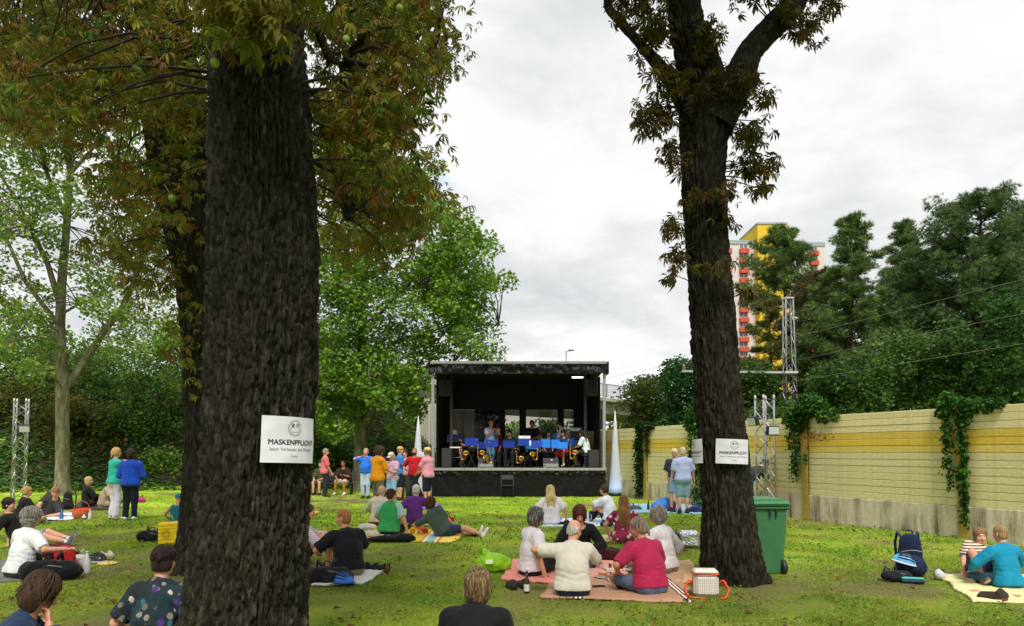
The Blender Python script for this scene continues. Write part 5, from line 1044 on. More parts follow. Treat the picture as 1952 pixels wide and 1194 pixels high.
def person(label, pos, yaw, pose=None, hv=None, **kw):
    S = dict(DEFAULT); S.update(pose or {}); S.update(kw); NP[0] += 1; sd = NP[0]; D = max(3.0, float(pos[1])); h = float(np.clip(D*.00125, .0115, .032)) if hv is None else hv
    t = thing('person', label, 'person', pos, R(yaw)); t.scale = (S['h']*(.945 if S['pz'] < .3 else 1.0),)*3; g = S['g']; X_, Y_, Z_ = np.eye(3)
    # ---- skeleton
    P = np.array([0, 0, S['pz']]); rl = R(S['roll'])
    def upv(l): v = rotx(Z_, -R(l)); c, s = math.cos(rl), math.sin(rl); return np.array([v[0]*c+v[2]*s, v[1], -v[0]*s+v[2]*c])
    u1, u2 = upv(S['pl']), upv(S['cl']); lum = P+u1*.21; nb = lum+u2*.285; f0 = rotz(Y_, R(S['tw'])); lat = unit(np.cross(f0, u2)); fw = np.cross(u2, lat); lat1 = unit(np.cross(Y_, u1)); fw1 = np.cross(u1, lat1)
    sh = [nb-u2*.055-lat*.172*(.6+.4*g), nb-u2*.055+lat*.172*(.6+.4*g)]; hip = [P-lat1*.088, P+lat1*.088]
    hp_, hy_ = R(S['hp']), R(S['hy']); hf = rotz(rotx(Y_, -hp_), hy_); hu = rotz(rotx(Z_, -hp_), hy_); hr = R(S['hr']); hl = unit(np.cross(hf, hu)); hu = math.cos(hr)*hu+math.sin(hr)*hl; hl = unit(np.cross(hf, hu))
    hcn = nb+unit(u2*.7+Z_*.6)*.125+hu*.075+hf*.022; HA = np.array([hl, hf, hu])
    def H(x, y, z): return hcn+hl*x*.96+hf*y*.96+hu*z*.96
    el, wr, kn, an = [], [], [], []
    for i in (0, 1):
        e_, w_ = ik(sh[i], S['hands'][i], .285, .25, S['ep'][i]); el.append(e_); wr.append(w_); k_, a_ = ik(hip[i], S['feet'][i], .43, .415, S['kp'][i]); kn.append(k_); an.append(a_)
    fdir = []
    for i in (0, 1):
        s_ = unit(an[i]-kn[i])
        if S['fd'][i] is not None: fdir.append(unit(S['fd'][i])); continue
        v = Y_*abs(s_[2])+Z_*(1-abs(s_[2]))*1.0+Y_*.15; v = v-s_*(v @ s_)*.85; fdir.append(unit(v))
    # ---- body
    allp = np.array([P, lum, nb, hcn]+sh+hip+el+wr+kn+an+[w_+.2*unit(w_-e_) for w_, e_ in zip(wr, el)]+[a_+.2*f_ for a_, f_ in zip(an, fdir)]); lo, hi = allp.min(0)-.24, allp.max(0)+.24
    def torso(B, o, k=.045):
        B.ell(P+u1*.015, np.array([.165*g+o, .118*g+o, .125+o]), [lat1, fw1, u1], k); B.cone(P+u1*.03, lum, .142*g+o, .128*g+o, k, fw1, 1.30); B.cone(lum, nb-u2*.12, .130*g+o, .150*(.5+.5*g)+o, k, fw, 1.36)
        B.cone(sh[0]+lat*.035-u2*.02, sh[1]-lat*.035-u2*.02, .058+o, .058+o, k); B.cone(nb+u2*.02, sh[0]-u2*.012+lat*.03, .050+o*.6, .042+o*.6, .035); B.cone(nb+u2*.02, sh[1]-u2*.012-lat*.03, .050+o*.6, .042+o*.6, .035)
        if S['belly']: B.ell(lum-u1*.05+fw1*(.05+.05*S['belly']), np.array([.14*g, .10, .15])*(.8+.35*S['belly'])+o, [lat1, fw1, u1], .06)
        if S['bust']:
            for q in (-1, 1): B.ell(nb-u2*.17+fw*.085+lat*.07*q, np.array([.06, .06, .065])*S['bust']+o, [lat, fw, u2], .04)
        for q in (0, 1): B.ell(hip[q]-fw1*.05-u1*.03, np.array([.085*g, .085, .09])+o, [lat1, fw1, u1], k)
    B = Field(lo, hi, h); torso(B, -.014 if S['top'] is not None else 0.0); B.cone(nb-u2*.02, H(0, -.02, -.07), .058, .053, .03)
    hands_d = []
    for i in (0, 1):
        ak = .85 if S['sleeve'] > .6 else 1.0; B.cone(sh[i], el[i], .050*(.4+.6*g)*ak, .040*ak, .03); B.cone(el[i], wr[i], .041*ak, .027, .02); hd = unit(wr[i]-el[i]); hands_d.append(hd); pn = unit(np.cross(hd, [0, 0, 1]) if abs(hd[2]) < .9 else (X_ if i else -X_)); pn = unit(np.cross(hd, np.cross(pn, hd)))
        if abs(hd[2]) < .75: pn = unit(np.cross(hd, np.cross(Z_, hd)))       # palms down when the forearm is level
        B.cone(wr[i], wr[i]+hd*.07, .028, .040, .012, pn, 2.4)
        lk = .82 if (S['bot'] is not None and S['leg'] > .6) else 1.0; B.cone(hip[i], kn[i], .084*(.3+.7*g)*(.85 if S['bot'] is not None else 1), .058*lk, .04); B.cone(kn[i], an[i], .056*lk, .038, .025); s_ = unit(an[i]-kn[i]); bk = -unit(fdir[i]-s_*(fdir[i] @ s_)+1e-6); B.ell(kn[i]+(an[i]-kn[i])*.32+bk*.022*lk, [.048*lk, .048*lk, .12], list(frame(s_)), .03)
        sole = unit(np.cross(np.cross(fdir[i], s_), fdir[i])) if np.linalg.norm(np.cross(fdir[i], s_)) > .1 else -Z_
        B.cone(an[i]-fdir[i]*.03+sole*.035, an[i]+fdir[i]*.14+sole*.05, .036, .030, .03, sole, 1.2)
    V, F = B.net(); fm = np.zeros(len(F), int)
    # finer head grown on the same neck
    hh = min(h*.62, .011); B = Field(H(0, 0, 0)-.21, H(0, 0, 0)+.17, hh); B.ell(H(0, -.008, .035), [.074, .094, .086], HA, .01); B.ell(H(0, .025, -.03), [.061, .066, .090], HA, .03); B.ell(H(0, .052, -.088), [.032, .032, .027], HA, .03)
    B.cone(H(0, .088, .005), H(0, .112, -.036), .009, .0155, .012); B.cone(H(-.03, .086, .024), H(.03, .086, .024), .010, .010, .014)
    for q in (-1, 1): B.ell(H(.031*q, .098, .006), [.015, .012, .011], HA, .012, 'd'); B.ell(H(.076*q, -.008, -.012), [.010, .022, .032], HA, .008); B.ell(H(.042*q, .062, -.035), [.022, .022, .022], HA, .02)
    B.cone(H(0, .083, -.066), H(0, .087, -.066), .016, .014, .012); B.cone(nb-u2*.01, H(0, -.02, -.06), .057, .054, .025)
    V2, F2 = B.net(); fc = V2[F2].mean(1)-hcn; lx, ly, lz = fc @ hl, fc @ hf, fc @ hu
    f2 = np.where((ly > .05) & (np.abs(lx) < .024) & (np.abs(lz+.064) < .009), 1, 0)
    V, F, fm = np.concatenate([V, V2]), np.concatenate([F, F2+len(V)]), np.concatenate([fm, f2])
    mb = MB(); eyes = MB()
    for q in (-1, 1): eyes.ell(H(.031*q, .082, .006), (.0125,)*3, 8, 2); eyes.ell(H(.031*q, .0905, .005), (.007, .007, .007), 8, 3); eyes.tube([H(.014*q, .096, .022), H(.032*q, .094, .028), H(.048*q, .083, .022)], .0045, 5, 4)
    for i in (0, 1):                                                       # five separate fingers on each palm
        hd = hands_d[i]; pn = unit(np.cross(hd, [0, 0, 1]) if abs(hd[2]) < .9 else (X_ if i else -X_)); pn = unit(np.cross(hd, np.cross(pn, hd)))
        if abs(hd[2]) < .75: pn = unit(np.cross(hd, np.cross(Z_, hd)))
        side = np.cross(hd, pn); inn = (nb-wr[i]); inn = inn-hd*(inn @ hd)
        if side @ inn < 0: side = -side
        down = -pn if pn[2] >= 0 else pn
        for k_, (off, ln) in enumerate(((.030, .070), (.011, .080), (-.009, .074), (-.028, .058))):
            a_ = wr[i]+hd*.075+side*off; c_ = S['curl']; p1 = a_+(hd*math.cos(c_*.5)+down*math.sin(c_*.5))*ln*.45; p2 = p1+(hd*math.cos(c_*1.3)+down*math.sin(c_*1.3))*ln*.32; p3 = p2+(hd*math.cos(c_*2)+down*math.sin(c_*2))*ln*.26
            eyes.tube([a_-hd*.02, a_, p1, p2, p3], [.0095, .0095, .009, .008, .0055], 6, 0)
        a_ = wr[i]+hd*.025+side*.034; eyes.tube([a_-side*.012, a_+side*.014+hd*.022+down*.008, a_+side*.022+hd*.048+down*.018, a_+side*.020+hd*.066+down*.026], [.011, .011, .010, .006], 6, 0)
    tv = np.array(eyes.v); tf = []; tm = []
    for f_, m_ in zip(eyes.f, eyes.m):
        if len(f_) == 4: tf.append(f_); tm.append(m_)
        elif len(f_) > 4: tf += [(f_[0], f_[j], f_[j+1], f_[j+1]) for j in ()]
    V, F, fm = np.concatenate([V, tv]), np.concatenate([F, np.array(tf)+len(V)]), np.concatenate([fm, tm]); sk = skinmat(S['skin']); lc = tuple(x*y for x, y in zip(lin(S['skin']), (.75, .42, .42)))
    mesh_np('body', V, F, [sk, M(lc, .5), M((.62, .60, .56), .3), EYEM, hairmat(S['hc'] if S['hair'] != 'none' else '#8a7a6a')], t, smooth=True, fmat=fm)
    # ---- clothes
    def folds(B, amp, sdd):
        gq = B.grid(); m_ = np.abs(B.F) < .05; pts = gq[m_]; B.F[m_] += amp*2*(fbm(pts*np.array([8, 8, 4.5]) + sdd*3.7, 3, sdd)-.5)
    def drag(B):     # creases running round the waist and out from the armpits
        gq = B.grid(); m_ = np.abs(B.F) < .04; p = gq[m_]; q = (p-lum) @ u1; a_ = (p-lum) @ lat; w_ = np.exp(-(q+.06)**2/.012)
        B.F[m_] += .0030*np.sin(q*95+9*fbm(p*7+sd, 2, sd+3)+a_*14)*w_
        q2 = (p-nb) @ u2; B.F[m_] += .0030*np.sin((q2*70+np.abs(a_)*60)+8*fbm(p*6+sd, 2, sd+5))*np.exp(-(q2+.16)**2/.010)*np.clip(np.abs(a_)*9, 0, 1)
    def shirt(name, mat, o, sleeve, topl, neck, sdd, cut=None):
        B = Field(lo, hi, h); torso(B, o+S['loose']*.6, .05); B.cone(P+u1*.02, lum, .146*g+o+S['loose'], .134*g+o+S['loose'], .05, fw1, 1.28)
        for i in (0, 1):
            if sleeve <= 0: continue
            up = min(1.0, sleeve*2); e1 = sh[i]+(el[i]-sh[i])*min(1, up); d1 = unit(el[i]-sh[i]); ro = .057*(.4+.6*g)+o+.004
            B.cone(sh[i], e1, ro, (.052 if up < 1 else .047)+o, .03, cut=None if up >= 1 else (e1, d1))
            if sleeve > .5: q = (sleeve-.5)*2; e2 = el[i]+(wr[i]-el[i])*q; d2 = unit(wr[i]-el[i]); B.cone(el[i], e2, .047+o, .037+o, .02, cut=(e2, d2))
        folds(B, .019+.004*(D > 12), sdd); drag(B); B.plane(P-u1*(topl if S['pz'] > .3 else topl-.055)+0, -u1); c_ = nb+u2*.055+fw*.02; gq = B.grid(); B.F = np.maximum(B.F, neck-np.linalg.norm((gq-c_) @ np.array([lat, fw, u2]).T*np.array([1, 1, .75]), axis=-1))
        if cut is not None: B.F = np.maximum(B.F, cut(gq))
        if sleeve <= 0:
            for i, q in ((0, -1), (1, 1)): B.F = np.maximum(B.F, .075-np.linalg.norm(gq-(sh[i]+lat*.035*q), axis=-1))
        V_, F_ = B.net(); return mesh_np(name, V_, F_, mat, t, smooth=True)
    def trousers(name, mat, o, leg, sdd, skirt=False):
        B = Field(lo, hi, h); B.ell(P+u1*.015, np.array([.165*g+o, .120*g+o, .13+o]), [lat1, fw1, u1], .04); B.cone(P, P+u1*.12, .150*g+o, .146*g+o, .04, fw1, 1.32)
        for i in (0, 1):
            B.ell(hip[i]-fw1*.05-u1*.03, np.array([.085*g, .085, .09])+o, [lat1, fw1, u1], .05); up = min(1, leg*2); e1 = hip[i]+(kn[i]-hip[i])*up; d1 = unit(kn[i]-hip[i]); B.cone(hip[i], e1, .088*(.3+.7*g)+o, (.072 if up < 1 or leg <= .55 else .064)+o, .045, cut=None if leg > .5 else (e1, d1))
            if leg > .5: q = (leg-.5)*2; e2 = kn[i]+(an[i]-kn[i])*q; d2 = unit(an[i]-kn[i]); B.cone(kn[i], e2, .062+o, .052+o+(.02 if S.get('flare') else 0), .03, cut=(e2, d2))
        if skirt: B.cone((hip[0]+hip[1])/2, (kn[0]+kn[1])/2, .17, .15, .06)
        folds(B, .010+.006*(D > 12), sdd); B.plane(P+u1*.11, u1); V_, F_ = B.net(); return mesh_np(name, V_, F_, mat, t, smooth=True)
    if S['bot'] is not None: trousers('trousers' if S['leg'] > .6 else 'shorts', S['bot'] if not isinstance(S['bot'], str) else cloth(S['bot']), .011+.2*h, S['leg'], sd+50, S.get('skirt', False))
    if S['top'] is not None: shirt('shirt', S['top'] if not isinstance(S['top'], str) else cloth(S['top']), .024+.30*h, S['sleeve'], S['topl'], S['neck'], sd)
    if S['vest'] is not None: shirt('vest', cloth(S['vest']), .040+.3*h, 0, S['topl']+.01, .085, sd+9)
    if S['collar']:
        mb = MB(); c_ = nb+u2*.028; n = 14; mb.tube([c_+lat*.066*math.cos(q)+fw*(.066*math.sin(q)+.0)-u2*.012*math.sin(q) for q in np.linspace(0, 2*math.pi, n, endpoint=False)], .014, 6, closed=True); mb.build('collar', S['top'] if not isinstance(S['top'], str) else cloth(S['top']), [c for c in t.children if c.name.startswith('shirt')][0])
    if S['strap']:
        mb = MB(); pts = [lum-lat*.155+fw*.02, lum-lat*.10+fw*.135, nb-u2*.16+lat*.05+fw*.155, sh[1]-lat*.04+u2*.078+fw*.02, nb-u2*.12+lat*.08-fw*.14, lum-lat*.05-fw*.14]; mb.tube(pts, .014, 6); mb.build('strap', cloth(S['strap']), t)
    for i in (0, 1):
        s_ = unit(an[i]-kn[i]); sole = unit(np.cross(np.cross(fdir[i], s_), fdir[i])) if np.linalg.norm(np.cross(fdir[i], s_)) > .1 else -Z_
        if S['shoe']:
            B = Field(an[i]-.32, an[i]+.32, min(h, .016)); B.cone(an[i]-fdir[i]*.04+sole*.025, an[i]+fdir[i]*.15+sole*.045, .047, .040, .03, sole, 1.15); B.cone(an[i]-sole*.02, an[i]+sole*.02, .046, .046, .03); B.plane(an[i]+sole*.078, sole); B.plane(an[i]-sole*.035, -sole); V_, F_ = B.net(); fc = V_[F_].mean(1)
            mesh_np('shoe', V_, F_, [M(S['shoe'], .7, .2, 15), M(S.get('solec', '#c8c4bc'), .7)], t, smooth=True, fmat=((fc-an[i]) @ sole > .062).astype(int))
        else:
            mb = MB(); c_ = an[i]+fdir[i]*.155+sole*.055; sd_ = np.cross(fdir[i], sole)
            for k_ in range(5): a_ = c_+sd_*(.028-.014*k_); mb.tube([a_-fdir[i]*.02, a_+fdir[i]*.018, a_+fdir[i]*(.036-.004*k_)], [.010, .010, .006], 6)
            mb.build('toes', sk, t)
        if S['sock']:
            mb = MB(); mb.tube([an[i]-s_*.10, an[i]-s_*.05, an[i]-s_*.0], [.047, .046, .046], 10); mb.build('sock', cloth(S['sock']), t)
    # ---- hair, hats, masks, glasses
    st = S['hair']; hm = hairmat(S['hc'], S['hc2'])
    if st != 'none':
        fat = .05 if st == 'curly' else .0; ext = .50 if st == 'long' else .2; B = Field(hcn-np.array([.22, .22, ext]), hcn+np.array([.22, .22, .22]), max(hh, .009)); th = {'curly': .034, 'short': .013, 'buzz': .006, 'fringe': .008, 'bob': .022, 'long': .02, 'pony': .012, 'bun': .014}.get(st, .013)
        B.ell(H(0, -.010, .036), np.array([.076, .096, .087])+th, HA, .01); B.ell(H(0, -.035, -.03), np.array([.072, .066, .07])+th, HA, .02); gq = B.grid()-hcn; fx, fy, fz = gq @ hl, gq @ hf, gq @ hu; cc = {'fringe': -.01, 'buzz': .028, 'curly': .050, 'bob': .046, 'long': .044}.get(st, S.get('line', .037))
        if st == 'curly': B.ell(H(0, -.03, -.03), [.10, .09, .09], HA, .03)
        if st == 'bob':
            for q in (-1, 1): B.ell(H(.062*q, -.01, -.055), [.032, .055, .085], HA, .03)
            B.ell(H(0, -.055, -.06), [.08, .05, .085], HA, .03)
        m_ = np.abs(B.F) < .05; amp = {'curly': .030, 'bob': .012, 'long': .010}.get(st, .008); frq = 38 if st == 'curly' else 24; B.F[m_] += amp*2*(fbm(gq[m_]*np.array([1, 1, 1 if st == 'curly' else .4])*frq+sd, 2, sd)-.5)
        keep = .75*fy-.65*fz-cc
        if st in ('bob', 'long', 'curly'): keep = np.where(fz < .02, np.maximum(fy-.030-(.02 if st == 'curly' else 0), np.where(np.abs(fx) < .058, fy+.01, -1)), keep)
        B.F = np.maximum(B.F, keep)
        if st in ('short', 'buzz', 'pony', 'bun'): B.F = np.maximum(B.F, -fz-.078); B.F = np.maximum(B.F, np.where(fz < -.005, fy-.018, -1))
        if st == 'fringe': B.F = np.maximum(B.F, fz-.035); B.F = np.maximum(B.F, -fz-.075); B.F = np.maximum(B.F, fy-.012)
        if st == 'long':
            e_ = nb-fw*.13-u2*.30; B.cone(H(0, -.045, .0), nb-fw*.115-u2*.02, .102, .118, .04, hf, 1.5); B.cone(nb-fw*.115-u2*.02, e_, .118, .085, .04, fw, 2.4)
        if st == 'pony': B.ell(H(0, -.105, .02), [.03, .03, .03], HA, .02); B.cone(H(0, -.115, .01), H(0, -.125, -.12), .028, .014, .02)
        if st == 'bun': B.ell(H(0, -.105, .045), [.048, .042, .045], HA, .015)
        V_, F_ = B.net()
        if len(F_):
            ho = mesh_np('hair', V_, F_, hm, t, smooth=True)
            if st in ('bob', 'long', 'short', 'pony', 'bun', 'curly') and D < 15:
                mb = MB(); ns = {'bob': 150, 'long': 170, 'curly': 170}.get(st, 110)
                for q in range(ns):
                    az = rng.uniform(-2.55, 2.55)+math.pi/2*3 if st in ('bob', 'long', 'curly') else rng.uniform(-2.2, 2.2)+math.pi/2*3; r0 = np.array([.076, .096, .087])+th+rng.uniform(-.004, .009); pts = []; top_ = rng.uniform(.05, .5); end = {'bob': 1.75, 'long': 1.6, 'curly': 1.9}.get(st, rng.uniform(1.2, 1.95)); nn = 9; wv = rng.uniform(-.12, .12)
                    if st == 'short': top_ = rng.uniform(.1, end-.7)
                    for i in range(nn):
                        a_ = top_+(end-top_)*i/(nn-1); b_ = az+wv*math.sin(i*.9+q); wz = rng.normal(0, .006) if st == 'curly' else 0; pts.append(H(math.sin(a_)*math.cos(b_)*(r0[0]+wz), -.010+math.sin(a_)*math.sin(b_)*(r0[1]+wz), .036+math.cos(a_)*(r0[2]+wz)))
                    if st == 'bob': pts += [pts[-1]+(-hu*.03), pts[-1]-hu*rng.uniform(.035, .105)+rng.normal(0, .010, 3)]
                    if st == 'long':
                        x_ = rng.uniform(-.105, .105); pts += [nb-fw*.175-u2*.02+lat*x_+rng.normal(0, .006, 3), nb-fw*.18-u2*.15+lat*x_*.9+rng.normal(0, .008, 3), nb-fw*.165-u2*rng.uniform(.26, .36)+lat*x_*.7]
                        if abs(math.sin(az)+1) > 1.0: continue
                    mb.tube(pts, np.concatenate([[.003], np.full(len(pts)-2, rng.uniform(.004, .0085)), [.001]]), 4, cap=False)
                if mb.v: mb.build('strands', hm, ho)['kind'] = 'stuff'
    if S['beard']:
        B = Field(hcn-.2, hcn+.2, max(hh, .009)); B.ell(H(0, .030, -.055), [.066, .070, .072], HA, .02); gq = B.grid()-hcn; fz, fy = gq @ hu, gq @ hf; B.F = np.maximum(B.F, fz+.048); B.F = np.maximum(B.F, -fy-.0); V_, F_ = B.net(); mesh_np('beard', V_, F_, hairmat(S['beard']), t, smooth=True)
    if S['mask']:
        B = Field(hcn-.2, hcn+.2, max(hh, .009)); B.ell(H(0, .028, -.045), [.068, .085, .072], HA, .02); gq = B.grid()-hcn; fz, fy = gq @ hu, gq @ hf; B.F = np.maximum(B.F, fz+.012); B.F = np.maximum(B.F, -fy+.02); V_, F_ = B.net(); mesh_np('face_mask', V_, F_, cloth(S['mask']), t, smooth=True)
    if S['glasses']:
        mb = MB()
        for q in (-1, 1): mb.tube([H(.031*q+.021*math.cos(a_), .104, .004+.016*math.sin(a_)) for a_ in np.linspace(0, 6.28, 10, endpoint=False)], .0028, 5, closed=True); mb.tube([H(.052*q, .10, .008), H(.078*q, .02, .010)], .003, 5)
        mb.tube([H(-.010, .106, .006), H(.010, .106, .006)], .003, 5); mb.build('glasses', DARKM, t)
    if S['hat']:
        kind, c_ = S['hat']; mm = cloth(c_) if kind != 'straw' else M(c_, .8, .25, 90, .5); mb = MB(); A_ = [hl, hf, hu]
        if kind == 'cap': mb.lathe([(.088, -.01), (.089, .03), (.080, .065), (.052, .090), (.0, .098)], 18, H(0, -.005, .038), axes=[hl*1.0, hf*1.16, hu]); mb.box(H(0, .125, .036), (.13, .10, .010), bev=.004, axes=A_)
        else: mb.lathe([(.165 if kind == 'straw' else .13, .008), (.17 if kind == 'straw' else .132, .014), (.10, .022), (.095, .06), (.082, .105), (.03, .115), (.0, .112)], 22, H(0, -.005, .035), axes=[hl, hf*1.12, hu])
        hat_o = mb.build('hat', mm, t)
        if kind == 'straw': mb = MB(); mb.lathe([(.101, .024), (.100, .045)], 22, H(0, -.005, .035), axes=[hl*1.02, hf*1.14, hu], cap=False); mb.build('hat_band', cloth('#8a6a3a'), hat_o)
    return t
# ------------------------------------------------------------ blankets
def blanket(label, corners, mat, thick=.012, n=26, seed=0, name='picnic_blanket', cat='blanket', wave=.02, group=None):
    """corners: four picture points on the lawn (near-left, near-right, far-right, far-left)"""
    Q = np.array([G(*c)[:2] for c in corners]); c0 = Q.mean(0); base = np.array([c0[0], c0[1], 0]); u = np.linspace(0, 1, n); U_, V_ = np.meshgrid(u, u, indexing='ij')
    P = (1-U_)[..., None]*((1-V_)[..., None]*Q[0]+V_[..., None]*Q[3])+U_[..., None]*((1-V_)[..., None]*Q[1]+V_[..., None]*Q[2]); nz_ = np.stack([P[..., 0]*2.6, P[..., 1]*2.6, P[..., 0]*0+seed], -1)
    P = P+(np.stack([fbm(nz_, 2, seed), fbm(nz_+7, 2, seed)], -1)-.5)*.12; z = .022+wave*2*np.abs(fbm(nz_*1.6, 3, seed+1)-.5)+.010*vnoise(nz_*5, seed+2); T_ = np.concatenate([P, z[..., None]], -1).reshape(-1, 3)-base; B_ = T_-[0, 0, thick+.012]
    I_ = np.arange(n*n).reshape(n, n); F_ = np.stack([I_[:-1, :-1], I_[1:, :-1], I_[1:, 1:], I_[:-1, 1:]], -1).reshape(-1, 4); rim = np.concatenate([I_[0, :], I_[1:, -1], I_[-1, -2::-1], I_[-2:0:-1, 0]]); r2 = np.roll(rim, -1); S_ = np.stack([rim, r2, r2+n*n, rim+n*n], -1)
    o = mesh_np(name, np.concatenate([T_, B_]), np.concatenate([F_, F_[:, ::-1]+n*n, S_]), mat, smooth=True); o.location = base; tag(o, label, cat, group)
    ctr = P.mean((0, 1)); edge = P.reshape(-1, 2)[rim]; NOGRASS.append([tuple(q) for q in (edge-ctr)*1.01+ctr][::3]); return o
def ang(c): a, b_ = G(*c[0]), G(*c[1]); return math.atan2(b_[1]-a[1], b_[0]-a[0])
CK = M  # shorthand
pink = cloth('#d98a7c', .9, .6); brown = banded([(0, '#b98f74'), (.045, '#4a3024'), (.06, '#e8ddd0'), (.085, '#4a3024'), (.10, '#e8ddd0'), (.12, '#4a3024'), (.135, '#b98f74'), (1, '#b98f74')], 0, .833, offs=.542)
blanket('salmon pink blanket left of the brown striped one', [(958, 1108), (1075, 1116), (1080, 1062), (978, 1070)], pink, seed=1)
blanket('brown picnic blanket with dark and white stripes in the picnic circle', [(1028, 1142), (1322, 1152), (1300, 1098), (1062, 1100)], brown, seed=2)
blanket('tan blanket between the red polo and the white cooler bag', [(1225, 1118), (1330, 1112), (1318, 1072), (1200, 1074)], cloth('#cfa877', .9, .5), seed=3)
blanket('salmon cloth with food in the middle of the picnic circle', [(1110, 1104), (1200, 1106), (1190, 1066), (1112, 1064)], cloth('#e0a090', .9, .5), seed=4)
blanket('cream blanket under the pink flowered dress', [(1140, 1034), (1330, 1045), (1340, 1022), (1142, 1022)], cloth('#dcc79a', .9, .4), seed=5)
bluechk = spots('#e6eef5', ['#3f86c8', '#5aa0d8', '#cfe0ee'], 9, thr=(0, .38, .42)); blanket('blue and white checked blanket before the stage', [(1034, 1005), (1172, 1004), (1162, 990), (1040, 990)], bluechk, seed=6)
blanket('pale blue blanket by the standing couple', [(1182, 978), (1336, 982), (1335, 962), (1205, 962)], cloth('#8fb4d0', .9, .4), seed=7, wave=.03)
ystr = banded([(0, '#e8c840'), (.25, '#d98a40'), (.29, '#f0e0b0'), (.36, '#9ac0c0'), (.52, '#f0e0b0'), (.58, '#e08a4a'), (.63, '#f2d860'), (1, '#f2d860')], 0, 1.1); blanket('yellow striped blanket under the green vest', [(690, 1034), (862, 1036), (892, 1014), (712, 1012)], ystr, seed=8)
blanket('white printed blanket under the person in the black tee', [(590, 1118), (692, 1116), (730, 1092), (640, 1082)], spots('#d8d8d2', ['#4a9a8a', '#c8d0d0', '#8ab0b8'], 5, thr=(0, .25, .3)), seed=9)
blanket('white and navy blanket at the left picnic', [(30, 998), (140, 992), (150, 979), (48, 976)], banded([(0, '#e2e2e6'), (.8, '#26304a'), (1, '#26304a')], 1, .9), seed=10, wave=.04)
blanket('cream blanket with red prints at the right edge', [(1850, 1150), (2010, 1152), (2000, 1100), (1790, 1098)], spots('#dcd8a0', ['#c85a4a', '#dcd8a0', '#dcd8a0', '#d0cc98', '#d87a60'], 4.2, thr=(0, .22, .26), second='#d0cc90'), seed=11)
blanket('purple patterned blanket beyond the purple jumper', [(796, 974), (838, 972), (842, 962), (806, 962)], spots('#6a5a9a', ['#d8d0e8', '#4a3a7a', '#a898c8'], 8), seed=12)
blanket('yellow cloth lying beside the front trunk', [(584, 982), (606, 981), (608, 976), (588, 976)], cloth('#d8b040'), seed=13, n=10)
blanket('grey mat under the white shirt at the far left', [(-20, 1112), (95, 1108), (110, 1075), (-10, 1070)], cloth('#6a6a66'), seed=14)
blanket('dark rug under the seated pair by the plane trunk', [(140, 972), (215, 973), (212, 960), (150, 959)], cloth('#3a3430'), seed=15)

# ------------------------------------------------------------ people sitting on the lawn
def g(px, py): return G(px, py)
JEANS, DKJ = '#2a3850', '#1c2636'
person('person in a black top sitting with the back to us, foreground centre', g(900, 1330), -8, SIT_X, hair='bob', hc='#6a5638', hc2='#b39c70', top='#141416', sleeve=.9, bot='#20242c', hy=-14, cl=26, g=1.22, topl=.13, h=.94, hands=[(-.14, .40, .26), (.14, .40, .26)], ep=[(-.5, -.4, -1), (.5, -.4, -1)])
floral = spots('#10181e', ['#8a8478', '#2a6a70', '#4a2a78', '#6a6458', '#c8b8a8', '#1a3a42'], 13, thr=(0, .34, .40), second='#123038')
person('person in a dark floral shirt sitting with the back to us, foreground left', g(290, 1268), -4, SIT_X, hair='short', hc='#2e2018', top=floral, sleeve=.42, bot='#3a4a66', leg=.5, g=1.05, cl=16, hands=[(-.30, .22, .20), (.32, .24, .20)], ep=[(-.5, -.8, -.4), (.5, -.8, -.4)], collar=True)
person('person in a denim jacket holding a hand to the face, lower left corner', g(10, 1360), -62, SIT_UP, hair='bob', hc='#3c2a18', hc2='#5a4028', top='#1e3450', sleeve=.95, bot='#2a3038', hp=28, cl=26, hands=[(-.14, .42, .40), (.075, .235, .565)], ep=[(-1, -.2, -.5), (.5, .3, -1)], skin='#cf9478', curl=.8)
person('person in a white short sleeved shirt sitting at the far left', g(38, 1104), -28, SIT_X, hair='curly', hc='#8a8478', hc2='#c0bab0', top='#dedfe4', sleeve=.46, bot='#26282c', g=1.15, cl=14, hy=-22, hands=[(-.32, .36, .24), (.52, .30, .40)], ep=[(-1, -.4, -.2), (1, .1, -.6)])
person('person in black tee and grey shorts leaning back, legs stretched to the right', g(40, 1044), -82, SIT_FWD, hair='short', hc='#2a2018', top='#1a1a1c', sleeve=.45, bot='#7d838a', leg=.48, pl=-32, cl=-22, hands=[(-.28, -.34, .08), (.30, -.30, .08)], ep=[(-1, -.6, .3), (1, -.6, .3)], feet=[(-.06, .80, .13), (.07, .82, .09)], shoe='#5a6068', sock='#d8d8d8')
person('person in a black top sitting below the left truss tower', g(40, 1000), -40, SIT_X, hair='bun', hc='#a8864e', hc2='#c8a870', top='#161618', sleeve=.35, bot='#b8a070', cl=12, hy=-14, h=.95)
person('person in a printed charcoal tee lying propped up on the left picnic blanket', g(88, 987), 172, dict(pz=.14, roll=-44, pl=8, cl=18, feet=[(.62, -.05, .09), (.78, .02, .08)], kp=[(.3, 1, .3), (.3, 1, .2)], hands=[(-.34, .34, .08), (.02, .42, .16)], ep=[(-1, .2, -.6), (.3, .6, -.6)]), hair='short', hc='#8a6a44', top=spots('#2a2c2c', ['#2a2c2c', '#2a2c2c', '#c8c0b0'], 7, thr=(0, .14, .17)), sleeve=.45, bot='#b39a6a', hp=22, h=1.04, g=1.1)
person('person in a black jacket sitting right of the pale plane trunk', g(166, 968), -52, SIT_FWD, hair='bob', hc='#b09468', hc2='#d0b890', top='#17171a', sleeve=.9, bot='#2c2c30', hands=[(-.10, .36, .34), (.12, .38, .34)], shoe=None, hy=-10, feet=[(-.10, .72, .08), (.12, .80, .08)])
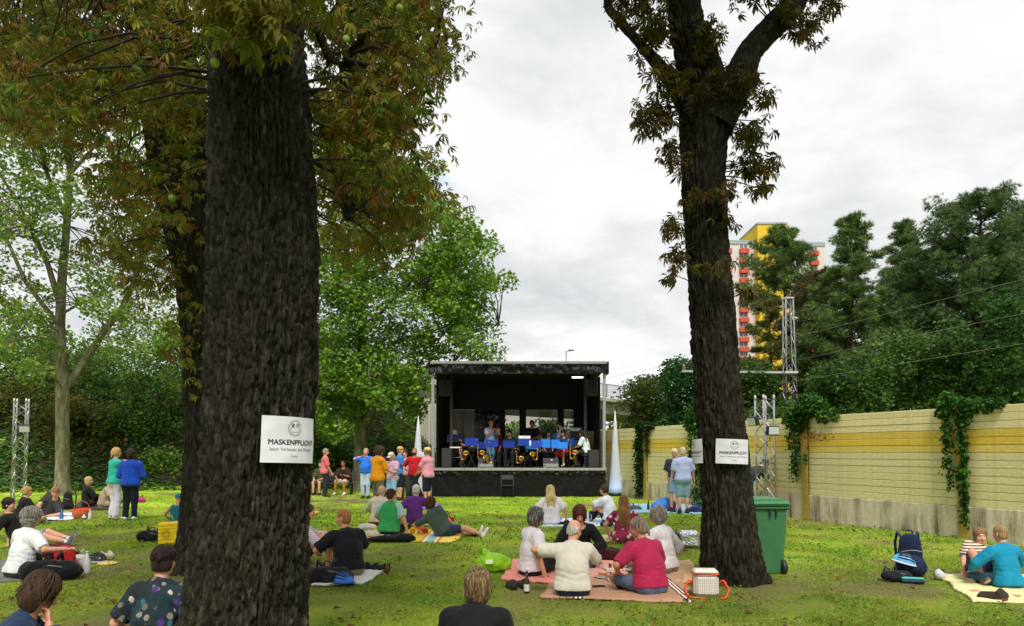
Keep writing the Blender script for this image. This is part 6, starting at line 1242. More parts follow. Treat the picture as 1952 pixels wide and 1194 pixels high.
person('person in a grey cap and beige shirt sitting beside the black jacket', g(197, 969), -60, SIT_X, hair='buzz', hc='#6a5a48', hat=('cap', '#7c8288'), top='#968a72', sleeve=.48, bot='#a4906a', leg=.48, cl=22, hp=8, g=1.15)
person('person in turquoise top and white wide trousers standing at the left', g(217, 991), -38, None, hair='pony', hc='#c09a58', hc2='#e0c080', top='#2fae9c', sleeve=.30, topl=.06, bot='#cfcbd6', flare=True, hands=[(-.24, .10, .84), (.08, .22, 1.38)], ep=[(-.6, -.7, -.2), (.8, .2, -.8)], g=.96, h=.99, bust=.8, shoe='#d0c8c0')
person('person in a royal blue jumper and navy trousers standing at the left', g(247, 993), 8, None, hair='curly', hc='#241a14', hc2='#3a2a20', top='#1e48b4', sleeve=.95, bot='#161c2a', hands=[(-.14, .24, 1.05), (.16, .24, 1.05)], hy=20, g=1.12, h=.965, topl=.08, shoe='#c8ccd4')
person('child in a turquoise cap and teal top sitting half behind the forked chestnut', g(337, 1008), 10, SIT_X, hair='none', hat=('cap', '#2a8aa0'), top='#1c6a78', sleeve=0, bot='#2a5a66', h=.82, neck=.12, cl=8)
person('person in a pale checked shirt half hidden behind the front trunk', g(572, 1078), -72, SIT_UP, hair='short', hc='#4a3a2a', top=banded([(0, '#d8d0d4'), (.5, '#a89aa6'), (1, '#a89aa6')], 2, 40), sleeve=.9, bot=DKJ, hands=[(-.1, .42, .44), (.14, .42, .30)], cl=18)
person('person in a black tee sitting behind the black backpack and blue helmet', g(664, 1100), 32, SIT_UP, hair='buzz', hc='#a8703c', beard=None, top='#17181e', sleeve=.45, bot='#7a6e5c', leg=.50, cl=26, pl=4, g=1.18, hy=36, topl=.08, hands=[(-.30, .40, .30), (.16, .46, .36)], feet=[(-.14, .44, .08), (.14, .52, .08)], skin='#d89a78')
person('person in a bright green vest sitting on the yellow striped blanket', g(742, 1021), -12, SIT_X, hair='bun', hc='#4c2c1a', top='#a8c4c8', vest='#3aa45c', sleeve=.40, bot=DKJ, hy=-48, glasses=True, cl=6, g=1.06, hands=[(-.30, .36, .24), (.40, -.02, .10)], ep=[(-1, -.4, -.2), (.8, -.8, .2)])
person('person in a beige shirt sitting behind the green vest', g(722, 1003), -16, SIT_X, hair='fringe', hc='#b8a888', top='#cdc2ae', sleeve=.5, bot='#8a3a2a', cl=16, g=1.1, hy=-20)
person('person in a purple jumper sitting on the lawn', g(790, 1000), -6, SIT_X, hair='short', hc='#c8c4b8', hc2='#e4e0d8', top='#5c2a78', sleeve=.9, bot='#4a5066', hands=[(-.34, -.02, .12), (.30, .36, .24)], ep=[(-.8, -.8, .2), (1, -.4, -.2)], hy=-16, g=1.05)
person('person in a slate green tee reclining on the striped blanket', g(846, 1025), -18, dict(pz=.13, roll=-36, pl=-6, cl=0, feet=[(.66, .36, .07), (.78, .26, .06)], kp=[(.2, 1, .3), (.3, 1, .2)], hands=[(-.52, .02, .06), (.18, .30, .16)], ep=[(-1, -.5, .4), (.6, -.6, -.2)]), hair='bob', hc='#4a2a18', top='#44544e', sleeve=.45, bot='#2c3a58', leg=.34, shoe='#d8d8d8', h=.95, g=1.05, hp=12, hy=-20)
person('person in a white blouse sitting facing the stage', g(1050, 1002), 2, SIT_X, hair='long', hc='#c8ac6c', hc2='#ecd8a0', top='#dcd6de', sleeve=.42, bot='#c8c0c8', leg=.6, hands=[(-.34, .02, .12), (.36, .02, .12)], ep=[(-1, -.6, .2), (1, -.6, .2)], loose=.012, topl=.14)
person('person in a white tee and jeans hugging the knees before the stage', g(1160, 998), 58, SIT_UP, hair='short', hc='#3a2a20', top='#dfe3ee', sleeve=.45, bot=DKJ, shoe=None, hy=4, glasses=True, feet=[(-.10, .44, .08), (.12, .50, .08)], hands=[(-.12, .52, .44), (.10, .52, .44)], cl=20)
pinkf = spots('#a83058', ['#e8d8d8', '#5a1a38', '#e8e0dc', '#c04870'], 9, thr=(0, .30, .35), second='#8a2448'); person('person in a pink flowered dress sitting on the cream blanket', g(1190, 1036), -6, SIT_X, hair='long', hc='#9a6a34', hc2='#c8985a', top=pinkf, sleeve=.34, bot=pinkf, leg=.9, skirt=True, h=.94, topl=.14, hands=[(-.30, .1, .14), (.30, .36, .24)], hy=10)
person('person in black looking down, facing us in the picnic circle', g(1104, 1078), 178, SIT_X, hair='bob', hc='#4a2016', hc2='#7a3a28', top='#131315', sleeve=.9, bot='#3a4a6a', hp=26, cl=20, hands=[(-.16, .36, .26), (.16, .36, .26)], neck=.10)
person('person in a white tee leaning on one arm on the salmon blanket', g(1012, 1100), -66, SIT_SIDE, hair='bob', hc='#4c4742', hc2='#b0aca6', top='#e0d8de', sleeve=.38, bot='#1a1a20', feet=[(-.40, .30, .06), (-.50, .22, .06)], kp=[(-.3, 1, .1), (.2, 1, .1)], hands=[(-.22, .46, .22), (.30, .06, .08)], ep=[(-.6, -.6, -.2), (.6, -.8, .2)], topl=.09, cl=10, hp=4)
cream = banded([(0, '#d9d4c4'), (.6, '#cec8b7'), (1, '#cec8b7')], 0, 60); person('person in a cream striped shirt with the back to us in the picnic circle', g(1092, 1139), -4, SIT_UP, hair='fringe', hc='#c8c0b4', top=cream, sleeve=.42, bot=DKJ, g=1.16, cl=24, pl=2, hy=-38, hp=14, glasses=True, collar=True, topl=.09, skin='#e0a88c', hands=[(-.44, .34, .46), (.16, .48, .40)], ep=[(-1, -.2, .1), (1, -.2, -.5)], h=.98)
person('person in a raspberry red polo sitting cross legged on the brown blanket', g(1240, 1134), 28, SIT_X, hair='pony', hc='#8a7e6a', hc2='#b8b0a0', line=.012, top='#b02850', sleeve=.46, bot='#5a6b84', leg=.46, g=1.16, cl=26, hy=44, hp=12, hr=-6, collar=True, skin='#c98a6c', hands=[(-.26, .30, .24), (.2, .44, .28)], topl=.09)
person('person in a greyish white shirt sitting behind the red polo', g(1268, 1094), 48, SIT_X, hair='bob', hc='#7a746c', hc2='#b8b4ac', top='#d4d0d0', sleeve=.7, bot='#8a8078', hy=26, cl=12, glasses=True, hands=[(-.28, .36, .24), (.34, .05, .12)], ep=[(-1, -.4, -.2), (.8, -.8, .2)])
person('person in a turquoise polo sitting at the right edge', g(1922, 1124), 6, SIT_X, hair='buzz', hc='#9a7a50', top='#1584a8', sleeve=.9, bot='#2a4a60', h=.84, hy=12, collar=True, cl=12, g=1.05, topl=.13)
strip = banded([(0, '#d8c8b4'), (.55, '#5a3a30'), (1, '#5a3a30')], 2, 26); person('person in a striped tee and denim shorts lying at the right edge', g(1868, 1108), 168, dict(pz=.14, pl=-52, cl=-46, roll=-26, feet=[(-.10, .60, .12), (.14, .52, .10)], kp=[(-.3, .3, 1), (.3, .3, 1)], hands=[(-.30, .10, .16), (.26, .10, .12)]), hair='short', hc='#8a6a44', top=strip, sleeve=.42, bot='#3a4c72', leg=.44, shoe='#6a5644', h=.9)

# ------------------------------------------------------------ standing people
person('person in a pale blue shirt and denim shorts standing with the back to us', g(1303, 981), 4, None, hair='buzz', hc='#c8b8a0', hc2='#e0d4c4', top='#aab6de', sleeve=.44, bot='#7fa0b4', leg=.52, topl=.05, g=1.16, shoe='#1c1c20', sock='#202024', hands=[(-.30, .10, .86), (.32, .10, .86)], collar=True, h=1.0, belly=.3)
person('person in a dark shirt standing behind the pale blue shirt', g(1287, 974), 160, None, hair='short', hc='#d8c090', top='#2c3340', sleeve=.44, bot='#6f90a8', leg=.5, shoe=None, glasses=True, hands=[(-.3, .08, .86), (.30, .08, .84)], h=.98)
person('person in a dark grey tee bending over beside the truss tower', g(1424, 985), -70, None, pl=55, cl=62, hair='short', hc='#4a3a2c', top='#3a3f4a', sleeve=.45, bot='#2c5a9a', hp=50, hands=[(-.2, .72, .60), (.2, .70, .62)])
person('person in a salmon shirt and dark jeans standing left of the seated pair', g(619, 948), -70, None, hair='short', hc='#8a8478', top='#cf6a70', sleeve=.46, bot='#1c2c40', g=1.0, hands=[(-.18, .16, .86), (.2, .20, .88)], h=1.0, hy=-10)
def bench():
    p = G(632, 944); t = thing('park_bench', 'dark wooden bench under the shrubs left of the stage', 'bench', p); wm = M((.05, .035, .025), .7, .3, 10)
    for k in range(4): mb = MB(); mb.box((0, .02+k*.10, .44), (1.7, .085, .03), bev=.006); mb.build('seat_slat', wm, t)
    for k in range(3): mb = MB(); mb.box((0, .42+.03*k, .56+k*.12), (1.7, .03, .09), bev=.006); mb.build('back_slat', wm, t)
    for sx in (-.7, .7):
        for y in (.05, .36): mb = MB(); mb.box((sx, y, .215), (.06, .05, .43)); mb.build('leg', DARKM, t)
        mb = MB(); mb.bar((sx, .38, .40), (sx, .50, .88), .05); mb.build('back_support', DARKM, t)
bench()
pb = G(632, 944)
person('person in olive sitting on the bench behind the salmon shirt', pb+[-.42, .18, 0], 165, CHAIR, hair='short', hc='#3a3020', top='#4a4a34', sleeve=.5, bot='#5a5848', leg=.5, h=.97, shoe='#3a3430')
person('person in a dark brown tee and white shorts sitting on the bench', pb+[.42, .18, 0], 172, CHAIR, hair='buzz', hc='#2a1c14', top='#2c2420', sleeve=.46, bot='#c4bca8', leg=.5, skin='#b87850', shoe='#d8d8d4', hy=-6, hands=[(-.10, .34, .76), (.14, .40, .64)], feet=[(-.18, .42, .08), (.20, .42, .08)], glasses=True)
person('person in a bright blue shirt and pale jeans with a hand at the ear', g(697, 951), 172, None, hair='short', hc='#a89880', line=.01, top='#2a72d8', sleeve=.44, bot='#a9bccb', belly=.5, g=1.12, topl=.06, hands=[(-.30, .06, .86), (.15, .10, 1.47)], ep=[(-.6, -.7, -.2), (1, .1, -.9)], collar=True, h=1.0)
person('person in an orange tee and grey shorts looking down', g(719, 979), -48, None, hair='curly', hc='#3a281c', beard='#1e1610', top='#e0920e', sleeve=.46, bot='#6a665c', leg=.55, hands=[(-.12, .34, 1.06), (.12, .36, 1.06)], ep=[(-.6, -.5, -.7), (.6, -.5, -.7)], hp=22, g=1.12, topl=.09, h=1.02)
person('person in a white cap and lilac top looking down beside the orange tee', g(747, 966), 150, None, hair='bob', hc='#b8a890', hat=('cap', '#d8d4cc'), top=banded([(0, '#cfa8b8'), (.5, '#a890b8'), (1, '#a890b8')], 2, 18), sleeve=.42, bot='#86b0d0', hands=[(-.10, .32, 1.12), (.10, .30, 1.16)], ep=[(-.6, -.4, -.7), (.6, -.4, -.7)], hp=24, h=.93, topl=.10)
person('person in black standing behind the orange tee', g(726, 953), 10, None, hair='curly', hc='#241812', top='#202024', sleeve=.5, bot='#26282c')
person('person in a tan cap, blue tee and dark shorts seen from the side', g(761, 955), -64, None, hair='buzz', hc='#8a6a4a', hat=('cap', '#c8a468'), top='#3a78c8', sleeve=.42, bot='#1c2434', leg=.55, hands=[(-.2, .16, .92), (.18, .24, .94)], hy=-10, h=1.03)
person('person in a grey tee partly hidden behind the red shirt', g(772, 951), 170, None, hair='short', hc='#3a2c20', top='#9a9ea4', sleeve=.45, bot='#3a3c34', h=.96)
person('person in a red shirt with black shoulder strap and black face mask', g(790, 957), 178, None, hair='buzz', hc='#8a6a50', hc2='#a88a70', mask='#15151a', top='#b01824', sleeve=.50, bot='#171b24', strap='#0e0e10', belly=.35, g=1.14, feet=[(.20, .05, .08), (-.28, -.02, .08)], hands=[(-.30, .12, .95), (.34, .06, 1.0)], topl=.08, h=1.0, skin='#cf9074')
person('barefoot person in a straw hat, pink polo and navy shorts by the stage', g(815, 962), 62, None, hair='buzz', hc='#8a7a68', hat=('straw', '#d8c080'), mask='#6a5a80', top='#d890a4', sleeve=.45, bot='#1c1e2c', leg=.62, shoe=None, hands=[(-.10, .34, .98), (.14, .36, 1.02)], ep=[(-.7, -.6, -.4), (.7, -.6, -.4)], belly=.3, g=1.08)
person('person in a pale vest with a shoulder strap behind the light cone', g(807, 949), 60, None, hair='buzz', hc='#15100c', skin='#4a2c1e', top='#b8bcc2', sleeve=.3, bot='#2a2c38', h=1.10, strap='#1a1a1e')

# ------------------------------------------------------------ the band
def md(px, D): p = at(px, 880, D); return np.array([p[0], D, DECK])
STOOLP = dict(CHAIR, pz=.62, feet=[(-.14, .36, .12), (.14, .36, .12)])
def band_stool(px, D, label):
    p = md(px, D); t = thing('band_stool', label, 'stool', p+[0, .0, 0], group='low stools of the band'); mb = MB(); mb.lathe([(.17, .42), (.18, .44), (.18, .47), (.16, .49)], 16); mb.build('seat', DARKM, t)
    for k in range(3): a_ = k*2.1; mb = MB(); mb.tube([(.05*math.cos(a_), .05*math.sin(a_), .42), (.19*math.cos(a_), .19*math.sin(a_), .01)], .012, 6); mb.build('leg', GALV, t)
band_stool(862, 28.6, 'low stool under the musician in a navy shirt'); band_stool(1117, 28.0, 'low stool under the musician in a white shirt'); band_stool(1076, 28.5, 'low stool under the musician in a red skirt'); band_stool(948, 29.2, 'low stool behind the trombone player')
person('musician in a navy shirt sitting at the left of the stage', md(862, 28.6), -70, STOOLP, hair='short', hc='#b0aca4', top='#141c30', sleeve=.46, bot='#5a1a1e', hands=[(-.06, .56, .84), (.10, .50, .80)], hy=-4, hv=.026)
person('musician in a light blue shirt standing to play a trumpet', md(934, 28.7), -150, None, hair='buzz', hc='#8a6a58', line=.0, top='#a8bcd8', sleeve=.42, bot='#5a8ab0', hands=[(-.08, .30, 1.36), (.08, .26, 1.34)], ep=[(-.9, .0, -.8), (.9, 0, -.8)], cl=10, skin='#c07858', h=1.03, hv=.026)
person('musician in dark red sitting behind the stands beside the trumpet player', md(948, 29.2), 170, STOOLP, hair='buzz', hc='#9a7a60', top='#5a2a24', sleeve=.45, bot='#2a2a2c', skin='#c87858', hv=.028)
person('musician in a black tee standing mid stage', md(1014, 29.3), 176, None, hair='short', hc='#15110e', top='#141416', sleeve=.44, bot='#1c1c20', hands=[(-.12, .30, 1.06), (.14, .32, 1.06)], ep=[(-.9, 0, -.6), (.9, 0, -.6)], hp=16, skin='#a86a4c', h=1.05, hv=.026)
person('musician in a pale pink shirt bending left on the right of the stage', md(1079, 29.2), 82, None, hair='short', hc='#15110e', top='#d0b8c4', sleeve=.6, bot='#1c1c24', pl=14, cl=26, hp=24, hands=[(-.1, .40, 1.0), (.14, .40, 1.0)], ep=[(-.9, 0, -.6), (.9, 0, -.6)], h=1.06, hv=.026)
person('musician in a white shirt sitting at the right of the stage', md(1117, 28.0), 66, STOOLP, hair='bob', hc='#1c1612', top='#d0dcdc', sleeve=.46, bot='#3a3830', hp=20, cl=18, hands=[(-.1, .40, .74), (.14, .36, .78)], hv=.026)
person('musician in a red skirt sitting behind the blue music stands', md(1076, 28.5), 150, STOOLP, hair='bob', hc='#1e1612', top='#2a4a70', sleeve=.45, bot='#b81c24', leg=.40, skirt=True, shoe='#b8b4b0', hv=.026, hp=14)
band_stool(972, 28.9, 'low stool left of the drum kit'); band_stool(1046, 29.0, 'low stool behind the bright blue stands')
person('musician in a dark green shirt sitting left of the drum kit', md(972, 28.9), 174, STOOLP, hair='short', hc='#2a1e16', top='#26382c', sleeve=.46, bot='#22242a', hv=.028, hp=12)
person('musician in a dark blue shirt sitting behind the bright blue stands', md(1046, 29.0), 178, STOOLP, hair='bob', hc='#3a2a1c', top='#22304c', sleeve=.46, bot='#202228', hv=.028, hp=10)
p = md(870, 28.2); t = thing('keyboard', 'dark stage keyboard in front of the navy shirted musician', 'keyboard', p+[.42, .35, 0], R(-70)); mb = MB(); mb.box((0, 0, .74), (1.2, .32, .10), bev=.02); mb.build('case', DARKM, t); mb = MB(); mb.box((0, .02, .795), (1.1, .14, .012)); mb.build('keys', WHITE, t)
for sx in (-1, 1): mb = MB(); mb.bar((sx*.4, -.14, 0), (sx*.4, .14, .69), .03); mb.bar((sx*.4+.035, .14, 0), (sx*.4+.035, -.14, .69), .03); mb.build('stand', DARKM, t)
t = thing('trumpet', 'brass trumpet held by the musician in light blue', 'trumpet', md(934, 28.7)+[.12, -.28, 1.42], R(-150)); mb = MB(); mb.tube([(0, -.08, .0), (0, .34, 0)], .012, 8); mb.lathe([(.012, 0), (.02, .05), (.062, .11)], 14, (0, .33, 0), axes=[(1, 0, 0), (0, 0, 1), (0, 1, 0)], cap=False); mb.build('bell', BRASS, t); mb = MB(); mb.tube([(0, .3, -.02), (0, .3, -.09), (0, .02, -.09), (0, .02, -.02)], .010, 7); [mb.tube([(.0, .10+.035*k, -.11), (0, .10+.035*k, .04)], .014, 7) for k in range(3)]; mb.build('valves', BRASS, t)

# ------------------------------------------------------------ belongings
def sdf_bag(prims, h=.012, amp=.012, sd=1, lo=(-.5, -.5, -.05), hi=(.5, .5, .6)):
    B = Field(np.array(lo), np.array(hi), h)
    for q in prims: (B.ell if q[0] == 'e' else B.cone)(*q[1:])
    gq = B.grid(); m_ = np.abs(B.F) < .05; B.F[m_] += amp*2*(fbm(gq[m_]*14+sd, 3, sd)-.5); B.plane((0, 0, .012), (0, 0, -1)); return B.net()
def soft(name, parent, prims, mat, **k): V_, F_ = sdf_bag(prims, **k); return mesh_np(name, V_, F_, mat, parent, smooth=True)
def backpack(loc, rz, label, c, c2, s=1.0, lying=False):
    t = thing('backpack', label, 'backpack', loc, rz); t.scale = (s,)*3; E = np.eye(3)
    if lying: bb = soft('bag_body', t, [('c', (-.18, .0, .11), (.18, .0, .10), .105, .095, .03, np.array([0, 1., 0]), .62), ('e', (.20, -.02, .09), (.13, .17, .10), E, .05), ('e', (-.05, -.06, .16), (.16, .10, .07), E, .04)], cloth(c), sd=3, amp=.02)
    else: bb = soft('bag_body', t, [('c', (0, .02, .12), (0, .02, .38), .15, .12, .05, np.array([0, 1., 0]), 1.5), ('e', (0, 0, .10), (.17, .13, .12), E, .05)], cloth(c), sd=5)
    z0 = .10 if lying else .16; soft('front_pocket', bb, [('e', (0, -.12, z0), (.11, .06, .10), E, .02)], cloth(c2), sd=8)
    for sx in (-1, 1):
        mb = MB(); z1 = .22 if lying else .44; mb.tube([(sx*.08, .08, z1), (sx*.11, .16, z1+.06), (sx*.13, .20, z1-.06), (sx*.12, .16, .05)], .018, 6); mb.build('strap', cloth(c2), t)
    mb = MB(); zz = .155 if lying else .30; mb.tube([(q, -.125-.03*math.cos(q*7), zz+.02*math.cos(q*14)) for q in np.linspace(-.15, .15, 9)], .006, 5); mb.build('zip', M((.22, .22, .22), .4), bb)
    mb = MB(); z1 = .24 if lying else .50; mb.tube([(-.04, .05, z1-.02), (-.03, .05, z1+.035), (.03, .05, z1+.035), (.04, .05, z1-.02)], .009, 6); mb.build('handle', cloth(c2), t); return t
def helmet(loc, rz, label, c, c2, tilt=0.0):
    t = thing('bicycle_helmet', label, 'helmet', loc, rz); t.rotation_euler = (tilt, 0, rz); mb = MB(); V = []
    n = 26; k = 10
    for i in range(k+1):
        a_ = (math.pi/2)*i/k
        for j in range(n): b_ = 2*math.pi*j/n; r_ = 1+.05*math.cos(7*b_)*math.sin(2*a_); V.append((.105*math.cos(b_)*math.cos(a_)*r_, .145*math.sin(b_)*math.cos(a_)*r_, .115*math.sin(a_)*r_+.02))
    F_ = [(i*n+j, i*n+(j+1) % n, (i+1)*n+(j+1) % n, (i+1)*n+j) for i in range(k) for j in range(n)]; mb.add(V, F_, 0, True); mb.build('shell', M(c, .3, .08, 8, spec=.5), t)
    for j in range(7):
        b_ = -1.05+.35*j; mb = MB(); pts = [(.108*math.sin(b_)*math.cos(q)*1.02, -.148*math.sin(q)*.98, .118*math.cos(b_)*math.cos(q)*1.0+.024) for q in np.linspace(-.75, .95, 8)]; mb.tube(pts, [.002, .008, .010, .010, .009, .008, .006, .002], 6); mb.build('vent', DARKM, t)
    mb = MB(); mb.tube([(.104*math.cos(q), .143*math.sin(q), .018) for q in np.linspace(0, 6.28, 24, endpoint=False)], .012, 6, closed=True); mb.build('rim', M(c2, .5), t); mb = MB(); mb.tube([(-.09, 0, .01), (-.05, .02, -.012+.02), (.05, .03, .006), (.09, 0, .01)], .006, 5); mb.build('chin_strap', DARKM, t)
def bottle(loc, label, h, r, glass, cap, lab=None, rough=.15):
    t = thing('bottle', label, 'bottle', loc); mb = MB(); mb.lathe([(r*.9, 0), (r, .01), (r, h*.55), (r*.42, h*.74), (r*.36, h*.93)], 16); mb.build('bottle_body', M(glass, rough, .1, 10, spec=.6), t); mb = MB(); mb.lathe([(r*.42, h*.92), (r*.42, h), (r*.3, h)], 12); mb.build('cap', M(cap, .4), t)
    if lab: mb = MB(); mb.lathe([(r*1.015, h*.12), (r*1.015, h*.42)], 16, cap=False); mb.build('paper_label', M(lab, .7), t)
E3 = np.eye(3)
t = thing('shopping_bag', 'crumpled lime green carrier bag on the lawn', 'bag', g(938, 1090), .4); limeG = M('#8fc41e', .45, .15, 8, .7, 14, bd=.03); soft('bag_body', t, [('e', (0, 0, .12), (.23, .15, .14), E3, .04), ('c', (-.08, 0, .16), (-.12, .02, .30), .10, .05, .05), ('e', (.15, 0, .10), (.13, .13, .10), E3, .04)], limeG, sd=4, amp=.028); mb = MB(); mb.tube([(-.16, -.02, .26), (-.18, -.03, .33), (-.10, -.02, .36), (-.06, 0, .28)], .008, 6); mb.build('handle', limeG, t); mb = MB(); mb.box((-.10, -.155, .16), (.10, .004, .06), rz=-.25, rx=-.35); mb.build('printed_panel', M('#d8e8b0', .6), t)
# white cooler bag with orange straps
t = thing('cooler_bag', 'white grid patterned cooler bag with orange straps and trim', 'bag', g(1345, 1138), -.12); chk, N, L, b = newmat('grid_print'); v = coords(N, L); brk = N.new('ShaderNodeTexBrick'); brk.offset = 0; brk.inputs['Scale'].default_value = 34; brk.inputs['Color1'].default_value = (.74, .71, .64, 1); brk.inputs['Color2'].default_value = (.72, .69, .63, 1); brk.inputs['Mortar'].default_value = (.34, .22, .16, 1); brk.inputs['Mortar Size'].default_value = .06; brk.inputs['Brick Width'].default_value = .8; brk.inputs['Row Height'].default_value = .8
mpn = N.new('ShaderNodeMapping'); mpn.inputs['Rotation'].default_value = (R(90), 0, 0); L.new(v, mpn.inputs[0]); L.new(mpn.outputs[0], brk.inputs['Vector']); L.new(brk.outputs['Color'], b.inputs['Base Color']); b.inputs['Roughness'].default_value = .6
ORG = M('#e0561c', .7, .12, 10); mb = MB(); mb.box((0, 0, .135), (.28, .20, .27), bev=.05); mb.build('bag_body', chk, t); mb = MB(); mb.box((0, 0, .285), (.27, .20, .05), bev=.03); mb.build('lid', M('#e2ddd2', .6, .05), t); mb = MB(); rp = [(-.12, -.085), (.12, -.085), (.135, -.07), (.135, .07), (.12, .085), (-.12, .085), (-.135, .07), (-.135, -.07)]; mb.tube([(x, y*1.15, .262) for x, y in rp], .010, 6, closed=True); mb.build('zip', ORG, t)
for sx in (-1, 1): mb = MB(); pts = [(sx*.14, -.03, .16), (sx*.19, -.06, .20), (sx*.24, -.10, .10), (sx*.20, -.14, .018), (sx*.08+.06, -.17, .014)]; pp = resample(pts, np.ones(len(pts)), 22)[0]; mb.tube(pp, .011, 6); mb.tube(pp*[.97, .9, .8]+[.012*sx, .02, .0], .010, 6); mb.build('strap', ORG, t)
mb = MB(); mb.tube([(-.18, -.03, .03), (-.28, -.05, .015), (-.36, -.02, .012)], .016, 6); mb.build('strap_tail', ORG, t)
t = thing('cooler_bag', 'silver foil cooler bag with dark red trim beside the right chestnut', 'bag', g(1312, 1045), .05); foil = M((.60, .61, .63), .22, .12, 6, 1.0, 9, metal=.85, bd=.04); mb = MB(); mb.box((0, 0, .15), (.38, .24, .30), bev=.06); mb.build('bag_body', foil, t)
for sx in (-1, 1): mb = MB(); mb.tube([(sx*.19, -.10, .03), (sx*.19, .10, .03), (sx*.19, .10, .27), (sx*.19, -.10, .27)], .010, 6, closed=True); mb.build('trim', M('#6a1626', .7), t)
mb = MB(); mb.tube([(-.17, -.125, .02), (.17, -.125, .02)], .010, 6); mb.build('trim', M('#6a1626', .7), t)
mb = MB(); mb.box((-.235, -.02, .15), (.05, .2, .25), bev=.02); mb.build('side_pocket', M('#1d4a44', .8), t)
backpack(g(624, 1112), .3, 'black backpack lying in front of the person in a black tee', '#15161a', '#24262c', .95, True); helmet(g(656, 1117)+[0, -.02, .03], .9, 'bright blue bicycle helmet beside the black backpack', '#1b6fd8', '#123a70')
backpack(g(1737, 1098), -.3, 'navy backpack standing upright on the lawn at the right', '#16213e', '#1e2c4e', 1.1); backpack(g(1708, 1108), .2, 'small dark bag under the pale blue helmet', '#1a1c26', '#22242e', .62, True); helmet(g(1722, 1100)+[0, -.02, .17], 1.2, 'pale blue and white bicycle helmet resting on a dark bag', '#5aa8dc', '#d8dce0', .25)
t = thing('sandal', 'turquoise flat sandal pair lying in front of the dark bag', 'sandals', g(1740, 1112), 1.2); mb = MB(); mb.box((0, 0, .03), (.11, .27, .05), bev=.02); mb.build('sole', M('#2a3a5a', .7), t); mb = MB(); mb.box((0, 0, .062), (.10, .25, .014), bev=.006); mb.build('footbed', M('#4ab8a8', .6), t)
t = thing('ball', 'black and white ball at the corner of the cream blanket', 'ball', g(1792, 1106)); mb = MB(); mb.ell((0, 0, .07), (.07, .07, .07), 20); mb.build('shell', spots('#c8c8c8', ['#1a1a1a', '#c8c8c8', '#c8c8c8'], 9, thr=(0, .35, .38)), t); mb = MB(); mb.tube([(.07*math.cos(q), .02, .07+.07*math.sin(q)) for q in np.linspace(0, 6.28, 14, endpoint=False)], .004, 5, closed=True); mb.build('seam', DARKM, t)
def shoes(loc, rz, label, c, sole='#8a7a66'):
    t = thing('pair_of_shoes', label, 'shoes', loc, rz)
    for sx in (-1, 1):
        V_, F_ = sdf_bag([('c', (sx*.07, -.10, .045), (sx*.07, .10, .035), .045, .040, .02), ('c', (sx*.07, -.10, .05), (sx*.07, -.07, .09), .04, .036, .02)], .01, .002, 2, (-.2, -.25, -.02), (.2, .25, .18)); mesh_np('shoe', V_, F_, M(c, .8), t, smooth=True); mb = MB(); mb.box((sx*.07, 0, .012), (.085, .27, .024), bev=.01); mb.build('sole', M(sole, .8), t)
shoes(g(903, 1022), 1.0, 'black shoes standing off the end of the striped blanket', '#141416', '#1c1c1e'); shoes(g(1892, 1144), .9, 'brown sandals lying on the cream blanket at the right edge', '#2c221a', '#241c16'); shoes(g(714, 1088), -.4, 'black shoes beside the beer glass', '#18181a', '#222')if False else shoes(g(714, 1088), -.4, 'black shoes beside the beer glass', '#18181a', '#222222')
shoes(g(1396, 1112), .7, 'black shoes heaped at the foot of the right chestnut', '#101012', '#18181a'); shoes(g(195, 1066), 1.2, 'pale sandals lying on the worn grass at the left', '#b8ac98', '#a89878'); shoes(g(985, 1122), .3, 'dark sandals in the grass beside the dark bottle', '#2a2018', '#302418')
t = thing('beer_glass', 'glass of amber beer standing on the grass', 'glass', g(738, 1096)); mb = MB(); mb.lathe([(.030, .01), (.036, .115)], 18); mb.build('beer', M((.30, .07, .015), .15, .1, 8, spec=.6), t); gl_, N, L, b = newmat('clear_glass'); b.inputs['Base Color'].default_value = (.85, .86, .86, 1); b.inputs['Roughness'].default_value = .05; b.inputs['Transmission Weight'].default_value = 1.0; b.inputs['IOR'].default_value = 1.12; mb = MB(); mb.lathe([(.034, 0), (.042, .15), (.040, .15), (.033, .008)], 18, cap=False); mb.build('tumbler', gl_, t)
bottle(g(1004, 1132), 'dark beer bottle with white label standing before the salmon blanket', .26, .032, (.03, .016, .008), (.05, .05, .05), (.72, .72, .68)); bottle(g(1236, 974), 'dark wine bottle on the pale blue blanket', .30, .038, (.012, .014, .01), (.2, .02, .02)); bottle(g(1249, 972), 'clear plastic bottle on the pale blue blanket', .28, .04, (.62, .66, .66), (.5, .1, .1))
bottle(g(117, 992), 'blue drinking bottle on the left picnic blanket', .26, .045, (.03, .15, .36), (.05, .25, .5)); bottle(g(80, 995), 'red flask with handle on the left picnic blanket', .25, .07, (.45, .02, .03), (.4, .02, .03)); bottle(g(171, 991), 'clear water bottle in front of the orange basket', .24, .04, (.60, .64, .64), (.6, .65, .65)); bottle(g(165, 1094), 'white insulated bottle standing on the worn grass', .30, .045, (.58, .58, .60), (.5, .5, .52), (.66, .66, .68), .35); bottle(g(160, 992), 'white tall mug with dark label by the orange basket', .14, .05, (.66, .65, .60), (.7, .7, .7), (.05, .06, .05)); bottle(g(88, 998), 'small pale green bottle in the grass by the red flask', .17, .03, (.45, .62, .5), (.7, .7, .7))
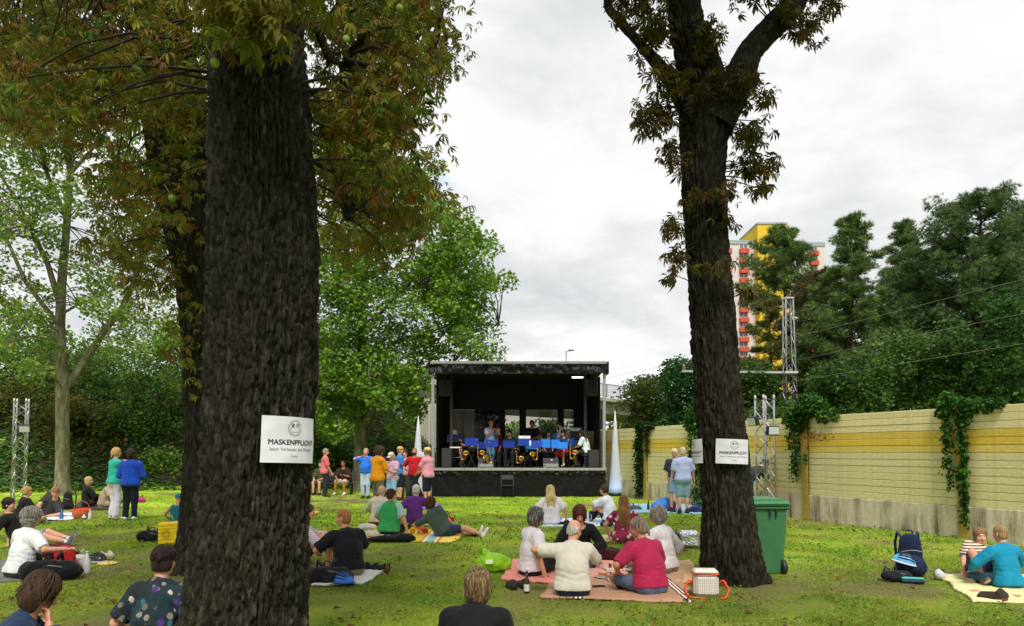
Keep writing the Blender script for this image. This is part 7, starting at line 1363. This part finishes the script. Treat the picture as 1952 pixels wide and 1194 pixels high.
t = thing('picnic_basket', 'wicker basket with orange lining and a thin handle', 'basket', g(155, 988)); wick = M('#a8572c', .8, .35, 60, .9, 90); mb = MB(); mb.lathe([(.17, 0), (.20, .10), (.215, .20), (.20, .20), (.18, .04)], 24, cap=False); mb.build('basket_body', wick, t); mb = MB(); mb.lathe([(.205, .17), (.228, .215), (.20, .225), (.17, .12), (.0, .10)], 24, cap=False); mb.build('lining', cloth('#d8501c'), t); mb = MB(); mb.tube([(.20*math.cos(q), 0, .20+.22*math.sin(q)) for q in np.linspace(0, math.pi, 14)], .009, 6); mb.build('handle', wick, t)
t = thing('tote_basket', 'red tote basket with looped handles on the striped blanket', 'basket', g(850, 1004)); rd = cloth('#b8323c'); mb = MB(); mb.lathe([(.13, 0), (.17, .10), (.20, .20), (.18, .19), (.12, .03)], 22, cap=False, axes=[(1, 0, 0), (0, .6, 0), (0, 0, 1)]); mb.build('bag_body', rd, t)
for y in (-.06, .06): mb = MB(); mb.tube([(.09*math.cos(q), y, .19+.14*math.sin(q)) for q in np.linspace(0, math.pi, 12)], .008, 6); mb.build('handle', M('#8a5a30', .7), t)
backpack(g(92, 1106), .5, 'large black backpack with orange emblem before the white shirt', '#101114', '#1a1b1e', 1.15, True); t = thing('shopping_bag', 'red carrier bag behind the large black backpack', 'bag', g(122, 1092), .2); soft('bag_body', t, [('c', (0, 0, .1), (0, 0, .24), .15, .13, .03, np.array([0, 1., 0]), 1.8)], M('#b01418', .5, .15, 6, .5), sd=9); mb = MB(); mb.box((0, 0, .33), (.26, .05, .02)); mb.build('rim', M('#c8c0b0', .6), t)
soft_t = thing('jacket', 'dark red jacket heaped behind the red bag', 'jacket', g(104, 1066)); soft('fabric', soft_t, [('e', (0, 0, .10), (.32, .22, .14), E3, .04), ('e', (.18, 0, .07), (.18, .16, .09), E3, .04)], cloth('#4a1018'), sd=12, amp=.03)
helmet(g(186, 1072), 1.0, 'black and white bicycle helmet behind the white insulated bottle', '#17181a', '#c8c8c8'); t = thing('plastic_bag', 'crumpled clear plastic bag beside the white insulated bottle', 'bag', g(152, 1086)); soft('film', t, [('e', (0, 0, .10), (.13, .12, .12), E3, .03)], M((.50, .49, .46), .25, .2, 9, 1.0, 15), sd=14, amp=.035); mb = MB(); mb.tube([(0, 0, .2), (.02, 0, .25), (.05, .01, .27)], .014, 6); mb.build('knot', M((.5, .49, .46), .3), t)
t = thing('frisbee', 'pale yellow flying disc lying on the worn grass', 'disc', g(205, 1076)); mb = MB(); mb.lathe([(.125, .0), (.135, .012), (.128, .024), (.09, .030), (.0, .032)], 26); mb.build('disc', M('#d8c070', .5), t); mb = MB(); mb.tube([(.10*math.cos(q), .10*math.sin(q), .029) for q in np.linspace(0, 6.28, 20, endpoint=False)], .003, 5, closed=True); mb.build('ring', M('#b89a50', .5), t)
backpack(g(289, 1032), .2, 'black bag on the grass beside the yellow bag', '#121316', '#1c1d20', .9, True); t = thing('shopping_bag', 'bright yellow carrier bag beside the forked chestnut', 'bag', g(320, 1041), -.1); ylw = M('#e0c010', .5, .1, 6, .4, 12); soft('bag_body', t, [('c', (-.13, 0, z_), (.15, 0, z_+.02), .05, .05, .015) for z_ in (.06, .12, .18, .24, .30, .36)], ylw, sd=15, amp=.014, hi=(.5, .5, .7)); mb = MB(); mb.tube([(.05*math.cos(q)+.0, -.075, .22+.05*math.sin(q)) for q in np.linspace(0, 6.28, 16, endpoint=False)], .004, 5, closed=True); mb.tube([(.08*math.cos(q)+.0, -.078, .22+.08*math.sin(q)) for q in np.linspace(0, 6.28, 20, endpoint=False)], .003, 5, closed=True); mb.build('printed_emblem', M('#6a5a10', .6), t); mb = MB(); mb.tube([(-.05, 0, .45), (-.03, 0, .52), (.06, 0, .52), (.08, 0, .45)], .008, 6); mb.build('handle', ylw, t)
backpack(g(262, 958), 0, 'pink rucksack on the lawn behind the royal blue jumper', '#b02870', '#26202a', .8, True)
backpack(g(128, 972), 0, 'black rucksack behind the person lying on the left blanket', '#16171b', '#202127', 1.0)
t = thing('jacket', 'black jacket spread at the front edge of the striped blanket', 'jacket', g(748, 1034)); soft('fabric', t, [('e', (0, 0, .06), (.42, .16, .075), E3, .03), ('e', (.2, .02, .07), (.2, .15, .09), E3, .03), ('e', (-.3, 0, .04), (.2, .10, .05), E3, .03)], cloth('#111113'), sd=21, amp=.025, lo=(-.65, -.4, -.05), hi=(.65, .4, .3))
def cushion(px, py, label, c, w_=.2): t = thing('cushion', label, 'cushion', g(px, py)); soft('cover', t, [('e', (0, 0, .07), (w_, w_*.7, .08), E3, .03)], c, sd=23, amp=.012); mb = MB(); mb.tube([(w_*.93*math.cos(q), w_*.66*math.sin(q), .07) for q in np.linspace(0, 6.28, 22, endpoint=False)], .007, 5, closed=True); mb.build('piping', c, t)
cushion(822, 1004, 'white cushion behind the reclining person', cloth('#d8d2c8')); cushion(700, 1012, 'white cushion left of the green vest', cloth('#d6cfc0')); cushion(704, 1026, 'flower patterned cushion on the striped blanket', spots('#c8c0b0', ['#5a8a5a', '#a83a4a', '#d8d0c0'], 12)); cushion(1240, 1008, 'wine red scarf bundle on the cream blanket', cloth('#5a1a24')) if False else None
t = thing('scarf_bundle', 'dark red scarf bundle in the grass behind the picnic circle', 'scarf', g(1158, 1070)); soft('fabric', t, [('e', (0, 0, .09), (.22, .16, .12), E3, .03), ('e', (.16, 0, .07), (.12, .12, .09), E3, .03)], cloth('#3a1216'), sd=25, amp=.04)
t = thing('fruit_bowl', 'orange and yellow lantern jars on the striped blanket', 'jars', g(796, 1020))
for x, c, r_ in ((0.06, '#d85a14', .075), (-.10, '#d8a818', .06), (.16, '#c83a10', .05)): mb = MB(); mb.lathe([(r_*.6, 0), (r_, r_*.5), (r_, r_*1.3), (r_*.7, r_*1.9), (r_*.5, r_*2.0)], 16, (x, 0, .03)); mb.build('jar', M(c, .3, .15, 20), t)
# food in the picnic circle
t = thing('bread_plate', 'white plate with pieces of bread in the picnic circle', 'plate', g(1152, 1106)); mb = MB(); mb.lathe([(.06, .03), (.12, .042), (.125, .046), (.07, .036)], 24); mb.build('plate', M((.66, .65, .62), .3), t)
for k in range(7): mb = MB(); mb.ell((rng.uniform(-.06, .06), rng.uniform(-.05, .05), .06+.012*(k % 3)), (.035, .024, .018), 10, noise_amp=.2, seed=k); mb.build('bread_piece', M('#b8783a', .9, .3, 30), t)
t = thing('game_board', 'pale striped board lying between the picnickers', 'board', g(1180, 1090)); mb = MB(); mb.box((0, 0, .045), (.42, .28, .02), rz=.12, bev=.004); mb.build('board', banded([(0, '#d8d2c4'), (.6, '#b8ae9c'), (1, '#b8ae9c')], 0, 22), t)
for k in range(4): mb = MB(); mb.lathe([(.018, .056), (.022, .10), (.012, .112)], 10, (-.12+k*.08, .03*(k % 2), 0)); mb.build('piece', M(('#7a2a1c', '#d8c8a0', '#5a3a20', '#c89a40')[k], .5), t)
t = thing('lunch_box', 'clear lunch box with snacks beside the bread plate', 'box', g(1172, 1112)); mb = MB(); mb.box((0, 0, .06), (.20, .14, .06), bev=.012); mb.build('tub', M((.55, .56, .52), .25), t); mb = MB(); mb.box((0, 0, .095), (.205, .145, .012), bev=.004); mb.build('lid', M('#c87a5a', .5), t)
t = thing('phone', 'black phone lying on the brown striped blanket', 'phone', g(1142, 1124), .2); mb = MB(); mb.box((0, 0, .038), (.15, .075, .010), bev=.003); mb.build('case', DARKM, t); mb = MB(); mb.box((0, 0, .0445), (.135, .066, .002)); mb.build('screen', M((.01, .01, .012), .1), t)
# clutter on the far blanket
t = thing('windbreaker', 'blue and purple nylon jacket heaped on the pale blue blanket', 'jacket', g(1268, 972)); soft('fabric', t, [('e', (0, 0, .14), (.30, .2, .2), E3, .04), ('e', (-.2, 0, .1), (.2, .18, .13), E3, .04)], M('#3a78c8', .5, .2, 4, .5), sd=31, amp=.04); soft('lining', t, [('e', (.14, -.12, .10), (.14, .09, .12), E3, .03)], M('#8a1a5a', .5), sd=32, amp=.03)
t = thing('tumbler', 'orange plastic tumbler on the grass by the pale blue blanket', 'cup', g(1253, 981)); mb = MB(); mb.lathe([(.04, 0), (.052, .14), (.048, .14), (.037, .01)], 16); mb.build('cup_wall', M('#d8681c', .35), t); mb = MB(); mb.lathe([(.052, .135), (.054, .145), (.048, .145)], 16, cap=False); mb.build('rim', M('#e07a2c', .35), t)
backpack(g(1330, 978), 0, 'navy bag at the end of the pale blue blanket', '#22285a', '#2c3268', .8, True); backpack(g(1208, 974), .5, 'grey bag on the pale blue blanket', '#4a5058', '#5a6068', .7, True); helmet(g(1280, 978), .4, 'dark bicycle helmet on the pale blue blanket', '#22262c', '#3a3e44')
shoes(g(1074, 1002), 1.2, 'black shoes beside the white blouse on the blue checked blanket', '#15151a', '#1c1c20'); backpack(g(1156, 1004), .4, 'small navy pouch beside the person hugging the knees', '#1c2458', '#26306a', .5, True)
t = thing('thermos_jug', 'white jug between the two people before the stage', 'jug', g(1118, 998)); mb = MB(); mb.lathe([(.06, 0), (.065, .02), (.06, .20), (.045, .25), (.05, .27)], 18); mb.build('jug_body', M((.62, .66, .66), .35), t); mb = MB(); mb.tube([(.055, 0, .22), (.11, 0, .20), (.11, 0, .10), (.06, 0, .07)], .010, 6); mb.build('handle', M((.55, .6, .6), .35), t)
# ------------------------------------------------------------ assemble the plants, notices, lawn
tree_front(); tree_second(); rb = tree_right(); plane_tree_left(); plane_tree_mid(); backdrop_plants()
c1 = at(489, 840, 5.05); notice(c1, .396, R(53), 'white A3 mask notice taped to the big front trunk', R(-1.5))
c2 = at(1377, 861, 9.3); notice(c2, .366, R(5), 'white A3 mask notice facing us on the right chestnut', R(-2)); notice(c2+[0, 0, .0], .366, R(-88), 'mask notice turned away on the left side of the right chestnut', R(2))
for p_, r_ in ((G(462, 1194), .9), (G(392, 1086), .6), (rb, .46)): NOGRASS.append([(p_[0]+r_*math.cos(a_)*.8, p_[1]+r_*math.sin(a_)*.8) for a_ in np.linspace(0, 6.28, 14, endpoint=False)])
# fallen leaves
n = 900; D_ = rng.uniform(4.5, 26, n); x = rng.uniform(-.72, .72, n)*D_; keep = np.ones(n, bool)
for poly in NOGRASS: keep &= ~inpoly(x, D_, poly)
P = np.stack([x, D_, np.full(n, .035)], -1)[keep]; o = leafcloud('fallen_leaves', P, SIMP+DIAM, rng.uniform(.05, .11, len(P)), ['#7a4a22', '#8a5a2a', '#5a3818', '#9a7438'], None, None, .5, 0); tag(o, 'dry brown leaves scattered over the lawn', 'leaves')
grass()
